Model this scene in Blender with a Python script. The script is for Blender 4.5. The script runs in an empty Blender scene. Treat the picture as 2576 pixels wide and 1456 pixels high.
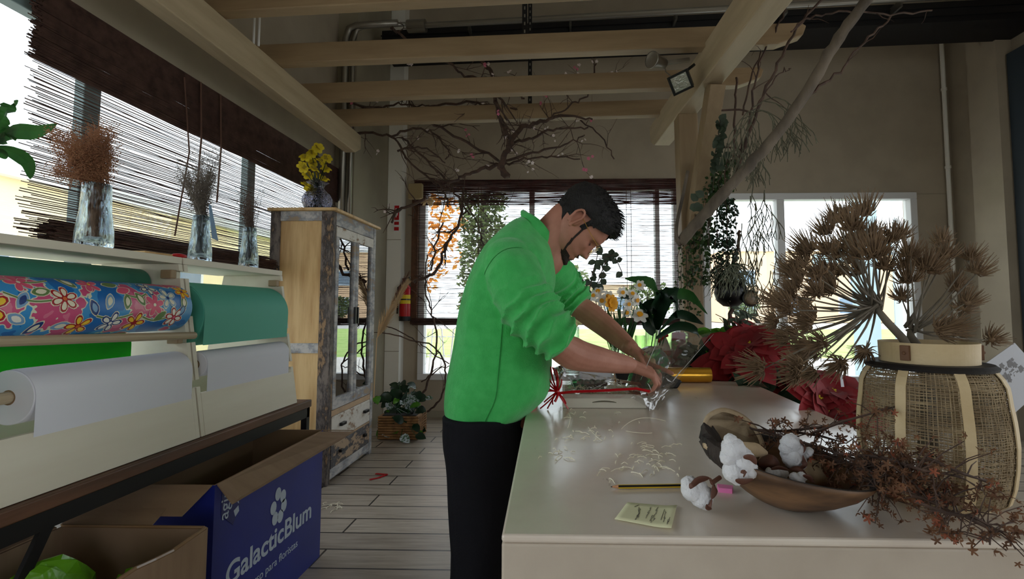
import bpy, math, random
from mathutils import Vector, Matrix, Quaternion, noise
from math import sin, cos, pi, radians, sqrt, exp, tan, atan2
random.seed(7)
SC = bpy.context.scene
COL = SC.collection
V = Vector
# ---------------------------------------------------------------- camera model (2576 x 1456)
H = 1.23; F = 1200.0; CX = 1379.0; CY = 702.0
YAW = radians(1.5); PIT = radians(3.5)
def ray(px, py):
    x = (px-CX)/F; y = -(py-CY)/F
    fy = cos(PIT)-y*sin(PIT); fz = sin(PIT)+y*cos(PIT)
    return x*cos(YAW)-fy*sin(YAW), x*sin(YAW)+fy*cos(YAW), fz
def aY(px, py, Y):
    r = ray(px, py); t = Y/r[1]; return V((r[0]*t, Y, H+r[2]*t))
def aX(px, py, X):
    r = ray(px, py); t = X/r[0]; return V((X, r[1]*t, H+r[2]*t))
def aZ(px, py, Z):
    r = ray(px, py); t = (Z-H)/r[2]; return V((r[0]*t, r[1]*t, Z))
# ---------------------------------------------------------------- mesh builder
class MB:
    def __init__(s): s.v = []; s.f = []; s.m = []
    def add(s, vs, fs, mi=0):
        o = len(s.v); s.v += [V(a) for a in vs]; s.f += [tuple(i+o for i in f) for f in fs]; s.m += [mi]*len(fs)
        return s
    def box(s, x0, x1, y0, y1, z0, z1, mi=0):
        vs = [(x, y, z) for z in (z0, z1) for y in (y0, y1) for x in (x0, x1)]
        return s.add(vs, [(0,2,3,1),(4,5,7,6),(0,1,5,4),(2,6,7,3),(0,4,6,2),(1,3,7,5)], mi)
    def hexa(s, b, t, mi=0):       # two quads, bottom and top, same winding
        return s.add(list(b)+list(t), [(3,2,1,0),(4,5,6,7),(0,1,5,4),(1,2,6,5),(2,3,7,6),(3,0,4,7)], mi)
    def bar(s, a, b, w, h, up=(0,0,1), mi=0):
        a = V(a); b = V(b); d = (b-a).normalized(); u = V(up); sd = d.cross(u)
        if sd.length < 1e-4: sd = d.cross(V((1,0,0)))
        sd.normalize(); u = sd.cross(d).normalized()
        c = [sd*(-w/2)+u*(-h/2), sd*(w/2)+u*(-h/2), sd*(w/2)+u*(h/2), sd*(-w/2)+u*(h/2)]
        return s.hexa([a+k for k in c], [b+k for k in c], mi)
    def tube(s, pts, rad, n=6, mi=0, caps=True, mod=None, flat=None):
        pts = [V(p) for p in pts]; k = len(pts)
        if not hasattr(rad, '__len__'): rad = [rad]*k
        prev = None; o = len(s.v); ups = None
        for i in range(k):
            d = (pts[min(i+1,k-1)]-pts[max(i-1,0)])
            d = d.normalized() if d.length > 1e-9 else V((0,0,1))
            if ups is None:
                ref = V((0,0,1)) if abs(d.z) < .9 else V((1,0,0))
                sd = d.cross(ref).normalized()
            else:
                sd = ups - d*ups.dot(d)
                sd = sd.normalized() if sd.length > 1e-6 else d.orthogonal().normalized()
            ups = sd; u = sd.cross(d)
            for j in range(n):
                a = 2*pi*j/n; r = rad[i]
                if mod: r = r*mod(i/(k-1.0), a)
                fx = flat if flat else 1.0
                s.v.append(pts[i]+sd*(cos(a)*r)+u*(sin(a)*r*fx))
        for i in range(k-1):
            for j in range(n):
                a = o+i*n+j; b = o+i*n+(j+1)%n
                s.f.append((a, b, b+n, a+n)); s.m.append(mi)
        if caps and n > 2:
            s.f.append(tuple(o+j for j in range(n))[::-1]); s.m.append(mi)
            s.f.append(tuple(o+(k-1)*n+j for j in range(n))); s.m.append(mi)
        return s
    def lathe(s, prof, c=(0,0,0), n=32, mi=0, mod=None, axis=None, closed=False):
        c = V(c); o = len(s.v); k = len(prof)
        for i, (r, z) in enumerate(prof):
            for j in range(n):
                a = 2*pi*j/n; rr = r*(mod(a, z) if mod else 1)
                p = V((rr*cos(a), rr*sin(a), z))
                if axis: p = axis @ p
                s.v.append(c+p)
        for i in range(k-1):
            for j in range(n):
                a = o+i*n+j; b = o+i*n+(j+1)%n
                s.f.append((a, b, b+n, a+n)); s.m.append(mi)
        if not closed:
            if prof[0][0] > 1e-5: s.f.append(tuple(o+j for j in range(n))[::-1]); s.m.append(mi)
            if prof[-1][0] > 1e-5: s.f.append(tuple(o+(k-1)*n+j for j in range(n))); s.m.append(mi)
        return s
    def ball(s, c, r, n=10, mi=0, sc=(1,1,1), rot=None):
        k = max(4, n//2+1); prof = []
        c = V(c); o = len(s.v)
        for i in range(k+1):
            t = pi*i/k
            for j in range(n):
                a = 2*pi*j/n
                p = V((sin(t)*cos(a)*r*sc[0], sin(t)*sin(a)*r*sc[1], -cos(t)*r*sc[2]))
                if rot: p = rot @ p
                s.v.append(c+p)
        for i in range(k):
            for j in range(n):
                a = o+i*n+j; b = o+i*n+(j+1)%n
                s.f.append((a, b, b+n, a+n)); s.m.append(mi)
        return s
    def prism(s, poly, d, mi=0):   # poly list of 3D pts (planar), extruded by vector d
        poly = [V(p) for p in poly]; d = V(d); n = len(poly); o = len(s.v)
        s.v += poly+[p+d for p in poly]
        s.f.append(tuple(o+i for i in range(n))[::-1]); s.m.append(mi)
        s.f.append(tuple(o+n+i for i in range(n))); s.m.append(mi)
        for i in range(n):
            j = (i+1) % n
            s.f.append((o+i, o+j, o+n+j, o+n+i)); s.m.append(mi)
        return s
    def grid(s, rows, mi=0, wrap=False):
        o = len(s.v); n = len(rows[0])
        for r in rows: s.v += [V(p) for p in r]
        for i in range(len(rows)-1):
            for j in range(n if wrap else n-1):
                a = o+i*n+j; b = o+i*n+(j+1)%n
                s.f.append((a, b, b+n, a+n)); s.m.append(mi)
        return s
    def leaf(s, base, d, nrm, L, W, mi=0, curl=.25, fold=.15, seg=4, tipw=0.0, shape=1.0):
        base = V(base); d = V(d).normalized(); nrm = V(nrm); sd = d.cross(nrm)
        if sd.length < 1e-4: sd = d.orthogonal()
        sd.normalize(); nn = sd.cross(d).normalized()
        o = len(s.v)
        for i in range(seg+1):
            t = i/seg; w = W*.5*(sin(pi*min(1,t**shape))**.75 if 0 < t < 1 else (tipw if t == 1 else .12))
            c = base+d*(L*t*(1-curl*curl*t*.3))-nn*(curl*L*t*t)
            s.v += [c-sd*w+nn*(fold*w), c, c+sd*w+nn*(fold*w)]
        for i in range(seg):
            a = o+i*3
            s.f += [(a, a+1, a+4, a+3), (a+1, a+2, a+5, a+4)]; s.m += [mi]*2
        return s
BASE = {}
def setp(o, label=None, cat=None, group=None, kind=None):
    if label: o['label'] = label
    if cat: o['category'] = cat
    if group: o['group'] = group
    if kind: o['kind'] = kind
    return o
def obj(name, mb, mat, parent=None, label=None, cat=None, group=None, kind=None, smooth=False, bevel=0, sub=0, origin=None, solid=0, merge=False):
    me = bpy.data.meshes.new(name)
    vs = mb.v
    if parent is not None: base = BASE[parent.name]
    elif origin is not None: base = V(origin)
    elif kind == 'structure' or not vs: base = V((0,0,0))
    else:
        xs = [v.x for v in vs]; ys = [v.y for v in vs]; zs = [v.z for v in vs]
        base = V(((min(xs)+max(xs))/2, (min(ys)+max(ys))/2, min(zs)))
    me.from_pydata([tuple(v-base) for v in vs], [], mb.f)
    mats = mat if isinstance(mat, (list, tuple)) else [mat]
    for m in mats: me.materials.append(m)
    if len(mats) > 1: me.polygons.foreach_set('material_index', mb.m)
    if smooth: me.polygons.foreach_set('use_smooth', [True]*len(me.polygons))
    me.update()
    o = bpy.data.objects.new(name, me); COL.objects.link(o)
    if parent is not None: o.parent = parent
    else: o.location = base
    BASE[o.name] = base
    setp(o, label, cat, group, kind)
    if merge: m = o.modifiers.new('weld', 'WELD'); m.merge_threshold = .0002
    if bevel: m = o.modifiers.new('bevel', 'BEVEL'); m.width = bevel; m.segments = 2; m.limit_method = 'ANGLE'; m.angle_limit = .6
    if solid: m = o.modifiers.new('solid', 'SOLIDIFY'); m.thickness = solid; m.offset = 0
    if sub: m = o.modifiers.new('sub', 'SUBSURF'); m.levels = sub; m.render_levels = sub
    return o
def thing(name, loc, label, cat, group=None):
    o = bpy.data.objects.new(name, None); COL.objects.link(o); o.location = V(loc); o.empty_display_size = .05
    BASE[o.name] = V(loc); return setp(o, label, cat, group)
def dup(root, loc, rot=(0,0,0), scale=1, label=None, group=None):
    r = root.copy(); COL.objects.link(r); r.location = V(loc); r.rotation_euler = rot; r.scale = (scale,)*3 if not hasattr(scale,'__len__') else scale
    if label: r['label'] = label
    if group: r['group'] = group
    BASE[r.name] = V(loc)
    for ch in list(root.children):
        c = ch.copy(); COL.objects.link(c); c.parent = r
        for g in list(ch.children):
            d = g.copy(); COL.objects.link(d); d.parent = c
    return r
# ---------------------------------------------------------------- materials
def lin(c):
    return tuple((x/12.92 if x <= .04045 else ((x+.055)/1.055)**2.4) for x in c)
def rgb(r, g, b): return lin((r/255., g/255., b/255.))
MATS = {}
def mat(name, col, rough=.6, metal=0, spec=.5, col2=None, scale=8, stretch=(1,1,1), detail=4, lo=.35, hi=.65,
        bump=0, bscale=60, bstretch=(1,1,1), transl=0, wave=None, coat=0, sheen=0, nrough=.55):
    m = bpy.data.materials.new(name); m.use_nodes = True; nt = m.node_tree; N = nt.nodes; L = nt.links
    bs = N['Principled BSDF']; bs.inputs['Base Color'].default_value = (*col, 1); bs.inputs['Roughness'].default_value = rough
    bs.inputs['Metallic'].default_value = metal; bs.inputs['Specular IOR Level'].default_value = spec
    bs.inputs['Coat Weight'].default_value = coat; bs.inputs['Sheen Weight'].default_value = sheen
    tc = N.new('ShaderNodeTexCoord')
    def noi(sc, st, det):
        mp = N.new('ShaderNodeMapping'); mp.inputs['Scale'].default_value = st; L.new(tc.outputs['Object'], mp.inputs[0])
        n = N.new('ShaderNodeTexNoise'); n.inputs['Scale'].default_value = sc; n.inputs['Detail'].default_value = det
        n.inputs['Roughness'].default_value = nrough
        L.new(mp.outputs[0], n.inputs['Vector']); return n
    cout = None
    if col2:
        n = noi(scale, stretch, detail); r = N.new('ShaderNodeValToRGB')
        r.color_ramp.elements[0].position = lo; r.color_ramp.elements[1].position = hi
        r.color_ramp.elements[0].color = (*col, 1); r.color_ramp.elements[1].color = (*col2, 1)
        L.new(n.outputs[0], r.inputs[0]); cout = r.outputs[0]; L.new(cout, bs.inputs['Base Color'])
    if bump:
        n2 = noi(bscale, bstretch, 3); b = N.new('ShaderNodeBump'); b.inputs['Strength'].default_value = bump; b.inputs['Distance'].default_value = .01
        L.new(n2.outputs[0], b.inputs['Height']); L.new(b.outputs[0], bs.inputs['Normal'])
    if transl:
        tr = N.new('ShaderNodeBsdfTranslucent'); mx = N.new('ShaderNodeMixShader'); mx.inputs[0].default_value = transl
        tr.inputs[0].default_value = (*[min(1, c*1.3) for c in col], 1)
        if cout: L.new(cout, tr.inputs[0])
        L.new(bs.outputs[0], mx.inputs[1]); L.new(tr.outputs[0], mx.inputs[2]); L.new(mx.outputs[0], N['Material Output'].inputs[0])
    MATS[name] = m; return m
def film(name, tint=(1,1,1), rough=.02, base=.04, gain=1.0, bump=0, bscale=20):
    """thin clear sheet: transparency plus a fresnel weighted gloss"""
    m = bpy.data.materials.new(name); m.use_nodes = True; nt = m.node_tree; N = nt.nodes; L = nt.links
    N.remove(N['Principled BSDF'])
    t = N.new('ShaderNodeBsdfTransparent'); t.inputs[0].default_value = (*tint, 1)
    g = N.new('ShaderNodeBsdfGlossy'); g.inputs['Roughness'].default_value = rough
    fr = N.new('ShaderNodeFresnel'); fr.inputs['IOR'].default_value = 1.45
    ma = N.new('ShaderNodeMath'); ma.operation = 'MULTIPLY_ADD'; ma.inputs[1].default_value = gain; ma.inputs[2].default_value = base; ma.use_clamp = True
    mx = N.new('ShaderNodeMixShader')
    L.new(fr.outputs[0], ma.inputs[0]); L.new(ma.outputs[0], mx.inputs[0]); L.new(t.outputs[0], mx.inputs[1]); L.new(g.outputs[0], mx.inputs[2])
    L.new(mx.outputs[0], N['Material Output'].inputs[0])
    if bump:
        tc = N.new('ShaderNodeTexCoord'); n = N.new('ShaderNodeTexNoise'); n.inputs['Scale'].default_value = bscale
        n.inputs['Detail'].default_value = 2
        b = N.new('ShaderNodeBump'); b.inputs['Strength'].default_value = bump; b.inputs['Distance'].default_value = .01
        L.new(tc.outputs['Object'], n.inputs['Vector']); L.new(n.outputs[0], b.inputs['Height'])
        L.new(b.outputs[0], g.inputs['Normal']); L.new(b.outputs[0], fr.inputs['Normal'])
    return m
def wood(name, c1, c2, scale=6, axis='y', rough=.55, bump=.15, lo=.3, hi=.7):
    st = {'x': (.12,1,1), 'y': (1,.12,1), 'z': (1,1,.12)}[axis]
    return mat(name, c1, rough, col2=c2, scale=scale*3, stretch=st, detail=5, lo=lo, hi=hi, bump=bump, bscale=scale*8, bstretch=st)
M = {}
M['wall'] = mat('wall plaster', rgb(178,166,147), .85, col2=rgb(169,157,139), scale=3, bump=.05, bscale=80)
M['wall_light'] = mat('off-white pilaster', rgb(238,236,228), .8, bump=.03)
M['wall_dark'] = mat('concrete paint', rgb(160,152,132), .85, col2=rgb(150,142,124), scale=3, bump=.05)
M['ceil'] = mat('ceiling panel', rgb(205,202,192), .9)
M['white_frame'] = mat('white window frame', rgb(225,226,228), .45)
M['dark_steel'] = mat('dark steel', rgb(20,20,24), .5, metal=.3)
M['alu'] = mat('galvanised metal', rgb(150,146,138), .35, metal=.9)
M['pine_y'] = wood('pine along depth', rgb(184,166,138), rgb(164,146,118), 5, 'y')
M['pine_x'] = wood('pine across', rgb(160,136,104), rgb(138,114,84), 5, 'x')
M['pine_z'] = wood('pine upright', rgb(152,130,100), rgb(130,108,80), 5, 'z')
M['ply'] = wood('pale plywood', rgb(226,219,202), rgb(216,207,188), 4, 'y', bump=.04)
M['cab_ply'] = wood('golden veneer', rgb(220,184,128), rgb(184,140,84), 6, 'z', lo=.4, hi=.75)
M['cab_grey'] = wood('grey weathered board', rgb(138,132,122), rgb(96,88,80), 5, 'y')
M['brown_wood'] = wood('brown stained rail', rgb(112,74,50), rgb(74,48,32), 6, 'y')
M['dark_iron'] = mat('dark iron', rgb(30,28,28), .5, metal=.5)
M['card'] = mat('corrugated cardboard', rgb(162,134,108), .8, col2=rgb(150,122,98), scale=4, stretch=(1,6,1), bump=.1, bscale=30)
M['card_in'] = mat('cardboard inside', rgb(140,112,84), .85)
M['blue'] = mat('printed blue board', rgb(24,42,146), .5, col2=rgb(20,36,130), scale=3)
M['print_white'] = mat('pale print', rgb(205,218,235), .5)
M['reed'] = mat('brown reed', rgb(98,72,64), .6, col2=rgb(70,50,45), scale=20, spec=.3)
M['cord'] = mat('brown cord', rgb(96,66,54), .8)
M['green_sweat'] = mat('green fleece', rgb(78,196,104), .92, col2=rgb(66,182,92), scale=30, spec=.15, bump=.35, bscale=260, sheen=.3)
M['green_dark'] = mat('darker green rib', rgb(50,140,68), .92, spec=.15, bump=.3, bscale=300)
M['trouser'] = mat('black trousers', rgb(20,20,26), .85, spec=.2, bump=.2, bscale=200)
M['skin'] = mat('skin', rgb(188,132,112), .6, col2=rgb(172,116,96), scale=14, bump=.05, bscale=200)
M['hair'] = mat('black hair', rgb(22,19,19), .65, spec=.4, bump=.8, bscale=350, bstretch=(1,1,.2))
M['beard'] = mat('dark beard', rgb(56,40,34), .8, bump=.8, bscale=500)
M['gold'] = mat('gold wire', rgb(235,190,110), .2, metal=1)
M['white_paper'] = mat('white paper', rgb(226,226,236), .75)
M['teal'] = mat('teal wrapping paper', rgb(84,172,150), .65, bump=.03, bscale=150)
M['darkgreen_paper'] = mat('dark green paper', rgb(60,130,108), .6)
M['green_paper'] = mat('bright green paper', rgb(20,190,20), .6, transl=.4)
M['cyan_paper'] = mat('pale cyan paper', rgb(190,235,238), .6)
M['pink'] = mat('pink paper', rgb(240,130,190), .6)
M['leaf'] = mat('leaf green', rgb(52,104,44), .4, col2=rgb(34,78,34), scale=10, transl=.3)
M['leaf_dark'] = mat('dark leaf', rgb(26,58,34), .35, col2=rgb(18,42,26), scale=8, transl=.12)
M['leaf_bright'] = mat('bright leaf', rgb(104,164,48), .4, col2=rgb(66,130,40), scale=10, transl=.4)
M['vine'] = mat('vine leaf', rgb(58,84,34), .5, col2=rgb(34,56,28), scale=12, transl=.3)
M['euca'] = mat('grey green leaf', rgb(70,84,66), .6, col2=rgb(48,60,46), scale=8, transl=.2)
M['grey_moss'] = mat('grey wiry plant', rgb(128,132,112), .8)
M['wiry'] = mat('green grey wiry plant', rgb(112,112,92), .8, col2=rgb(84,84,70), scale=20)
M['twig'] = mat('brown twig', rgb(92,70,58), .8, col2=rgb(64,48,42), scale=20)
M['drift'] = mat('driftwood', rgb(118,106,92), .8, col2=rgb(76,68,60), scale=10, stretch=(1,1,.3), bump=.4, bscale=50)
M['blossom'] = mat('pale blossom', rgb(245,228,228), .7, transl=.3)
M['blossom_pink'] = mat('pink blossom', rgb(222,130,160), .7, transl=.3)
M['red_petal'] = mat('red bract', rgb(160,8,24), .65, col2=rgb(128,5,18), scale=10, transl=.25, sheen=.2)
M['yellow'] = mat('yellow petal', rgb(226,206,50), .6, transl=.35)
M['orange'] = mat('orange petal', rgb(240,170,30), .6, transl=.2)
M['white_petal'] = mat('white petal', rgb(245,245,240), .6, transl=.35)
M['dried'] = mat('dried umbel', rgb(138,112,84), .8, col2=rgb(96,76,56), scale=20)
M['dried_stem'] = mat('dried grey stem', rgb(128,118,102), .8, col2=rgb(96,88,76), scale=18, stretch=(1,1,.4))
M['dried_brown'] = mat('dried rusty flowers', rgb(124,84,56), .8, col2=rgb(88,60,42), scale=20, transl=.15)
M['dried_rust'] = mat('dried rust petal', rgb(150,84,60), .8, transl=.2)
M['grass_tan'] = mat('tan dried grass', rgb(190,140,104), .8, col2=rgb(162,114,84), scale=20, transl=.25)
M['grass_grey'] = mat('grey dried grass', rgb(132,122,112), .8, transl=.2)
M['pampas'] = mat('cream plume', rgb(216,190,152), .8, transl=.2)
M['jute'] = mat('jute mesh', rgb(182,162,130), .85, col2=rgb(146,126,98), scale=25)
M['cane'] = mat('split cane', rgb(214,192,152), .6, col2=rgb(196,172,130), scale=12, bump=.1)
M['black_band'] = mat('black band', rgb(24,20,20), .6)
M['leather'] = mat('brown leather', rgb(112,76,50), .6)
M['bowl'] = mat('turned bowl wood', rgb(140,104,72), .5, col2=rgb(78,56,40), scale=9, stretch=(1,1,3), bump=.15, bscale=25)
M['bark'] = mat('dark bark', rgb(62,52,46), .8, col2=rgb(34,28,26), scale=25, bump=.6, bscale=60)
M['gourd'] = mat('pale pod', rgb(202,180,148), .7, col2=rgb(176,150,116), scale=14, bump=.2, bscale=60)
M['gourd_in'] = mat('pod inside', rgb(128,98,64), .8, col2=rgb(88,64,40), scale=20, bump=.4, bscale=50)
M['cotton'] = mat('cotton', rgb(240,240,245), .95, spec=.05, bump=.5, bscale=160, transl=.15, sheen=.4)
M['husk'] = mat('brown husk', rgb(96,58,44), .6)
M['rope_basket'] = mat('woven rope', rgb(158,116,70), .8, col2=rgb(120,84,48), scale=20, bump=.5, bscale=50)
M['soil'] = mat('dark soil', rgb(36,28,24), .9)
M['red'] = mat('red gloss', rgb(190,20,30), .35)
M['ribbon'] = mat('red ribbon', rgb(200,14,30), .3, transl=.15)
M['yellow_label'] = mat('yellow label', rgb(236,206,30), .5)
M['white_pl'] = mat('white plastic', rgb(235,235,235), .5)
M['crate_white'] = wood('whitewashed wood', rgb(228,222,208), rgb(214,206,190), 5, 'x', bump=.06)
M['straw'] = mat('wood wool', rgb(252,244,222), .7)
M['goldfoil'] = mat('gold foil', rgb(226,170,60), .22, metal=.85, bump=.06, bscale=30)
M['black'] = mat('black plastic', rgb(14,14,16), .35)
M['candle'] = mat('dusky pink candle', rgb(176,92,104), .5)
M['pencil_y'] = mat('pencil yellow', rgb(226,190,40), .4)
M['pencil_tip'] = mat('pencil wood', rgb(206,150,110), .6)
M['note'] = mat('pale yellow note', rgb(232,230,190), .8)
M['ink'] = mat('pencil ink', rgb(90,88,86), .8)
M['tag'] = mat('grey card tag', rgb(196,198,206), .7)
M['bluecard'] = mat('blue grey card', rgb(120,150,180), .6)
M['water'] = film('water', (.85,.9,.92), .03, .03)
M['pane'] = film('window pane', (.97,.99,1), .0, .0, .55)
M['cello'] = film('cellophane', (.93,.93,.94), .16, .15, 1.5, bump=1, bscale=22)
M['cab_pane'] = film('cabinet pane', (.55,.55,.55), .01, .32, 1.3)
def glass(name, tint=(.92,.96,1), bump=.5, bscale=28, st=(1,1,.35)):
    m = bpy.data.materials.new(name); m.use_nodes = True; N = m.node_tree.nodes; L = m.node_tree.links
    N.remove(N['Principled BSDF'])
    g = N.new('ShaderNodeBsdfGlass'); g.inputs['Color'].default_value = (*tint,1); g.inputs['IOR'].default_value = 1.35; g.inputs['Roughness'].default_value = .02
    t = N.new('ShaderNodeBsdfTransparent'); t.inputs[0].default_value = (*tint,1)
    mx = N.new('ShaderNodeMixShader'); mx.inputs[0].default_value = .35
    tc = N.new('ShaderNodeTexCoord'); mp = N.new('ShaderNodeMapping'); mp.inputs['Scale'].default_value = st
    n = N.new('ShaderNodeTexNoise'); n.inputs['Scale'].default_value = bscale; n.inputs['Detail'].default_value = 1
    b = N.new('ShaderNodeBump'); b.inputs['Strength'].default_value = bump; b.inputs['Distance'].default_value = .03
    L.new(tc.outputs['Object'], mp.inputs[0]); L.new(mp.outputs[0], n.inputs['Vector']); L.new(n.outputs[0], b.inputs['Height']); L.new(b.outputs[0], g.inputs['Normal'])
    L.new(g.outputs[0], mx.inputs[1]); L.new(t.outputs[0], mx.inputs[2]); L.new(mx.outputs[0], N['Material Output'].inputs[0])
    return m
M['glass_hammer'] = glass('hammered glass', (.86,.93,.98), .9, 40, (1,1,.3))
M['glass_smoke'] = glass('smoky ribbed glass', (.7,.7,.76), .9, 50, (1,1,.8))
M['glass_clear'] = glass('clear glass', (.93,.97,.95), .05)
# ================================================================ materials with their own node trees
def floor_mat():
    m = bpy.data.materials.new('plank tiles'); m.use_nodes = True; N = m.node_tree.nodes; L = m.node_tree.links
    bs = N['Principled BSDF']; tc = N.new('ShaderNodeTexCoord')
    br = N.new('ShaderNodeTexBrick'); br.inputs['Scale'].default_value = 1; br.inputs['Brick Width'].default_value = 1.2
    br.inputs['Row Height'].default_value = .178; br.inputs['Mortar Size'].default_value = .006; br.offset = .37; br.inputs['Bias'].default_value = .1
    br.inputs['Color1'].default_value = (*rgb(196,184,168),1); br.inputs['Color2'].default_value = (*rgb(176,164,150),1); br.inputs['Mortar'].default_value = (*rgb(48,42,38),1)
    L.new(tc.outputs['Object'], br.inputs['Vector'])
    mp = N.new('ShaderNodeMapping'); mp.inputs['Scale'].default_value = (1.2, 16, 1); L.new(tc.outputs['Object'], mp.inputs[0])
    n = N.new('ShaderNodeTexNoise'); n.inputs['Scale'].default_value = 3; n.inputs['Detail'].default_value = 6; n.inputs['Roughness'].default_value = .65; L.new(mp.outputs[0], n.inputs['Vector'])
    r = N.new('ShaderNodeValToRGB'); r.color_ramp.elements[0].position = .35; r.color_ramp.elements[1].position = .68
    r.color_ramp.elements[0].color = (1,1,1,1); r.color_ramp.elements[1].color = (.62,.58,.54,1); L.new(n.outputs[0], r.inputs[0])
    mx = N.new('ShaderNodeMix'); mx.data_type = 'RGBA'; mx.blend_type = 'MULTIPLY'; mx.inputs[0].default_value = 1
    L.new(br.outputs['Color'], mx.inputs[6]); L.new(r.outputs[0], mx.inputs[7]); L.new(mx.outputs[2], bs.inputs['Base Color'])
    bs.inputs['Roughness'].default_value = .36
    b = N.new('ShaderNodeBump'); b.inputs['Strength'].default_value = .25; b.inputs['Distance'].default_value = .01
    L.new(br.outputs['Fac'], b.inputs['Height']); b.invert = True; L.new(b.outputs[0], bs.inputs['Normal'])
    return m
def peel(name, c_wood, c_paint, thr=.5, scale=9, st=(1,1,.4), c3=None):
    m = bpy.data.materials.new(name); m.use_nodes = True; N = m.node_tree.nodes; L = m.node_tree.links
    bs = N['Principled BSDF']; bs.inputs['Roughness'].default_value = .7; tc = N.new('ShaderNodeTexCoord')
    mp = N.new('ShaderNodeMapping'); mp.inputs['Scale'].default_value = st; L.new(tc.outputs['Object'], mp.inputs[0])
    n = N.new('ShaderNodeTexNoise'); n.inputs['Scale'].default_value = scale; n.inputs['Detail'].default_value = 8; n.inputs['Roughness'].default_value = .7; L.new(mp.outputs[0], n.inputs['Vector'])
    r = N.new('ShaderNodeValToRGB'); e = r.color_ramp.elements; e[0].position = thr-.03; e[1].position = thr+.03; e[0].color = (*c_wood,1); e[1].color = (*c_paint,1)
    if c3: k = e.new(min(.99, thr+.14)); k.color = (*c3,1)
    L.new(n.outputs[0], r.inputs[0]); L.new(r.outputs[0], bs.inputs['Base Color'])
    b = N.new('ShaderNodeBump'); b.inputs['Strength'].default_value = .4; b.inputs['Distance'].default_value = .004
    L.new(n.outputs[0], b.inputs['Height']); L.new(b.outputs[0], bs.inputs['Normal'])
    return m
def table_mat():
    m = bpy.data.materials.new('worn painted table'); m.use_nodes = True; N = m.node_tree.nodes; L = m.node_tree.links
    bs = N['Principled BSDF']; tc = N.new('ShaderNodeTexCoord')
    def noi(s, d, st=(1,1,1), ro=.6):
        mp = N.new('ShaderNodeMapping'); mp.inputs['Scale'].default_value = st; L.new(tc.outputs['Object'], mp.inputs[0])
        n = N.new('ShaderNodeTexNoise'); n.inputs['Scale'].default_value = s; n.inputs['Detail'].default_value = d; n.inputs['Roughness'].default_value = ro; L.new(mp.outputs[0], n.inputs['Vector']); return n
    a = noi(5, 5); r = N.new('ShaderNodeValToRGB'); e = r.color_ramp.elements
    e[0].position = .3; e[1].position = .7; e[0].color = (*rgb(232,220,206),1); e[1].color = (*rgb(216,202,188),1); L.new(a.outputs[0], r.inputs[0])
    s = noi(26, 8, (1,.3,1), .75); r2 = N.new('ShaderNodeValToRGB'); e = r2.color_ramp.elements; e[0].position = .27; e[1].position = .34
    e[0].color = (.32,.27,.24,1); e[1].color = (1,1,1,1); L.new(s.outputs[0], r2.inputs[0])
    mx = N.new('ShaderNodeMix'); mx.data_type = 'RGBA'; mx.blend_type = 'MULTIPLY'; mx.inputs[0].default_value = 1
    L.new(r.outputs[0], mx.inputs[6]); L.new(r2.outputs[0], mx.inputs[7]); L.new(mx.outputs[2], bs.inputs['Base Color'])
    g = noi(3, 4, (1,.5,1)); mr = N.new('ShaderNodeMapRange'); mr.inputs['To Min'].default_value = .2; mr.inputs['To Max'].default_value = .42
    L.new(g.outputs[0], mr.inputs[0]); L.new(mr.outputs[0], bs.inputs['Roughness'])
    b = N.new('ShaderNodeBump'); b.inputs['Strength'].default_value = .12; b.inputs['Distance'].default_value = .01
    w = noi(14, 3, (1,.4,1)); L.new(w.outputs[0], b.inputs['Height']); L.new(b.outputs[0], bs.inputs['Normal'])
    bs.inputs['Coat Weight'].default_value = .5; bs.inputs['Coat Roughness'].default_value = .16; L.new(b.outputs[0], bs.inputs['Coat Normal'])
    return m
M['floor'] = floor_mat()
M['table'] = table_mat()
M['p_dark'] = peel('dark chipped post', rgb(150,120,88), rgb(48,42,44), .42, 14, (1,1,.35), rgb(120,108,100))
M['p_grey'] = peel('grey washed board', rgb(160,140,116), rgb(138,140,146), .44, 8, (1,.4,1), rgb(196,192,188))
M['p_white'] = peel('white chipped board', rgb(150,118,90), rgb(214,208,196), .42, 14, (1,.6,1), rgb(224,218,208))
M['p_black'] = peel('black chipped drawer', rgb(176,150,122), rgb(66,64,68), .46, 10, (1,.5,1), rgb(110,106,104))
M['p_tan'] = peel('bare tan board', rgb(190,160,126), rgb(168,144,118), .5, 7, (1,.3,1))

# ================================================================ the room
XL, XR, YB, YF, ZC = -2.15, 4.45, -4.0, 5.45, 4.9
mb = MB(); mb.box(XL-.2, XR+.2, YB-.2, YF+.2, -.1, 0); obj('floor', mb, M['floor'], kind='structure')
mb = MB(); mb.box(XL-.2, XR+.2, YB-.2, YF+.2, ZC, ZC+.1); obj('ceiling', mb, M['ceil'], kind='structure')
WL = (-3.6, 4.40, .42, 2.52)               # left window  y0,y1,z0,z1
mb = MB(); t = .2
mb.box(XL-t, XL, YB, WL[0], 0, ZC); mb.box(XL-t, XL, WL[1], YF, 0, ZC); mb.box(XL-t, XL, WL[0], WL[1], 0, WL[2]); mb.box(XL-t, XL, WL[0], WL[1], WL[3], ZC)
obj('wall_left', mb, M['wall'], kind='structure')
A = (-1.63, 1.36, .42, 2.66); B = (1.62, 4.02, .40, 2.54)      # far windows x0,x1,z0,z1
mb = MB()
mb.box(XL-t, A[0], YF, YF+t, 0, ZC); mb.box(A[1], B[0], YF, YF+t, 0, ZC); mb.box(B[1], XR+t, YF, YF+t, 0, ZC)
for W in (A, B): mb.box(W[0], W[1], YF, YF+t, 0, W[2]); mb.box(W[0], W[1], YF, YF+t, W[3], ZC)
obj('wall_far', mb, M['wall'], kind='structure')
RW = (-2.6, 2.3, .4, 2.7)
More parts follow.
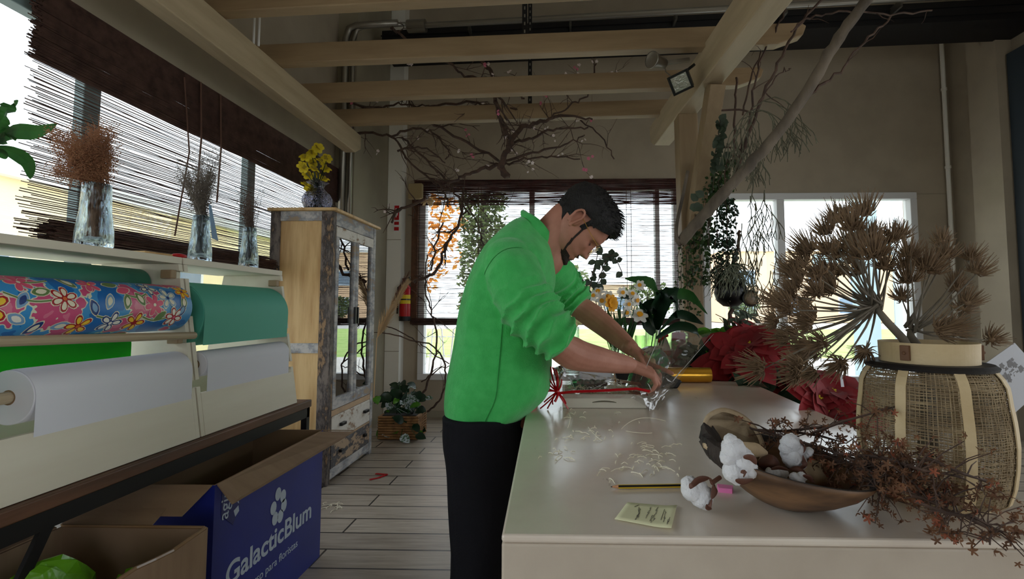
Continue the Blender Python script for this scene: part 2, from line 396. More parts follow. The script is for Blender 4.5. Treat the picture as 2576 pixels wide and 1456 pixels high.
mb = MB(); mb.box(XR, XR+t, YB, RW[0], 0, ZC); mb.box(XR, XR+t, RW[1], YF, 0, ZC); mb.box(XR, XR+t, RW[0], RW[1], 0, RW[2]); mb.box(XR, XR+t, RW[0], RW[1], RW[3], ZC); obj('wall_right', mb, M['wall'], kind='structure')
mb = MB()                                     # shopfront behind the camera, glazed
mb.box(XL, .4, YB-t, YB, 0, ZC); mb.box(2.6, XR, YB-t, YB, 0, ZC); mb.box(.4, 2.6, YB-t, YB, 2.6, ZC); mb.box(.4, 2.6, YB-t, YB, 0, .3)
obj('wall_back', mb, M['wall'], kind='structure')
# column in the far left corner and the pilaster beside it, coloured paler than the walls
mb = MB(); mb.box(XL, -1.965, 4.42, YF, 0, ZC); obj('trim_1', mb, M['wall_dark'], kind='structure')
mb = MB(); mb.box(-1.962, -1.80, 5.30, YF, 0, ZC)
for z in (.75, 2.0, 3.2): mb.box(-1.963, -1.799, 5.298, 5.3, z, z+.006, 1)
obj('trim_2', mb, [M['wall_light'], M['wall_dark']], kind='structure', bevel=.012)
# right hand column, dark blue shutter
mb = MB(); mb.box(4.30, XR, 4.68, 5.02, 0, ZC); obj('trim_3', mb, M['wall'], kind='structure')
mb = MB(); mb.box(4.38, XR, 3.0, 4.66, 0, 3.72); obj('door_1', mb, mat('blue grey door', rgb(52,64,76), .6), kind='structure')
mb = MB()
for z in (2.52,): mb.box(B[1], 4.36, YF-.004, YF, z, z+.01)
mb.box(A[1]+.02, B[0]-.02, YF-.004, YF, 2.52, 2.53)
obj('trim_4', mb, M['wall_dark'], kind='structure')
mb = MB(); mb.box(XL+.19, 4.3, YF-.015, YF, 0, .07); obj('baseboard_far', mb, M['wall_dark'], kind='structure')
# window frames and panes
def winX(name, x0, x1, z0, z1, mull, fw=.07, fm='white_frame'):   # in the far wall
    mb = MB(); y0, y1 = YF-.03, YF+.09
    mb.box(x0, x1, y0, y1, z0, z0+fw); mb.box(x0, x1, y0, y1, z1-fw, z1); mb.box(x0, x0+fw, y0, y1, z0+fw, z1-fw); mb.box(x1-fw, x1, y0, y1, z0+fw, z1-fw)
    for m, w in mull: mb.box(m-w/2, m+w/2, y0+.005, y1, z0+fw, z1-fw)
    f = obj(name, mb, M[fm], kind='structure', bevel=.006)
    g = MB(); g.box(x0+fw, x1-fw, YF+.045, YF+.048, z0+fw, z1-fw); obj('window_pane', g, M['pane'], f)
    return f
winX('window_1', *A, [(-.33,.06),(1.105,.05)])
winX('window_2', *B, [(2.50,.085)], .075)
fr = MB(); y0,y1,z0,z1 = WL
fr.box(XL-.06, XL+.01, y0, y1, z1-.09, z1); fr.box(XL-.06, XL+.01, y0, y1, z0, z0+.06)
for y, w in ((y0+.03,.06),(-2.3,.07),(-1.0,.07),(.35,.07),(2.08,.08),(3.21,.08),(y1-.03,.06)): fr.box(XL-.045, XL+.005, y-w/2, y+w/2, z0+.06, z1-.09)
f3 = obj('window_3', fr, mat('grey green frame', rgb(128,150,152), .5), kind='structure', bevel=.005)
g = MB(); g.box(XL-.06, XL-.057, y0, y1, z0+.06, z1-.09); obj('window_pane', g, M['pane'], f3)
mb = MB()
for x in (.44, 1.5, 2.56): mb.box(x-.04, x+.04, YB-.12, YB-.02, .3, 2.6)
mb.box(.4, 2.6, YB-.12, YB-.02, .3, .38); mb.box(.4, 2.6, YB-.12, YB-.02, 2.52, 2.6)
obj('window_4', mb, M['white_frame'], kind='structure')
mb = MB()
for y in (RW[0]+.04, -1.0, .6, RW[1]-.04): mb.box(XR+.02, XR+.12, y-.04, y+.04, RW[2], RW[3])
mb.box(XR+.02, XR+.12, RW[0], RW[1], RW[2], RW[2]+.07); mb.box(XR+.02, XR+.12, RW[0], RW[1], RW[3]-.07, RW[3])
obj('window_5', mb, M['white_frame'], kind='structure')

# ================================================================ blinds
def reeds_along(mb, a, b, z, r, seg=14, jit=.012, wav=.003, axis='y', c=0):
    n = seg; pts = []; ph = random.random()*50
    ja = random.uniform(-jit, jit); jb = random.uniform(-jit, jit)
    for i in range(n+1):
        t = i/n; u = a+ja+(b+jb-a-ja)*t
        dz = wav*noise.noise(V((u*3.1, ph, z*9)))*2+wav*.6*noise.noise(V((u*9, ph, 3)))
        pts.append((c+random.uniform(-.001,.001), u, z+dz) if axis == 'y' else (u, c+random.uniform(-.001,.001), z+dz))
    mb.tube(pts, r, 3, caps=False)
def bundle(mb, a, b, cz, cc, R, cnt, axis='y'):
    for i in range(cnt):
        an = random.random()*2*pi; q = R*sqrt(random.random()); dz = q*sin(an); dc = q*cos(an)
        reeds_along(mb, a, b, cz+dz, .0028, 10, .04, .004, axis, cc+dc)
# left blind
th = thing('reed_blind', (-2.06, 3.1, 1.5), 'long brown reed blind over the left wall windows, rolled up at its foot', 'blind')
mb = MB(); z = 1.53
while z < 2.24:
    reeds_along(mb, 1.79, 4.36, z, random.choice((.0019,.0025,.003)), 16, .03, .0035, 'y', -2.105); z += random.uniform(.006,.0115)
obj('reed_panel', mb, M['reed'], th)
mb = MB(); z = 2.225
while z < 2.54:
    for xx in (-2.085, -2.092, -2.1): reeds_along(mb, 1.78, 4.37, z+random.uniform(-.002,.002), .003, 12, .02, .001, 'y', xx)
    z += .0046
obj('valance', mb, M['reed'], th)
mb = MB(); bundle(mb, 1.84, 3.29, 1.525, -2.045, .062, 170); obj('rolled_foot', mb, M['reed'], th)
for y in (2.62, 2.78):
    mb = MB(); mb.tube([(-2.07, y, 2.53), (-2.06, y+.01, 2.2), (-2.05, y-.02, 1.86)], .005, 5); obj('cord', mb, M['cord'], th)
mb = MB(); mb.tube([(-2.07, 2.5, 2.5),(-2.07, 2.56, 2.1),(-2.08, 2.5, 1.62)], .004, 5)
obj('cord', mb, M['cord'], th)
# far blind
th = thing('reed_blind', (-.15, 5.36, 1.04), 'brown reed blind over the far window behind the man', 'blind')
mb = MB(); z = 1.12
while z < 2.42:
    reeds_along(mb, -1.64, 1.33, z, random.choice((.0016,.0022,.0027)), 16, .012, .005, 'x', 5.35); z += random.uniform(.0065,.011)
obj('reed_panel', mb, M['reed'], th)
mb = MB(); z = 2.40
while z < 2.69:
    reeds_along(mb, -1.67, 1.34, z, .0027, 12, .01, .002, 'x', 5.33); z += .0042
obj('valance', mb, mat('dark red reed', rgb(92,54,50), .6, col2=rgb(60,36,34), scale=20), th)
mb = MB(); bundle(mb, -1.66, 1.33, 1.08, 5.34, .04, 80, 'x'); obj('rolled_foot', mb, M['reed'], th)
mb = MB()
for x in (-.93, -.90, .74, .79): mb = MB(); mb.tube([(x, 5.325, 2.6), (x, 5.32, 1.2)], .003, 4); obj('cord', mb, M['cord'], th)
mb = MB(); mb.box(-1.70, -1.63, 5.36, 5.40, 1.05, 2.6); obj('side_batten', mb, M['brown_wood'], th)

# ================================================================ pergola
def rot_bar(mb, x0, y0, x1, y1, z0, z1, w):
    mb.bar((x0, y0, (z0+z1)/2), (x1, y1, (z0+z1)/2), w, z1-z0)
th = thing('pergola', (.86, 2.86, 0), 'pale pine pergola with rafters spanning above the work table', 'pergola')
ZB, ZT = 2.55, 2.73
mb = MB(); mb.prism([(-1.83,-1.5,ZB),(-1.83,3.93,ZB),(-1.83,4.03,ZB+.06),(-1.83,4.03,ZT),(-1.83,-1.5,ZT)], (.095,0,0)); obj('beam', mb, M['pine_y'], th, bevel=.006)
mb = MB()
def rb(y): return .876-.062*(y-2)
L1 = [(rb(-1.2),-1.2,ZB),(rb(3.82),3.82,ZB),(rb(3.95),3.95,ZB+.07),(rb(3.98),3.98,ZT+.03),(rb(-1.2),-1.2,ZT+.03)]
mb.prism(L1, (.125,.006,0)); obj('beam', mb, M['pine_y'], th, bevel=.006)
def rafter(yl, yr, xe):
    mb = MB(); s = (yr-yl)/2.7; w = .07; z0, z1 = ZT+.002, ZT+.125; x0 = -1.93
    ya = yl+s*(x0+1.8); ye = yl+s*(xe+1.8)
    mb.prism([(x0,ya-w,z0),(xe-.16,ye-w,z0),(xe-.02,ye-w,z0+.05),(xe,ye-w,z1-.02),(xe-.03,ye-w,z1),(x0,ya-w,z1)], (0,w,0))
    obj('rafter', mb, M['pine_x'], th, bevel=.005)
for yl, yr, xe in ((-.6,-.75,1.35),(-.1,-.25,1.35),(.4,.28,1.35),(.9,.78,1.35),(1.38,1.26,1.35),(1.87,1.74,1.35),(2.36,2.22,1.35),(2.87,2.75,1.40),(3.38,3.25,1.37),(3.83,3.71,1.05)): rafter(yl, yr, xe)
mb = MB(); mb.bar((.90,3.25,.0),(.865,3.25,2.552),.13,.13,(0,1,0)); obj('post', mb, M['pine_z'], th, bevel=.006)
mb = MB(); mb.bar((.885,3.20,1.72),(.915,2.76,2.55),.11,.09,(1,0,0)); obj('brace', mb, M['pine_z'], th, bevel=.004)
mb = MB(); mb.bar((-1.78,-1.3,0),(-1.78,-1.3,2.55),.12,.12,(0,1,0)); obj('post', mb, M['pine_z'], th, bevel=.006)
mb = MB(); mb.bar((1.0,-1.1,0),(1.0,-1.1,2.55),.12,.12,(0,1,0)); obj('post', mb, M['pine_z'], th, bevel=.006)
# hangers
def strap(x, y, z0, z1, lab):
    mb = MB(); mb.box(x-.016, x+.016, y-.002, y+.002, z0, z1)
    k = z0+.02
    while k < z1: mb.box(x-.004, x+.004, y-.004, y-.002, k, k+.02, 1); k += .05
    obj('ceiling_strap', mb, [M['dark_steel'], M['alu']], label=lab, cat='strap')
strap(-.22, 2.85, 2.86, ZC, 'perforated dark metal strap holding the second rafter near the pergola centre')
strap(-.25, 3.82, 2.86, ZC, 'perforated dark metal strap holding the farthest rafter')
mb = MB()
for dx in (0, .03): mb.tube([(-1.77+dx,2.62,2.74),(-1.77+dx,2.62,ZC)], .006, 5)
obj('hanging_cable', mb, M['white_pl'], label='pair of pale cables rising from the left pergola beam', cat='cable')
# steel beam, ducts, pipes
mb = MB(); mb.hexa([(-1.83,4.69,3.88),(XR,4.31,3.88),(XR,4.70,3.88),(-1.83,5.05,3.88)],[(-1.83,4.69,4.075),(XR,4.31,4.075),(XR,4.70,4.075),(-1.83,5.05,4.075)])
for k in (.3,.7): mb.hexa([(-1.84,4.68,3.88+.195*k-.004),(XR,4.30,3.88+.195*k-.004),(XR,4.31,3.88+.195*k-.004),(-1.84,4.69,3.88+.195*k-.004)],[(-1.84,4.68,3.88+.195*k+.004),(XR,4.30,3.88+.195*k+.004),(XR,4.31,3.88+.195*k+.004),(-1.84,4.69,3.88+.195*k+.004)])
obj('steel_beam', mb, M['dark_steel'], label='black steel ceiling beam running across above the rafters', cat='beam')
mb = MB(); mb.tube([(-1.35,4.49,4.0),(XR-.02,4.11,4.0)], .028, 12); mb.tube([(-1.32,4.49,4.0),(-1.5,4.50,4.0)], .06, 14)
for x in (-.9,.1,1.1,2.1,3.1): mb.box(x-.01, x+.01, 4.455-.065*x-.10+.1, 4.62-.06*x, 3.965, 4.035)
obj('conduit', mb, M['alu'], label='long galvanised conduit fixed in front of the black ceiling beam', cat='pipe')
mb = MB()
for x, y, r in ((-2.05,4.36,.032),(-1.985,4.38,.02)):
    mb.tube([(x,y,0),(x,y,3.80),(x+.03,y,3.90),(x+.1,y,3.93),(x+.5,y,3.95)], r, 10)
    for z in (.6,1.9,3.2): mb.tube([(x,y,z),(x,y,z+.025)], r*1.3, 10)
obj('wall_pipe', mb, M['alu'], label='pair of metal pipes climbing the left corner column', cat='pipe', smooth=True)
mb = MB(); mb.tube([(4.36,5.40,0),(4.36,5.40,4.5)], .022, 8)
for z in (1.0,1.9,2.8,3.7): mb.tube([(4.36,5.4,z),(4.36,5.4,z+.03)], .03, 8)
obj('wall_pipe', mb, M['wall_light'], label='thin painted pipe running down the far right corner', cat='pipe')
mb = MB(); mb.lathe([(0,0),(.05,0),(.05,.02),(.03,.035),(0,.037)], (-.03,2.83,ZT+.126), 20); obj('ceiling_rose', mb, M['white_pl'], label='small white round fitting lying on top of the second rafter', cat='fitting')
# lamps on the right beam
th = thing('spotlight', aY(1660,160,2.7), 'round chrome spotlight clamped beside the right pergola beam', 'spotlight')
c = aY(1645,152,2.7); ax = V((-.75,-.6,-.1)).normalized(); q = ax.to_track_quat('Z','Y').to_matrix()
mb = MB(); mb.lathe([(.018,-.10),(.03,-.09),(.034,-.04),(.042,0),(.048,.015),(.048,.022),(.043,.02)], c, 20, axis=q); obj('housing', mb, M['alu'], th, smooth=True)
mb = MB(); mb.lathe([(.043,.016),(.02,.006),(0,.004)], c, 20, axis=q); obj('lens', mb, mat('lamp lens', rgb(90,90,90), .15, metal=.6), th)
mb = MB(); mb.bar(c-ax*.08, c-ax*.08+V((.16,.02,.03)), .02,.02); mb.tube([c-ax*.09, c-ax*.09+V((.01,0,-.05)), c-ax*.05+V((.07,0,-.09))], .003, 5); obj('bracket', mb, M['alu'], th)
th = thing('floodlight', aY(1712,205,2.72), 'square black floodlight hanging under the right pergola beam', 'floodlight')
c = aY(1712,207,2.70); q = (V((-.35,-.75,-.55)).normalized()).to_track_quat('Z','Y').to_matrix()@Matrix.Rotation(.25,3,'Z')
def qb(mb, c, q, x0,x1,y0,y1,z0,z1,mi=0):
    vs = [c+q@V((x,y,z)) for z in (z0,z1) for y in (y0,y1) for x in (x0,x1)]
    mb.add(vs, [(0,2,3,1),(4,5,7,6),(0,1,5,4),(2,6,7,3),(0,4,6,2),(1,3,7,5)], mi)
mb = MB(); qb(mb,c,q,-.055,.055,-.05,.05,-.05,0); qb(mb,c,q,-.06,-.048,-.055,.055,0,.012); qb(mb,c,q,.048,.06,-.055,.055,0,.012); qb(mb,c,q,-.06,.06,-.055,-.044,0,.012); qb(mb,c,q,-.06,.06,.044,.055,0,.012)
obj('housing', mb, M['black'], th)
mb = MB(); qb(mb,c,q,-.046,.046,-.042,.042,.001,.004); obj('reflector', mb, mat('silver reflector', rgb(190,190,180), .3, metal=.9, bump=.4, bscale=60), th)
mb = MB(); mb.bar(c+q@V((0,.03,-.04)), c+V((.09,.03,.12)), .015,.015); obj('bracket', mb, M['black'], th)

# ================================================================ outside
def outside():
    g = MB(); g.box(-60,60,YF+.3,12.5,-.15,-.05); g.box(-60,XL-.25,-60,YF+.3,-.15,-.05)
    g.box(XR+.25,60,-60,YF+.3,-.15,-.05); g.box(XL-.25,XR+.25,-60,YB-.3,-.15,-.05); obj('ground', g, mat('pale pavement', rgb(225,222,215), .8, col2=rgb(210,206,198), scale=2), kind='structure')
    g = MB(); g.box(-60,60,12.5,30,-.16,-.06); obj('lawn', g, mat('lawn', rgb(150,186,92), .9, col2=rgb(178,200,120), scale=1.5, detail=8), label='bright green lawn beyond the far windows', cat='lawn', kind='stuff')
    g = MB(); g.box(-60,60,30,70,-.16,-.05); obj('road', g, mat('road', rgb(190,188,184), .8), kind='structure')
    def house(loc, sx, sy, h, c, label, wins, axis, flat=.25, name='building'):
        t = thing(name, loc, label, 'building'); x, y, z = loc
        w = MB(); w.box(x, x+sx, y, y+sy, 0, h); obj('wall', w, mat('render '+label[:12], c, .85), t)
        r = MB(); r.box(x-.2, x+sx+.2, y-.2, y+sy+.2, h, h+flat); obj('roof', r, M['white_pl'], t)
        for a, b, z0, z1 in wins:
            f = MB(); p = MB()
            if axis == 'y': f.box(a, b, y-.06, y, z0, z1); p.box(a+.12, b-.12, y-.08, y-.06, z0+.12, z1-.12)
            else: f.box(x+sx, x+sx+.06, a, b, z0, z1); p.box(x+sx+.06, x+sx+.08, a+.12, b-.12, z0+.12, z1-.12)
            fo = obj('window', f, M['white_pl'], t); obj('pane', p, mat('far pane', rgb(120,140,160), .3), fo)
    house((-16,-2,0), 6, 24, 3.6, rgb(252,232,190), 'low cream yellow building outside the left windows', [(2.0,4.2,1.3,2.5),(6.5,8.4,1.2,2.6),(11,13,1.2,2.6)], 'x')
    house((-8,44,0), 15, 8, 3.4, rgb(226,196,160), 'low beige house far beyond the blind', [(-6,-4,1,2.4),(-1,1,1,2.4),(4,6,1,2.4)], 'y')
    house((14,42,0), 16, 8, 6.2, rgb(232,196,160), 'pale peach building far beyond the lawn', [(15,17,3.2,4.6),(18.5,20,3.2,4.6),(21.5,23,3.2,4.6),(25,27,3.2,4.6),(15,17,.7,2.2),(19,21,.7,2.2),(24,26,.7,2.2)], 'y')
    # canopy building on the right
    t = thing('canopy', (5.6,9,0), 'white porch canopy with a pale column outside the right window', 'canopy')
    m = MB(); pb = mat('pale blue facade', rgb(168,190,200), .5); m.box(5.35,5.65,8.6,8.9,0,4.2); obj('column', m, pb, t)
    m = MB(); m.prism([(6.0,8.5,2.2),(9,8.5,2.9),(9,8.5,3.2),(6.0,8.5,2.5)], (0,3,0)); obj('canopy_roof', m, pb, t)
    m = MB(); m.box(6.3,9,9,9.2,0,2.2); obj('glass_front', m, mat('pale blue panel', rgb(150,180,192), .3), t)
    m = MB(); m.box(5.9,6.1,8.4,8.6,0,4.4); obj('column', m, M['white_frame'], t)
    # trees
    def tree(x, y, h, r, crown, leafm, label, n, shape, trunkm=M['bark']):
        t = thing('tree', (x,y,-.05), label, 'tree')
        m = MB(); m.tube([(x,y,-.05),(x+.05,y,h*.35),(x,y,h*.8)], [.12,.09,.03], 7); obj('trunk', m, trunkm, t)
        m = MB()
        for i in range(n):
            u = random.random(); a = random.random()*2*pi
            if shape == 'cyp': zz = .3+u*(h-.3); rr = r*(min(1,(1-u)*3)**.6)*min(1,.6+u*2)*sqrt(random.random())
            else: zz = h*.3+u*h*.7; rr = r*sin(pi*min(.97,max(.06,u)))**.6*sqrt(random.random())
            p = V((x+rr*cos(a), y+rr*sin(a), zz))
            m.leaf(p, (random.uniform(-1,1),random.uniform(-1,1),random.uniform(-.3,1)), (random.uniform(-1,1),random.uniform(-1,1),1), crown, crown*.6, seg=2)
        obj('crown', m, leafm, t)
    gm = mat('cypress green', rgb(72,92,50), .8, col2=rgb(110,124,70), scale=3); am = mat('autumn leaf', rgb(232,160,60), .7, col2=rgb(206,120,50), scale=2, transl=.4)
    tree(-1.75, 10.6, 6, .52, .13, gm, 'tall dark cypress seen through the far blind', 5200, 'cyp')
    tree(-4.1, 12.5, 5.0, 1.7, .2, am, 'orange autumn tree at the left edge of the far window', 1500, 'r')
    tree(-.2, 18, 3.0, 1.5, .25, mat('olive leaf', rgb(120,132,84), .7, transl=.3), 'round olive green tree past the cypress', 900, 'r')
    tree(3.6, 20, 2.4, 1.2, .22, gm, 'small dark tree beyond the lawn at the centre', 700, 'r')
    tree(13.6, 36, 2.0, 1.3, .3, gm, 'grey green bush before the peach building', 500, 'r')
    # trolley bay behind the far window
    t = thing('trolley_row', (-2.2,6.6,-.05), 'row of nested metal garden trolleys outside the far window', 'trolley')
    for k in range(9):
        x = -3.2+k*.28; m = MB()
        m.tube([(x,6.4,0),(x+.08,6.4,.95),(x+.16,6.4,1.0),(x+.2,6.4,.95),(x+.28,6.4,.1)], .012, 5)
        for zz in (.35,.6,.85): m.tube([(x,6.4,zz),(x+.26,6.4,zz)], .008, 4)
        for xx in (.06,.12,.18): m.tube([(x+xx,6.42,.3),(x+xx,6.42,.85)], .005, 4)
        m.tube([(x,6.4,.35),(x,7.0,.35)], .01, 4)
        obj('trolley_frame', m, M['white_frame'], t)
outside()
# ================================================================ light
W = bpy.data.worlds.new('overcast'); SC.world = W; W.use_nodes = True
bg = W.node_tree.nodes['Background']; bg.inputs[0].default_value = (.90,.96,1,1); bg.inputs[1].default_value = 2.5
def portal(loc, rot, sx, sy):
    l = bpy.data.lights.new('window_portal', 'AREA'); l.shape = 'RECTANGLE'; l.size = sx; l.size_y = sy; l.cycles.is_portal = True
    o = bpy.data.objects.new('window_portal', l); COL.objects.link(o); o.location = loc; o.rotation_euler = rot
portal((XL-.13,(WL[0]+WL[1])/2,(WL[2]+WL[3])/2), (0,-pi/2,0), WL[3]-WL[2], WL[1]-WL[0])
portal(((A[0]+A[1])/2,YF+.13,(A[2]+A[3])/2), (-pi/2,0,0), A[1]-A[0], A[3]-A[2])
portal(((B[0]+B[1])/2,YF+.13,(B[2]+B[3])/2), (-pi/2,0,0), B[1]-B[0], B[3]-B[2])
portal((1.5,YB-.15,1.45), (pi/2,0,0), 2.2, 2.3)
portal((XR+.15,(RW[0]+RW[1])/2,(RW[2]+RW[3])/2), (0,pi/2,0), RW[3]-RW[2], RW[1]-RW[0])
# ================================================================ camera
cd = bpy.data.cameras.new('camera'); cam = bpy.data.objects.new('camera', cd); COL.objects.link(cam); SC.camera = cam
cam.location = (0,0,H); cam.rotation_euler = (pi/2+PIT, 0, YAW)
cd.sensor_width = 36; cd.lens = 36*F/2576; cd.shift_x = -(CX-1288)/2576; cd.shift_y = (CY-728)/2576; cd.clip_start = .05; cd.clip_end = 300
SC.view_settings.view_transform = 'Standard'; SC.view_settings.look = 'None'; SC.view_settings.gamma = 1; SC.view_settings.exposure = .38
# ================================================================ bench and paper dispensers (left)
XT, XBm = -1.46, -1.36         # front face x at the top and at the bottom
Z0, Z1 = .745, 1.40
def fx(z): return XBm+(XT-XBm)*(z-Z0)/(Z1-Z0)
th = thing('metal_bench', (-1.6, 1.75, 0), 'dark iron bench with brown wooden edge carrying the paper dispensers', 'bench')
mb = MB(); mb.box(-2.0, -1.335, .85, 2.56, .705, .743); obj('bench_top', mb, M['brown_wood'], th, bevel=.004)
mb = MB(); mb.box(-1.365, -1.34, .86, 2.55, .655, .704); mb.box(-1.99, -1.965, .86, 2.55, .66, .704); mb.box(-1.99,-1.34,.86,.885,.66,.704); mb.box(-1.99,-1.34,2.525,2.55,.66,.704); obj('rail', mb, M['dark_iron'], th)
for x, y in ((-1.37,2.52),(-1.98,2.52),(-1.98,.87)):
    mb = MB(); mb.box(x, x+.03, y, y+.03, 0, .66); obj('leg', mb, M['dark_iron'], th)
mb = MB(); mb.bar((-1.355,1.26,.66),(-1.355,.95,.03),.03,.012,(1,0,0)); obj('brace', mb, M['dark_iron'], th)
def module(y0, y1, lab):
    th = thing('paper_dispenser', (-1.6, (y0+y1)/2, Z0), lab, 'dispenser')
    mb = MB(); mb.prism([(XT,y0,Z1),(XT,y0,Z1+.026),(XT-.34,y0,Z1+.026),(XT-.34,y0,Z1)], (0,y1-y0,0)); obj('top_board', mb, M['ply'], th, bevel=.002)
    notch = [.93, 1.10, 1.20, 1.345]
    for y in (y0, y1-.018):
        pts = [(fx(Z0), y, Z0)]
        for z in notch:
            pts += [(fx(z)-.0, y, z), (fx(z)-.035, y, z-.004), (fx(z)-.035, y, z+.028), (fx(z+.028), y, z+.028)]
        pts += [(XT, y, Z1-.001), (XT-.30, y, Z1-.001), (XT-.42, y, Z0)]
        # a panel with a concave back edge
        pts = [(p[0], p[1], p[2]) for p in pts]
        mb = MB(); mb.prism(pts, (0,.018,0)); obj('side_panel', mb, M['ply'], th)
    mb = MB(); zt = .905
    mb.prism([(fx(Z0)+.001,y0+.019,Z0),(fx(zt)+.001,y0+.019,zt),(fx(zt)-.014,y0+.019,zt),(fx(Z0)-.014,y0+.019,Z0)], (0,y1-y0-.038,0)); obj('front_board', mb, M['ply'], th, bevel=.001)
    mb = MB(); mb.box(XBm-.42, XBm-.41, y0+.019, y1-.019, Z0+.012, .96); obj('back_board', mb, M['ply'], th)
    mb = MB(); mb.box(XBm-.40, XBm-.02, y0+.019, y1-.019, Z0, Z0+.012); obj('bottom_board', mb, M['ply'], th)
    for z in notch:
        mb = MB(); mb.box(fx(z)-.055, fx(z)-.012, y1-.045, y1-.019, z-.002, z+.03); obj('notch_block', mb, M['pine_x'], th, bevel=.003)
    return th
YA0, YD, YB1 = .86, 1.80, 2.46
module(YA0, YD-.004, 'near plywood paper dispenser holding the floral and white rolls')
module(YD+.004, YB1, 'far plywood paper dispenser holding the teal roll, beside the cabinet')
def roll(name, x, z, r, ya, yb, m, label, cat='paper roll', core=.02, sheet=None, dowel=True, cm='card_in'):
    th = thing(name, (x, (ya+yb)/2, z-r), label, cat)
    mb = MB(); q = Matrix(((1,0,0),(0,0,-1),(0,1,0))); n = 40
    o = len(mb.v); ring = []
    mb.lathe([(core,-(yb-ya)/2),(r-.002,-(yb-ya)/2),(r,-(yb-ya)/2+.002),(r,(yb-ya)/2-.002),(r-.002,(yb-ya)/2),(core,(yb-ya)/2),(core,-(yb-ya)/2)], (x,(ya+yb)/2,z), n, axis=q, closed=True)
    if sheet:
        zb, xo = sheet; rows = []
        for i in range(12):
            an = radians(100)*(1-i/12); rr_ = r+.0015; rows.append([(x+rr_*cos(an), ya+.002, z+rr_*sin(an)),(x+rr_*cos(an), (ya+yb)/2, z+rr_*sin(an)),(x+rr_*cos(an), yb-.002, z+rr_*sin(an))])
        for i in range(9):
            t = i/8.; zz = z+(zb-z)*t
            rows.append([(x+r+.0015+xo*t, ya+.002, zz),(x+r+.0015+xo*t, (ya+yb)/2, zz),(x+r+.0015+xo*t, yb-.002, zz)])
        mb.grid(rows)
    obj('paper', mb, m, th, smooth=False)
    for p in th.children: 
        me = p.data; me.polygons.foreach_set('use_smooth', [abs(pl.normal.y) < .5 for pl in me.polygons])
    if dowel:
        mb = MB(); mb.tube([(x,ya-.05,z),(x,yb+.012,z)], core*.8, 12); obj('dowel', mb, M['pine_y'], th)
    mb = MB(); mb.lathe([(core*.82,-(yb-ya)/2-.001),(core,-(yb-ya)/2-.001),(core,(yb-ya)/2),(core*.82,(yb-ya)/2)], (x,(ya+yb)/2,z), 16, axis=q, closed=True); obj('core', mb, M[cm], th)
    return th
def floral_mat():
    m = bpy.data.materials.new('floral print'); m.use_nodes = True; N = m.node_tree.nodes; L = m.node_tree.links
    bs = N['Principled BSDF']; bs.inputs['Roughness'].default_value = .4; tc = N.new('ShaderNodeTexCoord')
    n = N.new('ShaderNodeTexNoise'); n.inputs['Scale'].default_value = 9; n.inputs['Detail'].default_value = 3; L.new(tc.outputs['Object'], n.inputs['Vector'])
    r = N.new('ShaderNodeValToRGB'); r.color_ramp.interpolation = 'CONSTANT'; e = r.color_ramp.elements
    e[0].position = 0; e[0].color = (*rgb(20,110,190),1); e[1].position = .47; e[1].color = (*rgb(60,150,215),1)
    for p, c in ((.545,rgb(226,224,200)),(.56,rgb(214,84,130)),(.63,rgb(224,120,150))): k = e.new(p); k.color = (*c,1)
    L.new(n.outputs[0], r.inputs[0]); L.new(r.outputs[0], bs.inputs['Base Color']); return m
M['floral'] = floral_mat()
roll('paper_roll', -1.61, 1.325, .055, 1.0, YD-.03, M['darkgreen_paper'], 'thin dark green paper roll at the top back of the near dispenser')
FR = dict(x=-1.475, z=1.232, r=.085)
ft = roll('paper_roll', FR['x'], FR['z'], FR['r'], 1.0, YD-.03, M['floral'], 'wrapping paper roll printed with blue, pink and yellow flowers')
# printed flowers wrapped round the roll
def on_roll(u, s, d):      # u along y, s arc length around from the front (+up)
    a = s/FR['r']; rr = FR['r']+d
    return V((FR['x']+rr*cos(a), u, FR['z']+rr*sin(a)))
PR = {k: mat('print '+k, c, .4) for k, c in dict(red=rgb(176,30,40), yel=rgb(250,208,60), cream=rgb(240,232,206), navy=rgb(36,64,130), pk=rgb(232,96,130), olive=rgb(110,140,84), white=rgb(246,242,232), pale=rgb(130,170,210), oran=rgb(224,110,50)).items()}
PK = list(PR); fm = MB()
def ppoly(u, s, pts, d, k): 
    fm.add([on_roll(u, s, d)]+[on_roll(u+a, s+b, d) for a, b in pts], [(0, i+1, (i+1) % len(pts)+1) for i in range(len(pts))], PK.index(k))
def pflower(u, s, R, outer, inner, cen, n=6, lo=0):
    for lay, (sc, k) in enumerate(((1.18,'cream'),(1.0,outer),(.68,inner))):
        for i in range(n):
            a = lo+2*pi*i/n; pts = []
            for j in range(10):
                b = 2*pi*j/10; ex = R*.5*sc*cos(b); ey = R*.27*sc*(1+.25*cos(b))*sin(b); cx = R*.56
                pts.append(((cx+ex)*cos(a)-ey*sin(a), (cx+ex)*sin(a)+ey*cos(a)))
            uu, ss = u+R*.56*cos(a), s+R*.56*sin(a)
            fm.add([on_roll(uu, ss, .0006+.0004*lay)]+[on_roll(u+p, s+q, .0006+.0004*lay) for p, q in pts], [(0, j+1, (j+1) % 10+1) for j in range(10)], PK.index(k))
    ppoly(u, s, [(R*.16*cos(2*pi*j/10), R*.16*sin(2*pi*j/10)) for j in range(10)], .002, cen)
def pleaf(u, s, L, W, a, k1, k2):
    for sc, k, d in ((1.15,'cream',.0005),(1,k1,.0009),(.6,k2,.0013)):
        pts = [((L/2*sc*cos(b))*cos(a)-W*sc/2*sin(b)*abs(sin(b))**.5*sin(a), (L/2*sc*cos(b))*sin(a)+W*sc/2*sin(b)*abs(sin(b))**.5*cos(a)) for b in [2*pi*j/12 for j in range(12)]]
        ppoly(u, s, pts, d, k)
rf = random.Random(3)
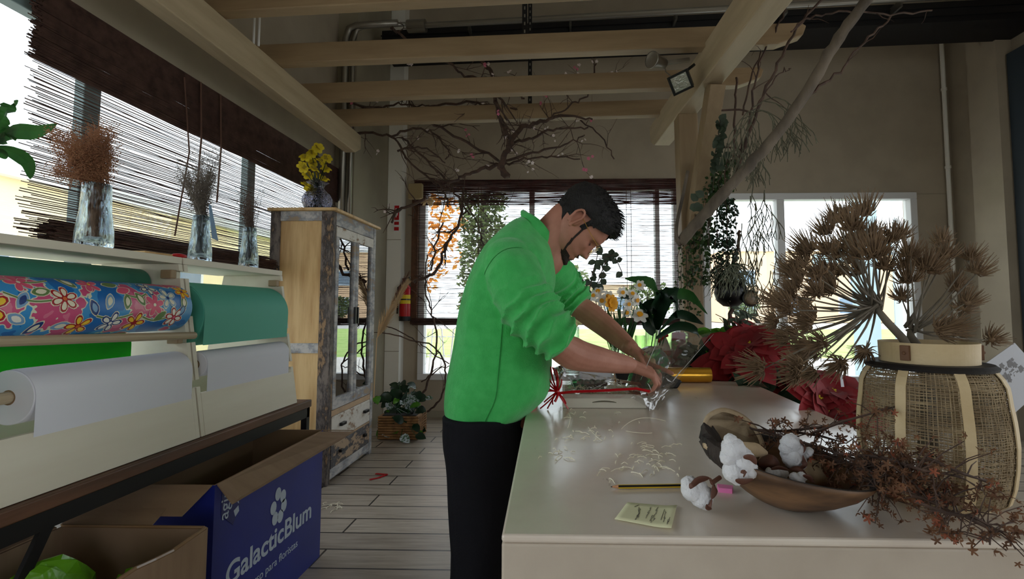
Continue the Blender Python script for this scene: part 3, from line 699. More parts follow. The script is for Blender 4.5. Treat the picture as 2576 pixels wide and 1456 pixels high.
base = [(1.03,.0,'navy','white','pk',6),(1.125,.0,'red','yel','navy',5),(1.305,.025,'red','cream','oran',6),(1.21,.075,'pk','pk','cream',5),(1.36,-.058,'red','yel','oran',5),(1.455,-.05,'navy','white','white',5),(1.54,-.052,'red','yel','red',5),(1.69,-.035,'red','white','pk',6),(1.60,.01,'pk','pk','cream',6),(1.74,.065,'oran','yel','navy',6),(1.60,.075,'navy','cream','pale',5),(1.40,.08,'pk','pk','yel',5),(1.13,-.10,'oran','red','yel',5),(1.66,.035,'pale','cream','navy',5)]
for u, s, o, i, c, n in base:
    pflower(u, s, .036 if s < .05 and abs(u-1.125) > .01 else (.046 if abs(u-1.125) < .01 else .03), o, i, c, n, rf.random())
for u, s, a, k1, k2 in ((1.20,.02,1.0,'pale','navy'),(1.19,-.03,-.5,'pale','white'),(1.25,.045,.2,'olive','cream'),(1.39,.0,-1.2,'navy','pale'),(1.44,.02,1.2,'pale','cream'),(1.50,.02,1.4,'olive','cream'),(1.31,-.055,.2,'pale','cream'),(1.55,.03,-1.1,'olive','cream'),(1.63,-.03,.7,'olive','olive'),(1.72,-.01,1.1,'navy','pale'),(1.08,.06,.1,'olive','olive'),(1.34,.085,-1,'olive','cream'),(1.50,.06,.3,'pk','pk'),(1.73,.02,1.4,'olive','cream'),(1.06,-.05,.4,'pale','navy'),(1.245,-.06,1,'navy','cream'),(1.47,.085,.1,'olive','olive')):
    pleaf(u, s, .05, .026, a, k1, k2)
for u0, s0, u1, s1 in ((1.0,.035,1.10,.03),(1.16,.04,1.27,.02),(1.40,-.025,1.52,-.02),(1.56,-.03,1.66,-.035),(1.18,.085,1.29,.09),(1.50,.045,1.58,.05)):
    for w, k, d in ((.009,'cream',.0004),(.005,'olive',.0008)):
        P = []
        for i in range(9):
            t = i/8; P.append((u0+(u1-u0)*t, s0+(s1-s0)*t-.012*sin(pi*t)))
        o = len(fm.v)
        for p, q in P: fm.v += [on_roll(p, q-w/2, d), on_roll(p, q+w/2, d)]
        for i in range(8): fm.f.append((o+2*i, o+2*i+2, o+2*i+3, o+2*i+1)); fm.m.append(PK.index(k))
cl = [p for p in ft.children if p.name.startswith('paper')][0]
obj('printed_flowers', fm, [PR[k] for k in PK], cl)
mb = MB(); mb.tube([(-1.376,.95,1.155),(-1.385,YD-.024,1.128)], .0135, 12); obj('wooden_dowel', mb, M['pine_y'], label='bare wooden dowel lying across the dispenser under the floral roll', cat='dowel')
roll('paper_roll', -1.60, 1.10, .045, 1.0, YD-.10, M['green_paper'], 'bright green paper roll behind the bare dowel', sheet=(1.04,0))
roll('paper_roll', -1.60, 1.0, .045, 1.0, YD-.06, M['cyan_paper'], 'pale cyan paper roll behind the large white roll')
roll('paper_roll', -1.455, .995, .072, 1.235, YD-.025, M['white_paper'], 'large white paper roll in the near dispenser, its end facing out', sheet=(.84,-.0), core=.02)
roll('paper_roll', -1.535, 1.205, .13, YD+.05, YB1-.03, M['teal'], 'big teal paper roll in the far dispenser', sheet=(1.085,-.004), core=.03, cm='black')
roll('paper_roll', -1.435, 1.01, .05, YD+.05, YB1-.045, M['white_paper'], 'smaller white paper roll under the teal roll', sheet=(.84,-.0))
# ================================================================ cardboard boxes
def text_mesh(s, size, name, m, origin, ux, uy, parent, bold=0, align='LEFT'):
    cu = bpy.data.curves.new('txt', 'FONT'); cu.body = s; cu.size = size; cu.extrude = .0004; cu.offset = bold; cu.align_x = align
    o = bpy.data.objects.new('txt', cu); COL.objects.link(o)
    dg = bpy.context.evaluated_depsgraph_get(); me = bpy.data.meshes.new_from_object(o.evaluated_get(dg))
    ux = V(ux).normalized(); uy = V(uy).normalized(); uz = ux.cross(uy); b = BASE[parent.name]
    mb = MB(); mb.v = [V(origin)+ux*v.co.x+uy*v.co.y+uz*v.co.z for v in me.vertices]; mb.f = [tuple(p.vertices) for p in me.polygons]; mb.m = [0]*len(mb.f)
    bpy.data.objects.remove(o); bpy.data.curves.remove(cu); bpy.data.meshes.remove(me)
    return obj(name, mb, m, parent)
th = thing('cardboard_box', (-1.36, 2.05, 0), 'tall open cardboard box printed blue with a white flower emblem', 'box')
X0, X1, Y0, Y1, ZH = -1.56, -1.2, 1.665, 2.42, .617
mb = MB(); t = .006
mb.box(X1-t, X1, Y0, Y1, 0, ZH); mb.box(X0, X0+t, Y0, Y1, 0, ZH); mb.box(X0+t, X1-t, Y0, Y0+t, 0, ZH); mb.box(X0+t, X1-t, Y1-t, Y1, 0, ZH); mb.box(X0+t, X1-t, Y0+t, Y1-t, 0, t)
mb.m = [0]*len(mb.m)
bo = obj('box_body', mb, [M['blue'], M['card_in']], th)
for p in bo.data.polygons:
    c = p.center + V(BASE[th.name]) if False else p.center; wc = c + BASE[th.name]
    inside = (abs(wc.x-(X1-t)) < 1e-4 or abs(wc.x-(X0+t)) < 1e-4 or abs(wc.y-(Y0+t)) < 1e-4 or abs(wc.y-(Y1-t)) < 1e-4 or abs(wc.z-ZH) < 1e-4 or abs(wc.z-t) < 1e-4)
    p.material_index = 1 if inside else 0
def flap(a, b, out, name='flap', m='card', under='blue'):
    a, b, out = V(a), V(b), V(out); n = (b-a).cross(out).normalized()*.004
    mb = MB(); k = 8; rows = []
    mb.hexa([a-n*0, b-n*0, b+out*.985, a+out*.985+ (b-a).normalized()*.01], [a+n, b+n, b+out*.985+n, a+out*.985+n+(b-a).normalized()*.01])
    o = obj(name, mb, M[m], th, bevel=.001)
    return o
def flap4(a, b, c, d):
    a,b,c,d = map(V,(a,b,c,d)); n = (b-a).cross(d-a).normalized()*.004; mb = MB(); mb.hexa([a,b,c,d],[p+n for p in (a,b,c,d)]); obj('flap', mb, M['card'], th, bevel=.001)
flap4((X1,Y0+.01,ZH+.001),(X1,Y1-.03,ZH+.001),(X1+.15,Y1+.03,ZH-.012),(X1+.085,Y0-.03,ZH-.05))
flap((X0+.05,Y0,ZH+.001),(X1-.01,Y0,ZH+.001),(-.01,-.12,-.055))
flap((X1-.005,Y1,ZH+.001),(X0+.02,Y1,ZH+.001),(.14,.08,-.02))
flap((X0,Y1-.02,ZH+.001),(X0,Y0+.02,ZH+.001),(-.13,0,.02))
E1 = X1+.0008
p0 = aX(588,1440,X1); p1 = aX(800,1275,X1)
sl = (p1-p0); ux = V((0,1,0)); uy = V((0,0,1))
text_mesh('GalacticBlum', .112, 'printed_name', M['print_white'], (E1, 1.735, .232), ux, uy, th, bold=.0022)
text_mesh('universo para floristas', .046, 'printed_line', M['print_white'], (E1, 1.80, .152), ux, uy, th)
mb = MB(); cyf, czf = 2.05, .392
for k, (dy, dz) in enumerate(((-.005,.052),(.032,.03),(.04,-.012),(.016,-.048),(-.022,-.042),(-.036,.006))):
    pts = [(E1, cyf+dy+.021*cos(a), czf+dz+.027*sin(a)) for a in [2*pi*i/18 for i in range(18)]]; mb.prism(pts[::1], (.0004,0,0))
obj('printed_flower', mb, M['print_white'], th)
lb = MB(); lb.prism([(E1,1.70,.585),(E1,1.80,.56),(E1,1.80,.50),(E1,1.765,.44),(E1,1.70,.50)], (.0003,0,0)); o = obj('printed_patch', lb, mat('deep blue print', rgb(22,30,112), .45), th)
text_mesh('agin', .07, 'printed_word', M['print_white'], (E1+.0006, 1.735, .475), V((0,0.12,1)), V((0,-1,.12)), th)
mb = MB(); mb.prism([(E1+.0006,1.765,.49),(E1+.0006,1.79,.50),(E1+.0006,1.795,.478),(E1+.0006,1.775,.465)], (.0003,0,0)); mb.prism([(E1+.0006,1.778,.54),(E1+.0006,1.79,.52),(E1+.0006,1.793,.505),(E1+.0006,1.783,.515)], (.0003,0,0))
obj('printed_leaf', mb, M['print_white'], th)
# brown box in front with a green plastic bag
th = thing('cardboard_box', (-1.34, 1.25, 0), 'worn plain brown cardboard box nearest the camera under the bench', 'box')
mb = MB(); x0,x1,y0,y1,zh = -1.56,-1.098,.80,1.50,.55; t=.006
mb.box(x0,x1,y1-t,y1,0,zh); mb.box(x0,x0+t,y0,y1-t,0,zh); mb.box(x0,x1,y0,y0+t,0,zh-.02); mb.box(x0,x1,y0,y1,0,t)
rows = []
for i in range(13):
    tt = i/12; y = y1-t+(y0-y1+t)*tt; bow = .012*sin(pi*tt); rows.append([(x1-t-bow*.2,y,0),(x1-t-bow,y,zh*.6),(x1-t+.0-bow*1.2,y,zh-.012*sin(9*tt)**2)])
mb.grid(rows); mb.grid([[p if False else (p[0]+t,p[1],p[2]) for p in r] for r in rows][::-1])
obj('box_body', mb, M['card'], th)
mb = MB(); mb.tube([(rows[i][2][0]+.003, rows[i][2][1], rows[i][2][2]+.001) for i in range(13)], .0055, 6); mb.tube([(x0,y1-.003,zh+.001),(x1-.01,y1-.003,zh+.001)], .005, 6); obj('packing_tape', mb, mat('brown tape', rgb(150,118,86), .2, spec=.8), th)
mb = MB(); mb.hexa([(x0-.01,y1,zh),(x1-.18,y1,zh),(x1-.20,y1+.10,zh+.03),(x0,y1+.10,zh+.04)],[(x0-.01,y1,zh+.004),(x1-.18,y1,zh+.004),(x1-.20,y1+.10,zh+.034),(x0,y1+.10,zh+.044)]); obj('flap', mb, M['card'], th)
mb = MB(); mb.hexa([(x0,y0+.1,zh),(x0,y1-.02,zh),(x0-.13,y1-.04,zh+.06),(x0-.13,y0+.1,zh+.06)],[(x0,y0+.1,zh+.004),(x0,y1-.02,zh+.004),(x0-.13,y1-.04,zh+.064),(x0-.13,y0+.1,zh+.064)]); obj('flap', mb, M['card'], th)
def crumple(c, sx, sy, sz, seed, amp=.35, n=22, k=14):
    mb = MB(); rows = []
    for i in range(k+1):
        t = pi*i/k; row = []
        for j in range(n):
            a = 2*pi*j/n; d = V((sin(t)*cos(a), sin(t)*sin(a), cos(t)))
            nz = noise.noise(d*1.3+V((seed,0,0)))*amp+abs(noise.noise(d*3.2+V((seed,5,0))))*amp*.8
            row.append(V(c)+V((d.x*sx, d.y*sy, d.z*sz))*(1+nz))
        rows.append(row)
    mb.grid(rows, wrap=True); return mb
gm = mat('lime plastic bag', rgb(122,196,36), .28, spec=.7, transl=.25, bump=.9, bscale=14)
c = aX(150,1400,-1.36)
mb = crumple((-1.375,1.23,.40), .10, .155, .15, 3.1); obj('plastic_bag', mb, gm, label='big crumpled lime green plastic bag in the brown box', cat='bag', smooth=False)
mb = crumple((-1.225,1.38,.38), .05, .05, .09, 8.4); obj('plastic_bag', mb, gm, label='small green plastic scrap at the back corner of the brown box', cat='bag')
th = thing('plastic_crate', (-1.80,1.95,0), 'pale blue plastic crate on the floor under the bench', 'crate')
mb = MB(); cb = mat('pale blue plastic', rgb(150,170,222), .4)
mb.box(-1.99,-1.62,1.60,1.615,.0,.52); mb.box(-1.99,-1.62,2.35,2.365,0,.52); mb.box(-1.635,-1.62,1.615,2.35,0,.52); mb.box(-1.99,-1.975,1.615,2.35,0,.52); mb.box(-1.975,-1.635,1.615,2.35,0,.01)
obj('crate_wall', mb, cb, th)
mb = MB(); mb.box(-2.0,-1.61,1.59,1.60,.5,.53); mb.box(-1.62,-1.605,1.60,2.37,.5,.53); mb.box(-2.0,-1.99,1.6,2.37,.5,.53); obj('crate_rim', mb, M['white_pl'], th)
# ================================================================ cabinet
CY0, CY1, CXF, CXB = 3.33, 4.12, -1.62, -2.075
th = thing('display_cabinet', (-1.87, 3.72, 0), 'tall weathered cabinet of reclaimed painted wood with glass doors and drawers', 'cabinet')
mb = MB(); mb.box(CXB-.01, CXF+.03, CY0-.03, CY1+.03, 1.925, 1.945); obj('top_board', mb, M['cab_ply'], th, bevel=.003)
pw = .06
for x0, x1, y0, y1, m in ((CXF-.085,CXF,CY0,CY0+.05,'p_dark'),(CXB,CXB+.07,CY0,CY0+.05,'p_dark'),(CXF-.06,CXF,CY1-.05,CY1,'p_grey'),(CXB,CXB+.05,CY1-.05,CY1,'p_dark')):
    mb = MB(); mb.box(x0,x1,y0,y1,0,1.925); obj('corner_post', mb, M[m], th, bevel=.003)
mb = MB(); mb.box(CXB+.07, CXF-.085, CY0+.012, CY0+.02, .1, 1.86); obj('side_panel', mb, M['cab_ply'], th)
for z0, z1 in ((1.855,1.925),(.915,.985)):
    mb = MB(); mb.box(CXB+.07, CXF-.085, CY0+.002, CY0+.035, z0, z1); obj('side_rail', mb, M['p_grey'], th, bevel=.002)
mb = MB(); mb.box(CXB+.07, CXF-.085, CY1-.02, CY1-.012, .1, 1.9); obj('side_panel', mb, M['cab_ply'], th)
mb = MB(); mb.box(CXB, CXB+.01, CY0+.05, CY1-.05, .1, 1.9); obj('back_panel', mb, M['cab_grey'], th)
for z in (.50, .9, 1.4): mb = MB(); mb.box(CXB+.02, CXF-.07, CY0+.03, CY1-.03, z, z+.015); obj('shelf', mb, M['cab_grey'], th)
mb = MB(); mb.box(CXF-.03, CXF, CY0+.05, CY1-.06, 1.83, 1.925); obj('front_rail', mb, M['p_grey'], th, bevel=.002)
mb = MB(); mb.box(CXF-.03, CXF, CY0+.05, CY1-.06, .465, .505); obj('front_rail', mb, M['p_tan'], th, bevel=.002)
mb = MB(); mb.box(CXF-.03, CXF, CY0+.05, CY1-.06, .265, .28); obj('front_rail', mb, M['p_tan'], th)
mb = MB(); mb.box(CXF-.03, CXF, CY0+.05, CY1-.06, .03, .10); obj('front_rail', mb, M['p_grey'], th, bevel=.002)
ym = (CY0+.055+CY1-.06)/2
for y0, y1, hy in ((CY0+.053, ym-.003, ym-.03), (ym+.003, CY1-.062, ym+.014)):
    d = thing('door', BASE[th.name], None, None); d.parent = th; d.location = (0,0,0); BASE[d.name] = BASE[th.name]
    del_keys = [k for k in ('label','category') if k in d]
    z0, z1, w = .51, 1.825, .045; xf = CXF+.004; xb = CXF-.02
    mb = MB(); mb.box(xb, xf, y0, y1, z1-.075, z1); obj('top_rail', mb, M['p_white'], d, bevel=.002)
    mb = MB(); mb.box(xb, xf, y0, y1, z0, z0+.08); obj('bottom_rail', mb, M['p_grey'], d, bevel=.002)
    for a, b in ((y0, y0+w), (y1-w, y1)): mb = MB(); mb.box(xb, xf, a, b, z0+.08, z1-.075); obj('stile', mb, M['p_grey'], d, bevel=.002)
    mb = MB(); mb.box(xb+.006, xb+.009, y0+w, y1-w, z0+.08, z1-.075); obj('glass_pane', mb, M['cab_pane'], d)
    mb = MB(); mb.box(xf, xf+.018, hy, hy+.016, 1.11, 1.24); obj('handle', mb, M['black'], d, bevel=.002)
for z0, z1, m in ((.283,.462,'p_white'),(.103,.262,'p_black')):
    mb = MB(); mb.box(CXF-.02, CXF+.003, CY0+.054, CY1-.064, z0, z1); dr = obj('drawer', mb, M[m], th, bevel=.003)
    for y in (CY0+.17, CY1-.20): mb = MB(); mb.box(CXF+.003, CXF+.026, y, y+(.075 if z0 > .2 else .04), (z0+z1)/2+.0, (z0+z1)/2+.022); obj('handle', mb, M['black'], dr, bevel=.002)
# yellow flowers in ribbed vase on the cabinet
def petals(mb, c, nrm, R, n, mi=0, W=.7, curl=.25, cup=.3, jit=.15):
    nrm = V(nrm).normalized(); q = nrm.to_track_quat('Z','Y').to_matrix()
    for i in range(n):
        a = 2*pi*i/n+random.uniform(-jit,jit); d = q@V((cos(a),sin(a),cup)); mb.leaf(c, d, q@V((-cos(a)*cup,-sin(a)*cup,1)), R, R*W, mi, curl=curl, fold=.12, seg=3, tipw=.45)
c = aX(806,525,-1.86); cy = c.y
BZ = 1.945; vx, vy = -1.83, 3.50
th = thing('ribbed_vase', (vx, vy, BZ), 'round smoky ribbed glass vase on top of the cabinet', 'vase')
mb = MB(); ff = lambda a, z: 1+(.10*sin(a*6) if z > .215 else 0)+.012*sin(a*24)
k = 1.08
mb.lathe([(0,.0),(.05,.0),(.085,.03),(.105,.075),(.104,.11),(.085,.145),(.055,.172),(.042,.188),(.05,.21),(.075,.232),(.066,.23),(.044,.208),(.037,.188),(.05,.168),(.08,.14),(.099,.108),(.1,.075),(.08,.035),(.048,.008),(0,.008)], (vx,vy,BZ), 40, mod=ff)
obj('vase_glass', mb, M['glass_smoke'], th, smooth=True)
mb = MB(); YH = []; rr = random.Random(4)
heads = [(785,385),(800,372),(768,395),(762,420),(805,405),(822,398),(775,440),(820,425),(790,425),(768,465),(800,440),(815,450),(780,475),(785,410),(815,415)]
for px, py in heads:
    c = aX(px, py, vx+rr.uniform(-.05,.06)); c = V((c.x, c.y, c.z))
    mb.tube([(vx+rr.uniform(-.04,.04), vy+rr.uniform(-.04,.04), BZ+.02), (vx, vy, BZ+.19), (c.x, c.y, c.z-.01)], .003, 5)
    fm2 = MB(); petals(fm2, c, (rr.uniform(.1,1), rr.uniform(-1,.1), rr.uniform(-.1,.9)), .042, 6, 0, .95, .4, .25)
    petals(fm2, c+V((0,0,.004)), (rr.uniform(.3,1), rr.uniform(-1,-.1), .3), .024, 5, 1, .9); YH.append(fm2)
fo = thing('yellow_flowers', (vx, vy, BZ+.02), 'bunch of yellow flowers in the ribbed vase on the cabinet', 'flowers')
obj('stems', mb, M['leaf_dark'], fo); oy = mat('olive yellow', rgb(170,150,40), .6, transl=.2)
for q in YH: obj('flower_head', q, [M['yellow'], oy], fo)
# ================================================================ hammered vases and dried bunches on the shelf
SZ = Z1+.026
def hammered(px, pyb, pyt, wpx_b, wpx_t, lab):
    c = aX(px, pyb, -1.50); t = aX(px, pyt, -1.50); h = t.z-c.z; s = (c.y-.0)/1200.
    ya = aX(px-wpx_b/2, pyb, -1.5).y; yb = aX(px+wpx_b/2, pyb, -1.5).y; rb = (wpx_b*sqrt(1.5**2+c.y**2)/1200*.5)*.74
    rt = rb*wpx_t/wpx_b; h = h*1.0
    x, y = -1.485-.0, c.y; rb = min(rb*.93, .049); x = XT-rb-.002
    y = aX(px, pyb, x).y
    th = thing('glass_vase', (x, y, SZ), lab, 'vase')
    mb = MB(); w = .004; mo = lambda a, z: 1+.02*noise.noise(V((cos(a)*2, sin(a)*2, z*18)))
    mb.lathe([(0,0),(rb*.94,0),(rb,.006),(rb*.99,.03),(rb*.97,h*.25),(rb*.8,h*.6),(rt*1.03,h*.88),(rt,h),(rt-w,h),(rt*.95-w*.6,h*.86),(rb*.78-w,h*.6),(rb*.93-w,h*.25),(rb*.93-w,.022),(0,.018)], (x,y,SZ), 36, mod=mo)
    obj('vase_glass', mb, M['glass_hammer'], th, smooth=True)
    return x, y, h, rb, rt
def dried_bunch(x, y, h, rt, tips, m, name, lab, cat, twn=26, sr=.0009, spread=.05, dens=1, cloud=0):
    th = thing(name, (x, y, SZ+.03), lab, cat); st = MB(); fl = MB()
    for (px, py, k) in tips:
        for i in range(k):
            X = x+random.uniform(-spread,spread)*1.2; e = aX(px+random.gauss(0,11), py+random.gauss(0,11), X)
            b = V((x+random.uniform(-rt,rt)*.5, y+random.uniform(-rt,rt)*.5, SZ+.03)); nk = V((x+random.uniform(-rt,rt)*.6, y+random.uniform(-rt,rt)*.7, SZ+h))
            md = nk.lerp(e, .5)+V((0,0,.01)); st.tube([b, nk, md, e], [sr*1.3,sr*1.2,sr,sr*.6], 3, caps=False)
            for q in range(int(twn)):
                t = random.uniform(.15,1); p = (nk.lerp(md, t*2) if t < .5 else md.lerp(e, t*2-1)); 
                d = V((random.gauss(0,1),random.gauss(0,1),random.gauss(.5,1))).normalized()*random.uniform(.008,.028)*(1+cloud)
                p2 = p+d; st.tube([p, p2], [sr*.6,sr*.4], 3, caps=False)
                for u in range(dens):
                    p3 = p2+V((random.gauss(0,.004),random.gauss(0,.004),random.gauss(0,.004)))
                    fl.add([p3+V((.0019,0,0)), p3+V((-.0010,.0016,0)), p3+V((-.0010,-.0016,0)), p3+V((0,0,.003))], [(0,1,3),(1,2,3),(2,0,3),(0,2,1)])
    obj('stems', st, m, th); obj('seed_heads', fl, m, th)
x,y,h,rb,rt = hammered(235,631,468,93,56,'largest clear hammered glass vase, leftmost on the shelf')
dried_bunch(x,y,h,rt,[(135,345,9),(175,330,10),(225,335,10),(250,325,10),(270,330,9),(210,385,9),(265,380,9),(235,370,9),(180,370,8),(150,380,6),(120,425,5),(140,440,5),(280,350,6),(240,410,8),(165,410,6)], M['grass_tan'], 'dried_grass', 'dense tan dried grass bunch in the largest vase', 'dried flowers', 30, .0009, .04, 3, .2)
x,y,h,rb,rt = hammered(502,658,543,60,40,'middle hammered glass vase on the shelf, grey grass inside')
dried_bunch(x,y,h,rt,[(455,430,7),(480,420,9),(505,425,9),(530,430,8),(475,460,6),(520,455,6),(500,400,5),(540,390,4),(560,395,3),(450,450,4),(500,460,8),(545,440,4)], M['grass_grey'], 'dried_grass', 'grey dried statice bunch in the middle vase', 'dried flowers', 28, .0009, .045, 2, .3)
th = thing('card_tag', (x+.01,y+.06,SZ+.04), 'blue grey card tag hanging from the middle vase', 'tag')
mb = MB(); a = aX(528,515,x+.05); b = aX(548,605,x+.05); mb.hexa([(x+.05,a.y-.008,a.z),(x+.05,b.y-.035,b.z+.004),(x+.05,b.y,b.z),(x+.05,a.y+.006,a.z-.003)],[(x+.052,a.y-.008,a.z),(x+.052,b.y-.035,b.z+.004),(x+.052,b.y,b.z),(x+.052,a.y+.006,a.z-.003)]); obj('card', mb, M['bluecard'], th)
x,y,h,rb,rt = hammered(625,669,568,54,34,'smallest hammered glass vase, rightmost on the shelf beside the cabinet')
dried_bunch(x,y,h,rt,[(600,500,5),(625,480,5),(640,500,5),(610,530,5),(635,540,5),(590,480,3),(650,470,2),(620,520,5)], mat('dark dried grass', rgb(92,74,64), .8), 'dried_grass', 'sparse dark dried twigs in the smallest vase', 'dried flowers', 14, .0009, .04, 2, .2)
mb = MB(); a = aX(360,640,-1.56); b = aX(430,655,-1.56); mb.box(-1.66,-1.50,a.y-.06,b.y-.03,SZ+.001,SZ+.012); obj('wooden_board', mb, M['cab_ply'], label='small flat wooden board on the shelf left of the middle vase', cat='board', bevel=.002)
mb = MB(); c = aX(446,648,-1.50); mb.ball((c.x,c.y+.01,SZ+.010), .035, 14, sc=(.5,1,.27)); obj('red_case', mb, M['red'], label='small flat red object on the shelf beside the middle vase', cat='case', smooth=True)
# houseplant outside the left frame edge
th = thing('leafy_plant', (-1.86,1.55,1.43), 'plant with long pointed green leaves at the left edge of the photo', 'plant')
def longleaf(mb, pts, w, m=0):
    pts = [V(p) for p in pts]; n = 12; o = len(mb.v)
    def cr(t):
        k = t*(len(pts)-1); i = min(int(k), len(pts)-2); f = k-i
        p0 = pts[max(i-1,0)]; p1 = pts[i]; p2 = pts[i+1]; p3 = pts[min(i+2,len(pts)-1)]
        return .5*((2*p1)+(p2-p0)*f+(2*p0-5*p1+4*p2-p3)*f*f+(3*p1-p0-3*p2+p3)*f**3)
    for i in range(n+1):
        t = i/n; c = cr(t); d = (cr(min(1,t+.02))-cr(max(0,t-.02))).normalized(); sd = d.cross(V((0,.3,1)))
        sd = (sd.normalized() if sd.length > .01 else V((0,1,0)))*.35+V((0,0,1))*.94*(1 if abs(d.z)<.8 else .4)+V((0,1,0))*(0 if abs(d.z)<.8 else .8)
        sd = (sd-d*sd.dot(d)).normalized(); ww = w*.5*sin(pi*min(1,(t*.93+.06)))**.8
        nn = d.cross(sd)*.25*ww
        mb.v += [c-sd*ww+nn, c, c+sd*ww+nn]
    for i in range(n):
        a = o+i*3; mb.f += [(a,a+1,a+4,a+3),(a+1,a+2,a+5,a+4)]; mb.m += [m]*2
P = lambda px, py, X=-1.82: aX(px, py, X)
mb = MB(); lf = MB()
mb.tube([V((-1.86,1.40,1.43)), P(-60,430), P(-20,360)], .01, 7); obj('stem', mb, M['leaf'], th)
for L, w in (([P(-20,360),P(30,330),P(90,330),P(143,312)], .055), ([P(-30,330),P(5,300),P(20,270),P(46,252)], .045), ([P(-10,370),P(35,385),P(68,410),P(76,450)], .045), ([P(-25,350),P(10,345),P(22,325),P(14,312)], .05), ([P(-30,385),P(0,385),P(15,400)], .03), ([P(-40,320),P(-30,270),P(-40,200)], .05)):
    q = MB(); longleaf(q, L, w); obj('leaf', q, M['leaf'], th)
mb = MB(); mb.lathe([(0,0),(.05,0),(.065,.1),(.06,.1),(.05,.02),(0,.02)], (-1.86,1.40,1.427), 20); obj('pot', mb, M['wall_light'], th)
# green leaves outside seen through the dispenser
th = thing('window_plant', (-2.0,2.28,.0), 'bright green leafy plant by the window behind the far dispenser', 'plant')
mb = MB(); 
for k in range(16):
    a = random.uniform(-2.4,.6); b = V((-2.0+random.uniform(-.01,.01),2.30+random.uniform(-.05,.05),1.345)); mb.leaf(b+V((0,random.uniform(-.08,.08),random.uniform(-.01,.02))), (random.uniform(-.1,.3),cos(a)*.9,sin(a)*.8), (1,0,.3), random.uniform(.09,.13), .03, curl=.3)
obj('leaves', mb, M['leaf_bright'], th); mb = MB(); mb.tube([(-2.0,2.28,.12),(-2.0,2.29,.8),(-2.0,2.30,1.35)], .006, 6); obj('stem', mb, M['leaf'], th)
mb = MB(); mb.lathe([(0,0),(.07,0),(.08,.13),(.0,.12)], (-2.02,2.44,0), 16); mb.v = [v+V((.02,-.16,0)) for v in mb.v]; obj('pot', mb, M['soil'], th)
# ================================================================ work table
TZ = .90
NL, NR, FRr, FL = (-.087,.716), (.790,.716), (.850,2.21), (-.130,2.21)
th = thing('work_table', (.33,1.45,0), 'big white painted wooden work table, worn at its edges, with solid sides', 'table')
mb = MB(); mb.hexa([(*NL,.0),(*NR,.0),(*FRr,.0),(*FL,.0)],[(*NL,TZ-.012),(*NR,TZ-.012),(*FRr,TZ-.012),(*FL,TZ-.012)]); mb.v = [V((.36+(v.x-.36)*.9995, 1.46+(v.y-1.46)*.9995, v.z)) for v in mb.v]
obj('table_body', mb, mat('worn shaded paint', rgb(200,187,171), .55, col2=rgb(186,172,156), scale=6, detail=6, bump=.05), th, bevel=.004)  # same worn paint as the top, darkened to stand for the shaded sides
mb = MB(); mb.hexa([(*NL,TZ-.0119),(*NR,TZ-.0119),(*FRr,TZ-.0119),(*FL,TZ-.0119)],[(*NL,TZ),(*NR,TZ),(*FRr,TZ),(*FL,TZ)]); obj('tabletop', mb, M['table'], th, bevel=.004)
th = thing('display_stand', (.55,2.55,0), 'low stand behind the work table carrying vases, candle and red plant', 'stand')
mb = MB(); mb.box(-.02,1.14,2.25,2.77,.86,.895); obj('stand_top', mb, M['brown_wood'], th, bevel=.003)
for x in (.0,1.07):
    for y in (2.27,2.70): mb = MB(); mb.box(x,x+.05,y,y+.05,0,.86); obj('leg', mb, M['brown_wood'], th)
DZ = .896
# ---------------------------------------------------------------- gold foil roll
a = aZ(1640,955,TZ); b = aZ(1790,955,TZ)
th = thing('foil_roll', (.5,2.15,TZ), 'shiny gold foil roll lying across the far end of the table', 'foil roll')
mb = MB(); mb.tube([(.24,2.165,TZ+.034),(.665,2.165,TZ+.034)], .033, 28); obj('foil', mb, M['goldfoil'], th, smooth=False)
mb = MB(); mb.tube([(.6651,2.165,TZ+.034),(.668,2.165,TZ+.034)], .02, 16); obj('core', mb, M['card_in'], th)
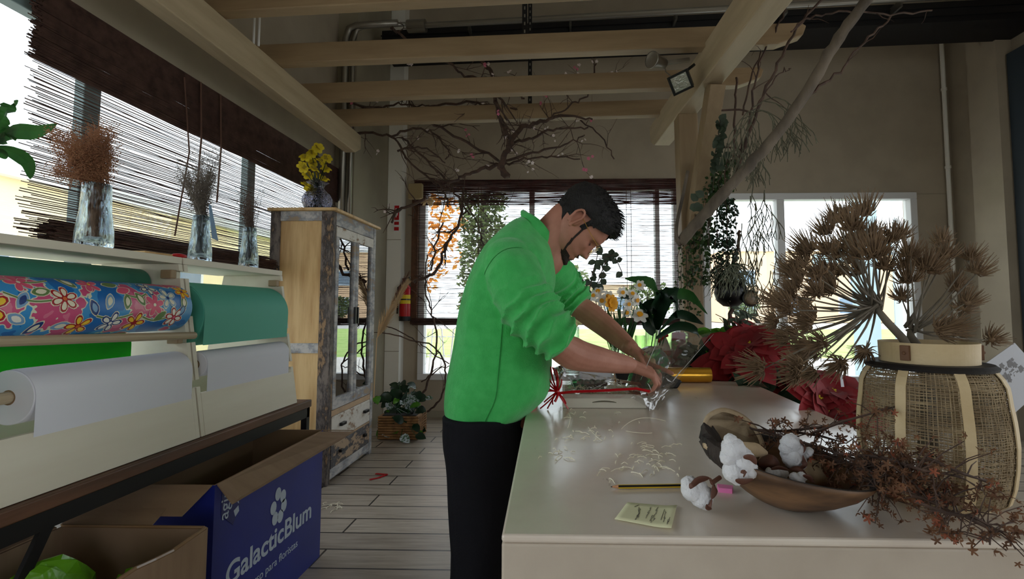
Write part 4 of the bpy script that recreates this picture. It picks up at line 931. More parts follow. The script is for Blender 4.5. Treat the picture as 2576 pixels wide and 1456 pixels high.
# ---------------------------------------------------------------- gift tray
T0 = aZ(1418,1028,TZ); T1 = aZ(1624,1022,TZ); ty = 1.605; tx0, tx1 = .006, .282; ty1 = 1.80; tz = TZ+.046
th = thing('wooden_tray', ((tx0+tx1)/2, (ty+ty1)/2, TZ), 'shallow whitewashed wooden tray of a gift hamper with a cut out handle', 'tray')
def tray_wall(y, d):
    n = 12; ph = .022; mb = MB(); cx = (tx0+tx1)/2; zc = TZ+.019; hw = .040
    up = []; lo = []
    for i in range(n+1):
        t = -1+2*i/n; up.append((cx+t*hw, y, zc+.0055*(1-t*t)+.001)); lo.append((cx+t*hw, y, zc-.001+.002*(1-t*t)))
    fr = [(tx0,y,TZ+.001),(cx-hw,y,TZ+.001),(cx+hw,y,TZ+.001),(tx1,y,TZ+.001),(tx0,y,tz),(cx-hw,y,tz),(cx+hw,y,tz),(tx1,y,tz)]
    for yy, fl in ((0,0),(d,1)):
        P = [V(p)+V((0,yy,0)) for p in fr]; U = [V(p)+V((0,yy,0)) for p in up]; Lo = [V(p)+V((0,yy,0)) for p in lo]
        def fc(ps): mb.add(ps if not fl else ps[::-1], [tuple(range(len(ps)))])
        fc([P[0],P[1],Lo[0],P[5],P[4]]); fc([P[2],P[3],P[7],P[6],Lo[-1]])
        fc([P[1],P[2]]+Lo[::-1]); fc([P[6],P[5]]+U)
    for A in (up, lo):
        for i in range(n): mb.add([V(A[i]),V(A[i+1]),V(A[i+1])+V((0,d,0)),V(A[i])+V((0,d,0))],[(0,1,2,3)])
    mb.add([V(fr[4]),V(fr[7]),V(fr[7])+V((0,d,0)),V(fr[4])+V((0,d,0))],[(0,1,2,3)]); mb.add([V(fr[3]),V(fr[7]),V(fr[7])+V((0,d,0)),V(fr[3])+V((0,d,0))],[(0,1,2,3)]); mb.add([V(fr[0]),V(fr[4]),V(fr[4])+V((0,d,0)),V(fr[0])+V((0,d,0))],[(0,1,2,3)])
    obj('end_wall', mb, M['crate_white'], th)
tray_wall(ty, .008); tray_wall(ty1-.008, .008)
for x in (tx0, tx1-.008): mb = MB(); mb.box(x, x+.008, ty+.008, ty1-.008, TZ+.001, tz); obj('side_wall', mb, M['crate_white'], th)
mb = MB(); mb.box(tx0+.008,tx1-.008,ty+.008,ty1-.008,TZ+.001,TZ+.005); obj('base', mb, M['crate_white'], th)
# wood wool in the tray and scattered shreds
def shred(mb, c, L, a, r=.0007, z=.0, curl=1.0, lift=.004):
    pts = []; k = random.uniform(-3,3)*curl; x, y = c[0], c[1]; h = a
    for i in range(7): pts.append((x, y, c[2]+.0012+lift*sin(pi*i/6)*random.uniform(.4,1))); x += cos(h)*L/6; y += sin(h)*L/6; h += k/6
    mb.tube(pts, r, 4, caps=False)
mb = MB()
for i in range(260):
    shred(mb, (random.uniform(tx0+.04,tx1-.05), random.uniform(ty+.04,ty1-.05), TZ+random.uniform(.02,.058)), random.uniform(.025,.05), random.random()*6.3, .0007, 1.3, lift=.012)
obj('wood_wool', mb, M['straw'], label='nest of pale wood wool filling the gift tray', cat='wood wool', kind='stuff')
mb = MB(); rs = random.Random(11)
spots = [(1465,1100,14,30),(1620,1165,34,60),(1560,1060,4,60),(1410,1140,12,40),(1440,1040,8,40),(1560,1190,10,50),(1650,1130,14,50),(1520,1090,6,40)]
for px, py, n, sp in spots:
    for i in range(n):
        p = aZ(px+rs.gauss(0,sp*.6), py+rs.gauss(0,sp*.33), TZ)
        shred(mb, (p.x,p.y,TZ), rs.uniform(.008,.03), rs.random()*6.3, .0009, 1.0, .003)
for a, b, c in (((1563,1080),(1600,1048),(1675,1060)),((1430,1040),(1440,1060),(1428,1078)),((1480,1075),(1490,1105),(1515,1110)),((1640,1090),(1618,1105),(1575,1085))):
    P = [aZ(*q, TZ)+V((0,0,.0015)) for q in (a,b,c)]; pts = [P[0]*(1-t)**2+P[1]*2*t*(1-t)+P[2]*t*t+V((0,0,.006*sin(pi*t))) for t in [i/10 for i in range(11)]]; mb.tube(pts, .0008, 4, caps=False)
obj('wood_wool', mb, M['straw'], label='loose pale wood wool shreds scattered over the table in front of the tray', cat='wood wool', kind='stuff')
# cellophane wrapped round the tray
def sheet(rows_fn, nu, nv, m, name, label, cat='cellophane', th=None):
    mb = MB(); mb.grid([[rows_fn(i/nu, j/nv) for j in range(nv+1)] for i in range(nu+1)]); return obj(name, mb, m, th, label, cat, smooth=True)
def bil(a, b, c, d, am=.01, sc=9, seed=0):
    a, b, c, d = map(V, (a, b, c, d)); n = (b-a).cross(d-a).normalized()
    def f(u, v):
        p = (a*(1-u)+b*u)*(1-v)+(d*(1-u)+c*u)*v; e = min(1, 6*min(u,1-u,v,1-v)+.35)
        q = abs(noise.noise(V((u*sc, v*sc*.6, seed)))); r = noise.noise(V((u*3+7, v*3, seed+3)))
        return p+n*((q*.8+r)*am*e)
    return f
th = thing('cellophane_wrap', (.15,1.7,TZ), 'crinkled clear cellophane wrapped over the gift tray and flaring to the right', 'cellophane')
q1 = aY(1400,930,1.62); q2 = aY(1600,960,1.62); q3 = aY(1640,1018,1.60); q0 = aY(1400,1018,1.60)
sheet(bil((tx0-.012,1.594,TZ+.034),(tx1+.012,1.594,TZ+.034),aY(1610,962,1.64),aY(1395,925,1.64),.012,8,1), 26, 14, M['cello'], 'front_sheet', None, None, th)
sheet(bil((tx0-.014,1.60,TZ+.034),(tx0-.014,1.80,TZ+.034),aY(1420,915,1.78),aY(1392,925,1.64),.012,8,2), 14, 12, M['cello'], 'side_sheet', None, None, th)
sheet(bil(aY(1590,1000,1.60),aY(1650,1040,1.58),aY(1790,835,1.66),aY(1610,880,1.70),.009,5,3), 22, 22, M['cello'], 'flared_sheet', None, None, th)
sheet(bil(aY(1560,1010,1.66),aY(1640,1025,1.62),aY(1712,850,1.64),aY(1600,890,1.72),.008,5,4), 16, 18, M['cello'], 'flared_sheet', None, None, th)
sheet(bil(aY(1610,985,1.58),aY(1700,960,1.62),aY(1692,965,1.66),aY(1640,1048,1.575),.014,5,5), 12, 12, M['cello'], 'crumpled_corner', None, None, th)
mb = MB(); cl2 = mat('painted fold glint', rgb(230,232,236), .15, spec=1, transl=.3)  # glints along the film's folds, put in as whitish slivers
for a, b, w in (((1612,955),(1655,855),.0012),((1692,958),(1795,840),.0007),((1692,960),(1714,930),.002),((1430,945),(1450,985),.0018),((1445,1000),(1540,955),.0012),((1655,1040),(1640,1010),.0018)):
    A, B = aY(*a, 1.60), aY(*b, 1.645); mb.tube([A, A.lerp(B,.5)+V((0,-.002,.001)), B], [w*.3, w, w*.3], 5)
obj('fold_glint', mb, cl2, th)
for pts in (((1520,958),(1540,952),(1530,962)),((1675,950),(1692,962),(1680,958)),((1628,962),(1640,985),(1634,969))):
    mb = MB(); P = [aY(p[0],p[1],1.588) for p in pts]; mb.add(P, [(0,1,2)]); obj('fold_glint', mb, cl2, th, solid=.0004)
# red ribbon
th = thing('red_ribbon', (.02,1.59,TZ), 'red ribbon tied round the gift tray in a bow of curled strands', 'ribbon')
mb = MB(); yb_ = 1.588
mb.tube([aY(1395,990,yb_),aY(1440,985,yb_-.002),aY(1520,982,yb_),aY(1600,977,yb_),aY(1634,984,yb_+.002)], .0052, 6, flat=.9); mb.tube([aY(1634,984,yb_+.002),(tx1+.014,1.70,TZ+.05)], .004, 6, flat=.4); obj('band', mb, M['ribbon'], th)
rr = random.Random(5); kn = aY(1402,985,1.582)
for dx, dy in ((-12,-60),(-4,-70),(-22,-50),(2,-48),(-26,-30),(-30,-12),(-38,40),(-24,50),(-30,30),(-14,36),(30,52),(22,30),(-6,24),(-34,6),(12,-30),(-18,-66)):
    mb = MB(); e = aY(1402+dx*rr.uniform(.8,1.15), 985+dy*rr.uniform(.8,1.1), 1.575+rr.uniform(-.02,.01)); m1 = kn.lerp(e,.5)+V((rr.uniform(-.012,.012),-.006,rr.uniform(-.004,.012)))
    if e.z < TZ+.003: e.z = TZ+.003
    pts = [kn*(1-t)**2+m1*2*t*(1-t)+e*t*t for t in [i/8 for i in range(9)]]; mb.tube(pts, .0042, 4, flat=.6); obj('strand', mb, M['ribbon'], th)
mb = MB(); mb.ball(kn, .008, 10); obj('knot', mb, M['ribbon'], th)
# dark thing inside the hamper
mb = MB(); mb.ball((.10,1.70,TZ+.055), .035, 16, sc=(1.6,1,.6)); 
for k in range(6): mb.ball((.05+.02*k,1.68+.01*(k%2),TZ+.07), .014, 8)
obj('gift_content', mb, mat('grey gift', rgb(96,94,98), .5, col2=rgb(40,36,40), scale=30), label='dark grey gift lying in the wood wool of the tray', cat='gift', smooth=True)
# ---------------------------------------------------------------- behind: vases with flowers, candle, camera like thing
def cyl_vase(name, x, y, z, r, h, m, label, water=.5, cat='vase'):
    th = thing(name, (x,y,z), label, cat); mb = MB()
    mb.lathe([(0,0),(r,0),(r,h),(r-.003,h),(r-.003,.012),(0,.012)], (x,y,z), 24); obj('vase_glass', mb, m, th, smooth=False)
    return th
def at2(px, Y): return aY(px, 900, Y).x
def flower_at(fm, sm, c, base, nrm, R, kind):
    sm.tube([base, base.lerp(c,.6)+V((random.uniform(-.015,.015),0,.01)), c], .0022, 5)
    if kind == 'narc': petals(fm, c, nrm, R, 6, 0, .75, .1, .15); 
    if kind == 'narc':
        q = V(nrm).normalized().to_track_quat('Z','Y').to_matrix(); fm.lathe([(.1*R,0),(.28*R,.25*R),(.36*R,.4*R)], c, 10, 1, axis=q)
    if kind == 'yel': petals(fm, c, nrm, R, 9, 1, .8, .3, .35); petals(fm, c, nrm, R*.7, 8, 1, .8, .2, .8)
for i, (px, w, Y, h, lab) in enumerate(((1440,.035,2.45,.24,'clear glass vase holding grey green eucalyptus behind the man'),(1555,.035,2.45,.23,'clear glass vase with white narcissus behind the far forearm'),(1612,.028,2.38,.20,'green tinted glass vase with narcissus left of the gnome'),(1640,.032,2.5,.22,'green glass vase with dark glossy leaves beside the gnome'))):
    x = at2(px, Y); cyl_vase('glass_vase', x, Y, DZ, w, h, M['glass_clear'] if i < 2 else glass('green glass', (.9,.97,.86), .1), lab)
def bouquet(name, bx, by, lab, cat='flowers'):
    return thing(name, (bx,by,DZ+.02), lab, cat)
x, y = at2(1440,2.45), 2.45; th = bouquet('eucalyptus', x, y, 'grey green eucalyptus sprigs rising in front of the man\'s face', 'foliage')
sm = MB(); lf = MB(); rq = random.Random(8)
for tip, pts in (((1565,685),[(1470,790),(1500,720),(1530,640),(1545,640)]),((1500,620),[(1475,760),(1490,690),(1505,635)]),((1450,690),[(1470,760),(1455,720)]),((1490,700),[(1470,780),(1480,740)]),((1550,640),[(1490,740),(1520,690),(1508,650)])):
    P = [V((x,y,DZ+.03)), V((x,y,DZ+.22))]+[aY(*p, 2.4) for p in pts]+[aY(*tip, 2.38)]
    sm.tube(P, .0022, 5)
    for i in range(2, len(P)-1):
        for k in range(4):
            p = P[i].lerp(P[i+1], rq.random()); lf.leaf(p, (rq.uniform(-1,1),rq.uniform(-.5,.5),rq.uniform(-1,.6)), (rq.uniform(-.4,.4),-1,rq.uniform(-.3,.5)), rq.uniform(.03,.05), .034, curl=.1, shape=.8)
obj('stems', sm, M['twig'], th); obj('leaves', lf, M['euca'], th)
x, y = at2(1555,2.45), 2.45; th = bouquet('narcissus', x, y, 'white and yellow narcissus bunch above the far forearm', 'flowers')
sm = MB(); NH = []
for px, py, k, R in ((1505,735,'narc',.033),(1515,755,'narc',.033),(1590,740,'narc',.029),(1610,718,'narc',.029),(1580,765,'narc',.029),(1600,755,'narc',.032),(1565,735,'narc',.029),(1538,762,'yel',.042),(1608,795,'narc',.046),(1530,745,'narc',.03),(1575,785,'narc',.03),(1495,745,'narc',.03)):
    fm = MB(); NH.append(fm); flower_at(fm, sm, aY(px,py,2.36+random.uniform(-.03,.05)), V((x+random.uniform(-.02,.02),y,DZ+.03)), (random.uniform(-.9,.9),-1,random.uniform(-.5,.9)), R, k)
fm = MB()
for k in range(26):
    b = V((x+random.uniform(-.03,.05),y,DZ+.12)); fm.leaf(b, (random.uniform(-.5,.6),random.uniform(-.3,.2),1), (0,-1,.2), random.uniform(.15,.26), .014, 2, curl=.2)
obj('stems', sm, M['leaf'], th); obj('leaves', fm, [M['white_petal'], M['orange'], M['leaf']], th)
for q in NH: obj('flower_head', q, [M['white_petal'], M['orange']], th)
mb = MB()
for k in range(14): mb.ball(aY(1440+random.uniform(-14,20), 805+random.uniform(-16,14), 2.2), .016, 8)
obj('cream_flower', mb, mat('cream bloom', rgb(228,214,160), .9, bump=.5, bscale=80), label='cream ruffled bloom showing between the man\'s arms', cat='flower', smooth=True)
x, y = at2(1640,2.5), 2.5; th = bouquet('philodendron', x, y, 'large dark glossy lobed leaves behind the tray', 'foliage')
for pts, w, mm in ((((1640,830),(1660,760),(1640,710),(1572,700)),.075,'leaf'),(((1655,830),(1670,770),(1690,740),(1705,800)),.11,'leaf_dark'),(((1650,830),(1630,790),(1600,750),(1560,748)),.05,'leaf_dark'),(((1660,830),(1700,790),(1745,800),(1770,815)),.05,'leaf_dark'),(((1660,820),(1690,745),(1740,745),(1780,790)),.06,'leaf'),(((1645,840),(1625,800),(1640,770),(1680,760)),.10,'leaf_dark'),(((1650,850),(1700,820),(1740,825),(1760,850)),.05,'leaf_dark'),(((1650,830),(1640,780),(1665,745),(1650,735)),.10,'leaf_dark')):
    q = MB(); longleaf(q, [aY(*p, 2.46+random.uniform(-.05,.05)) for p in pts], w); obj('leaf', q, M[mm], th, smooth=True)
sm = MB()
for k in range(5): sm.tube([(x+.01*k-.02,y,DZ+.03), aY(1645+8*k,830,2.48)], .003, 5)
obj('stems', sm, M['leaf'], th)
# candle in glass box
x = at2(1707,2.6); th = thing('candle', (x,2.6,DZ), 'dusky pink pillar candle in a square clear glass holder', 'candle')
zc = aY(1707,838,2.6).z
mb = MB(); mb.lathe([(0,0),(.036,0),(.038,.004),(.038,zc-DZ-.01),(.034,zc-DZ-.002),(.012,zc-DZ-.006),(0,zc-DZ-.007)], (x,2.6,DZ+.006), 28); obj('wax', mb, M['candle'], th, smooth=False)
mb = MB(); mb.tube([(x,2.6,zc-.006),(x+.002,2.6,zc+.008)], .0012, 5); obj('wick', mb, M['black'], th)
mb = MB(); s = .046
for x0,x1,y0,y1 in ((x-s,x+s,2.6-s,2.6-s+.002),(x-s,x+s,2.6+s-.002,2.6+s),(x-s,x-s+.002,2.6-s+.002,2.6+s-.002),(x+s-.002,x+s,2.6-s+.002,2.6+s-.002)): mb.box(x0,x1,y0,y1,DZ,zc+.006)
mb.box(x-s,x+s,2.6-s,2.6+s,DZ,DZ+.004); obj('glass_holder', mb, M['pane'], th)
mb = MB(); xx = at2(1735,2.5); s = .034; mb.box(xx-s,xx+s,2.45,2.45+2*s,DZ,DZ+.1); obj('glass_block', mb, film('grey glass', (.7,.72,.74), .05, .08), label='small empty square glass holder beside the pink candle', cat='holder', bevel=.003)
# small gnome figure
x = at2(1668,2.62); th = thing('gnome_figure', (x,2.62,DZ), 'small christmas gnome figure with a red and white cap, left of the candle', 'figurine')
mb = MB(); mb.lathe([(0,0),(.045,0),(.052,.03),(.045,.075),(.036,.1),(0,.11)], (x,2.62,DZ), 20); obj('body', mb, mat('speckled felt', rgb(206,196,186), .9, col2=rgb(170,60,60), scale=40, lo=.5, hi=.6), th, smooth=True)
mb = MB(); mb.lathe([(.044,.09),(.040,.12),(.026,.16),(.012,.19),(0,.2)], (x,2.62,DZ), 16); obj('cap', mb, mat('cream felt', rgb(216,206,192), .9), th, smooth=True)
mb = MB(); mb.lathe([(.047,.082),(.050,.095),(.045,.108)], (x,2.62,DZ), 18); mb.tube([(x-.03,2.60,DZ+.155),(x,2.59,DZ+.185),(x+.02,2.60,DZ+.19)], .011, 6); obj('red_trim', mb, M['red'], th, smooth=True)
mb = MB(); mb.ball((x,2.568,DZ+.08), .012, 8); obj('nose', mb, M['skin'], th, smooth=True)
mb = MB(); mb.ball((x+.005,2.575,DZ+.055), .04, 10, sc=(1.3,.5,.5)); obj('scarf', mb, mat('pink knit', rgb(190,110,120), .9, col2=rgb(230,220,215), scale=30), th, smooth=True)
# black tape dispenser like object
c = aY(1655,905,2.0); th = thing('tape_dispenser', (c.x,2.02,TZ), 'dark grey tape dispenser standing behind the man\'s hands', 'dispenser')
q = Matrix.Rotation(pi/2,3,'X')
mb = MB(); mb.lathe([(.02,-.028),(.062,-.028),(.066,-.02),(.066,.02),(.062,.028),(.02,.028)], (c.x-.02,2.03,TZ+.105), 28, axis=q); obj('reel', mb, mat('grey smoky plastic', rgb(58,58,62), .3), th, smooth=False)
mb = MB(); mb.prism([(c.x-.16,2.0,TZ),(c.x+.08,2.0,TZ),(c.x+.10,2.0,TZ+.03),(c.x+.04,2.0,TZ+.06),(c.x-.06,2.0,TZ+.09),(c.x-.16,2.0,TZ+.11),(c.x-.18,2.0,TZ+.08)], (0,.06,0)); obj('body', mb, M['black'], th, bevel=.006)
# ---------------------------------------------------------------- poinsettias
def poinsettia(x, y, z, heads, lab, potm, ph=.13, pr=.07, R=.11):
    th = thing('poinsettia', (x,y,z), lab, 'poinsettia')
    mb = MB(); mb.lathe([(0,0),(pr*.75,0),(pr,ph),(pr*.93,ph),(pr*.9,ph-.02),(0,ph-.02)], (x,y,z), 24); obj('pot', mb, potm, th)
    st = MB(); gl = MB(); rd = MB(); yc = MB()
    for (px, py, Y) in heads:
        c = aY(px, py, Y); b = V((x+random.uniform(-.02,.02), y+random.uniform(-.02,.02), z+ph-.02)); st.tube([b, b.lerp(c,.5)+V((0,0,.02)), c], .004, 5)
        n = V((random.uniform(-.5,.5),random.uniform(-1,-.2),random.uniform(.3,1))); q = n.normalized().to_track_quat('Z','Y').to_matrix()
        rd = MB()
        for ring, (k, r, cup) in enumerate(((7,R*1.15,.05),(6,R*.9,.3),(5,R*.6,.6))):
            for i in range(k):
                a = 2*pi*i/k+ring*.5+random.uniform(-.2,.2); d = q@V((cos(a),sin(a),cup)); rd.leaf(c, d, q@V((-cos(a)*cup,-sin(a)*cup,1)), r*random.uniform(.85,1.15), r*.78, curl=random.uniform(.15,.5), fold=.22, seg=5, shape=.9)
        ro = obj('red_bracts', rd, M['red_petal'], th, smooth=True); yc = MB()
        for i in range(5): yc.ball(c+q@V((random.uniform(-.008,.008),random.uniform(-.008,.008),.006)), .004, 6)
        obj('flower_centre', yc, M['yellow'], ro)
        for i in range(5):
            a = random.random()*6.3; gl.leaf(c-V((0,0,.04)), (cos(a),sin(a),-.3), (0,0,1), R*random.uniform(.9,1.3), R*.6, curl=.5, seg=5)
    obj('stems', st, M['leaf'], th); obj('green_leaves', gl, M['leaf_dark'], th, smooth=True)
poinsettia(.955,2.42,DZ,[(1850,880,2.32),(1890,862,2.3),(1925,890,2.32),(1870,920,2.28),(1915,935,2.3),(1945,915,2.32),(1835,925,2.3),(1900,850,2.45),(1880,900,2.25)],'large red poinsettia at the far right corner behind the table', M['black'], R=.145)
mb = MB(); 
th = thing('plant_stool', (1.09,1.72,0), 'low wooden stool right of the table under the second poinsettia', 'stool')
mb.box(.93,1.28,1.52,1.92,.60,.63); obj('seat', mb, M['brown_wood'], th, bevel=.004)
for x in (.95,1.23):
    for y in (1.54,1.87): mb = MB(); mb.box(x,x+.03,y,y+.03,0,.60); obj('leg', mb, M['brown_wood'], th)
poinsettia(1.07,1.70,.631,[(2100,985,1.66),(2060,1000,1.64),(2140,1000,1.66),(2085,1035,1.62),(2125,1045,1.62),(2110,965,1.72),(2150,1050,1.66)],'smaller red poinsettia beside the right edge of the table', M['black'], ph=.12, R=.11)
th = thing('dark_foliage', (1.27,2.08,0), 'dark green leafy plant in a tall black pot between the two poinsettias', 'plant')
mb = MB(); mb.lathe([(0,0),(.10,0),(.13,.66),(.12,.66),(.11,.62),(0,.62)], (1.27,2.08,0), 20); obj('pot', mb, M['black'], th)
lf = MB()
for k in range(70):
    c = aY(random.uniform(1880,2030), random.uniform(965,1060), random.uniform(2.05,2.3)); lf.leaf(c, (random.uniform(-1,1),random.uniform(-1,.5),random.uniform(-.6,.8)), (random.uniform(-.3,.3),-.5,1), .12, .06, curl=.35)
obj('leaves', lf, M['leaf_dark'], th); mb = MB()
for k in range(6): mb.tube([(1.27,2.08,.6),(1.0+.06*k,2.15,.82)], .006, 5)
obj('stems', mb, M['leaf_dark'], th)
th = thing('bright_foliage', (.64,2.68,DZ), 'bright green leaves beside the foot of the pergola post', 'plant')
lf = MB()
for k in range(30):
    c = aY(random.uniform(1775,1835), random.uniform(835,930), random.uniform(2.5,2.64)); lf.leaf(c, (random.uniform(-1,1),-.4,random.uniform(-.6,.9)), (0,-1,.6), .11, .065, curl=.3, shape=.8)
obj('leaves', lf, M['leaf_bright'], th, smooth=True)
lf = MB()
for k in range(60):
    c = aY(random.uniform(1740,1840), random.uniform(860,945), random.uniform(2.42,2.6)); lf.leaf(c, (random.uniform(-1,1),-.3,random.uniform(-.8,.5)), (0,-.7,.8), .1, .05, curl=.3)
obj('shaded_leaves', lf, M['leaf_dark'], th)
mb = MB(); mb.lathe([(0,0),(.05,0),(.06,.08),(0,.08)], (.78,2.58,DZ), 16); obj('pot', mb, M['black'], th)
# ---------------------------------------------------------------- pencil, note, cap
a = aZ(1536,1230,TZ); b = aZ(1722,1227,TZ); b = a+(b-a)*1.05; dz = V((0,0,.0042)); d = (b-a).normalized()
th = thing('pencil', a, 'black and yellow striped pencil lying between the note and the bowl', 'pencil')
mb = MB(); mb.tube([a+dz+d*.014, b+dz], .0036, 6); ob = obj('shaft', mb, [M['pencil_y'], M['black']], th)
for p in ob.data.polygons: p.material_index = 1 if p.index % 2 == 0 else 0
mb = MB(); mb.tube([a+dz+d*.003, a+dz+d*.014], [.0012,.0036], 6); obj('cone', mb, M['pencil_tip'], th)
mb = MB(); mb.tube([a+dz, a+dz+d*.0032], [.0003,.0012], 6); obj('lead', mb, M['black'], th)
N4 = [aZ(1578,1265,TZ),aZ(1703,1276,TZ),aZ(1689,1336,TZ),aZ(1546,1309,TZ)]
th = thing('paper_note', (N4[0]+N4[2])/2, 'small pale yellow handwritten note on the near part of the table', 'note')
def npt(u, v, up=.0012): return (N4[0]*(1-u)+N4[1]*u)*(1-v)+(N4[3]*(1-u)+N4[2]*u)*v+V((0,0,up+.004*max(0,u-.75)**1.3*4+.001*v))
mb = MB(); mb.grid([[npt(i/10,j/6) for j in range(7)] for i in range(11)]); obj('paper', mb, M['note'], th, solid=.0004, smooth=True)
mb = MB(); rw = random.Random(2)
def scrib(u0, v0, du, dv, n, amp):
    pts = []
    for i in range(n*3+1):
        t = i/(n*3); pts.append(npt(u0+du*t+amp*.4*rw.uniform(-1,1), v0+dv*t+amp*((i%2)*2-1)*rw.uniform(.4,1), .0018))
    mb.tube(pts, .00035, 3, caps=False)
for args in ((.25,.12,-.05,.1,3,.03),(.33,.30,.02,.55,6,.05),(.28,.25,.1,.5,3,.04),(.5,.2,.03,.5,5,.05),(.6,.55,.02,.3,3,.04),(.63,.15,.03,.6,5,.045),(.78,.2,0,.5,1,.0),(.82,.3,.02,.5,4,.04),(.92,.6,.0,.25,3,.04)): scrib(*args)
obj('handwriting', mb, M['ink'], th)
a = aZ(1808,1238,TZ); mb = MB(); mb.hexa([a,a+V((.022,-.006,0)),a+V((.03,.012,0)),a+V((.004,.02,0))],[a+V((0,0,.008)),a+V((.022,-.006,.008)),a+V((.03,.012,.008)),a+V((.004,.02,.008))]); obj('pink_notepad', mb, M['pink'], label='tiny pink sticky pad half under the left rim of the bowl', cat='notepad')
# ---------------------------------------------------------------- bowl
bc = V((.374,.852,TZ)); tilt = Matrix.Rotation(radians(9),3,'Y')@Matrix.Rotation(radians(2),3,'X')
th = thing('wooden_bowl', bc, 'rustic turned wooden bowl, bark on its inner rim, holding pods and cotton', 'bowl')
prof = [(0,.004),(.055,.004),(.072,.012),(.105,.032),(.135,.055),(.155,.078),(.161,.090),(.154,.090),(.145,.078),(.122,.056),(.09,.036),(.05,.022),(0,.02)]
prof = [(r*.857, z*.857) for r, z in prof]; mb = MB(); mo = lambda a, z: 1+.02*noise.noise(V((cos(a)*1.5, sin(a)*1.5, z*8)))
mb.lathe(prof, bc, 56, mod=mo, axis=tilt); o = obj('bowl_body', mb, [M['bowl'], M['bark']], th, smooth=True)
for p in o.data.polygons: p.material_index = 1 if p.index >= 56*6 and p.index < 56*8 else 0
mb = MB(); rows = []
for i in range(61):
    a = radians(128+95*i/60); e = min(1, 4*(i/60), 4*(1-i/60)); row = []
    for j, (rr0, z0) in enumerate(((.128,.052),(.139,.066),(.141,.080),(.132,.086),(.118,.076),(.102,.058),(.090,.042))):
        nz = .011*noise.noise(V((a*5, j*.9, 3)))+.006*noise.noise(V((a*16, j*1.7, 9))); row.append(bc+tilt@V(((rr0+nz*e)*cos(a), (rr0+nz*e)*sin(a), z0+nz*e*.8+(.006*e if j in (2,3) else 0))))
    rows.append(row)
mb.grid(rows)
mb2 = obj('bark_rim', mb, M['bark'], th)
def pod(x, y, z, R, rot, lab, depth=.55, name='seed_pod'):
    th = thing(name, (x,y,z), lab, 'pod'); n = 40
    mo = lambda a, zz: 1+.03*noise.noise(V((cos(a)*2,sin(a)*2,7)))
    mb = MB(); mb.lathe([(0,-R*depth),(R*.5,-R*depth*.9),(R*.86,-R*depth*.5),(R,0),(R*1.02,R*.05),(R*.93,R*.06),(R*.88,0)], (x,y,z), n, mod=mo, axis=rot); obj('shell', mb, M['gourd'], th, smooth=True)
    ribs = lambda a, zz: 1+.05*max(0,cos(a*16))
    mb = MB(); mb.lathe([(R*.88,0),(R*.74,-R*depth*.42),(R*.42,-R*depth*.78),(0,-R*depth*.86)], (x,y,z), 96, mod=ribs, axis=rot); obj('inner_skin', mb, M['gourd_in'], th, smooth=False)
c = aY(1845,1098,.93); rt = V((.25,-.75,.60)).normalized().to_track_quat('Z','Y').to_matrix()
pod(c.x,.93,c.z-.005,.062,rt,'round hollow pale pod half standing at the back of the bowl')
c = aY(1945,1120,.99); pod(c.x,.985,c.z-.012,.045,V((.1,-.7,.7)).normalized().to_track_quat('Z','Y').to_matrix(),'darker hollow pod behind the cotton in the bowl')
def shellp(pts, w, lab, m='gourd'):
    mb = MB(); rows = []
    P = [V(p) for p in pts]; n = 14
    for i in range(n+1):
        t = i/n; k = t*(len(P)-1); ii = min(int(k), len(P)-2); c = P[ii].lerp(P[ii+1], k-ii); ww = w*sin(pi*min(.98,max(.04,t)))**.6
        rows.append([c+V((0,-ww*.35,-ww*.5)), c+V((0,-ww*.6,ww*.0)), c+V((0,-ww*.3,ww*.42)), c+V((0,ww*.2,ww*.3)), c+V((0,ww*.3,0)), c+V((0,0,-ww*.5))])
    mb.grid(rows, wrap=True); obj('seed_pod', mb, M[m], label=lab, cat='pod', smooth=True)
shellp([aY(1768,1118,.84),aY(1800,1128,.83),aY(1860,1128,.82),aY(1900,1126,.82),aY(1930,1138,.83)], .03, 'long pale boat shaped pod lying across the left of the bowl')
shellp([aY(2000,1190,.87),aY(2030,1180,.87),aY(2060,1185,.88),aY(2078,1205,.88)], .05, 'smooth pale pod half in the right of the bowl')
shellp([aY(1905,1165,.84),aY(1935,1158,.84),aY(1960,1165,.85)], .03, 'curled brown husk in the middle of the bowl', 'husk')
# cotton
def cotton(blobs, Y, lab, husks, stem=None, s=1.0):
    c0 = aY(blobs[0][0], blobs[0][1], Y); th = thing('cotton_boll', c0, lab, 'cotton boll')
    mb = MB()
    for px, py, r in blobs:
        c = aY(px, py, Y); R = r*Y/1200
        n, k = 26, 16; rows = []
        for i in range(k+1):
            t = pi*i/k; row = []
            for j in range(n):
                a = 2*pi*j/n; d = V((sin(t)*cos(a), sin(t)*sin(a), cos(t)))
                row.append(c+d*R*(1+.14*noise.noise(d*1.6+c*30)+.09*noise.noise(d*5+c*50)+.05*random.random()))
            rows.append(row)
        mb.grid(rows, wrap=True)
    obj('fluff', mb, M['cotton'], th, smooth=True)
    for pts in husks:
        P = [aY(a, b, Y-rd) for a, b, rd in pts]; q = MB(); longleaf(q, P, .010*s); obj('husk', q, M['husk'], th, smooth=True, solid=.0007)
    if stem: q = MB(); q.tube([aY(a,b,y) for a,b,y in stem], .0035, 6); obj('stem', q, M['husk'], th)
cotton([(1845,1130,28),(1868,1158,30),(1850,1185,30),(1880,1180,24),(1835,1150,22),(1838,1108,16)], .76, 'largest white cotton boll spilling over the front rim of the bowl', [[(1870,1150,.03),(1890,1150,.035),(1903,1168,.03)],[(1866,1182,.035),(1872,1190,.035),(1872,1198,.03)],[(1850,1207,.03),(1870,1210,.03),(1895,1205,.02)]])
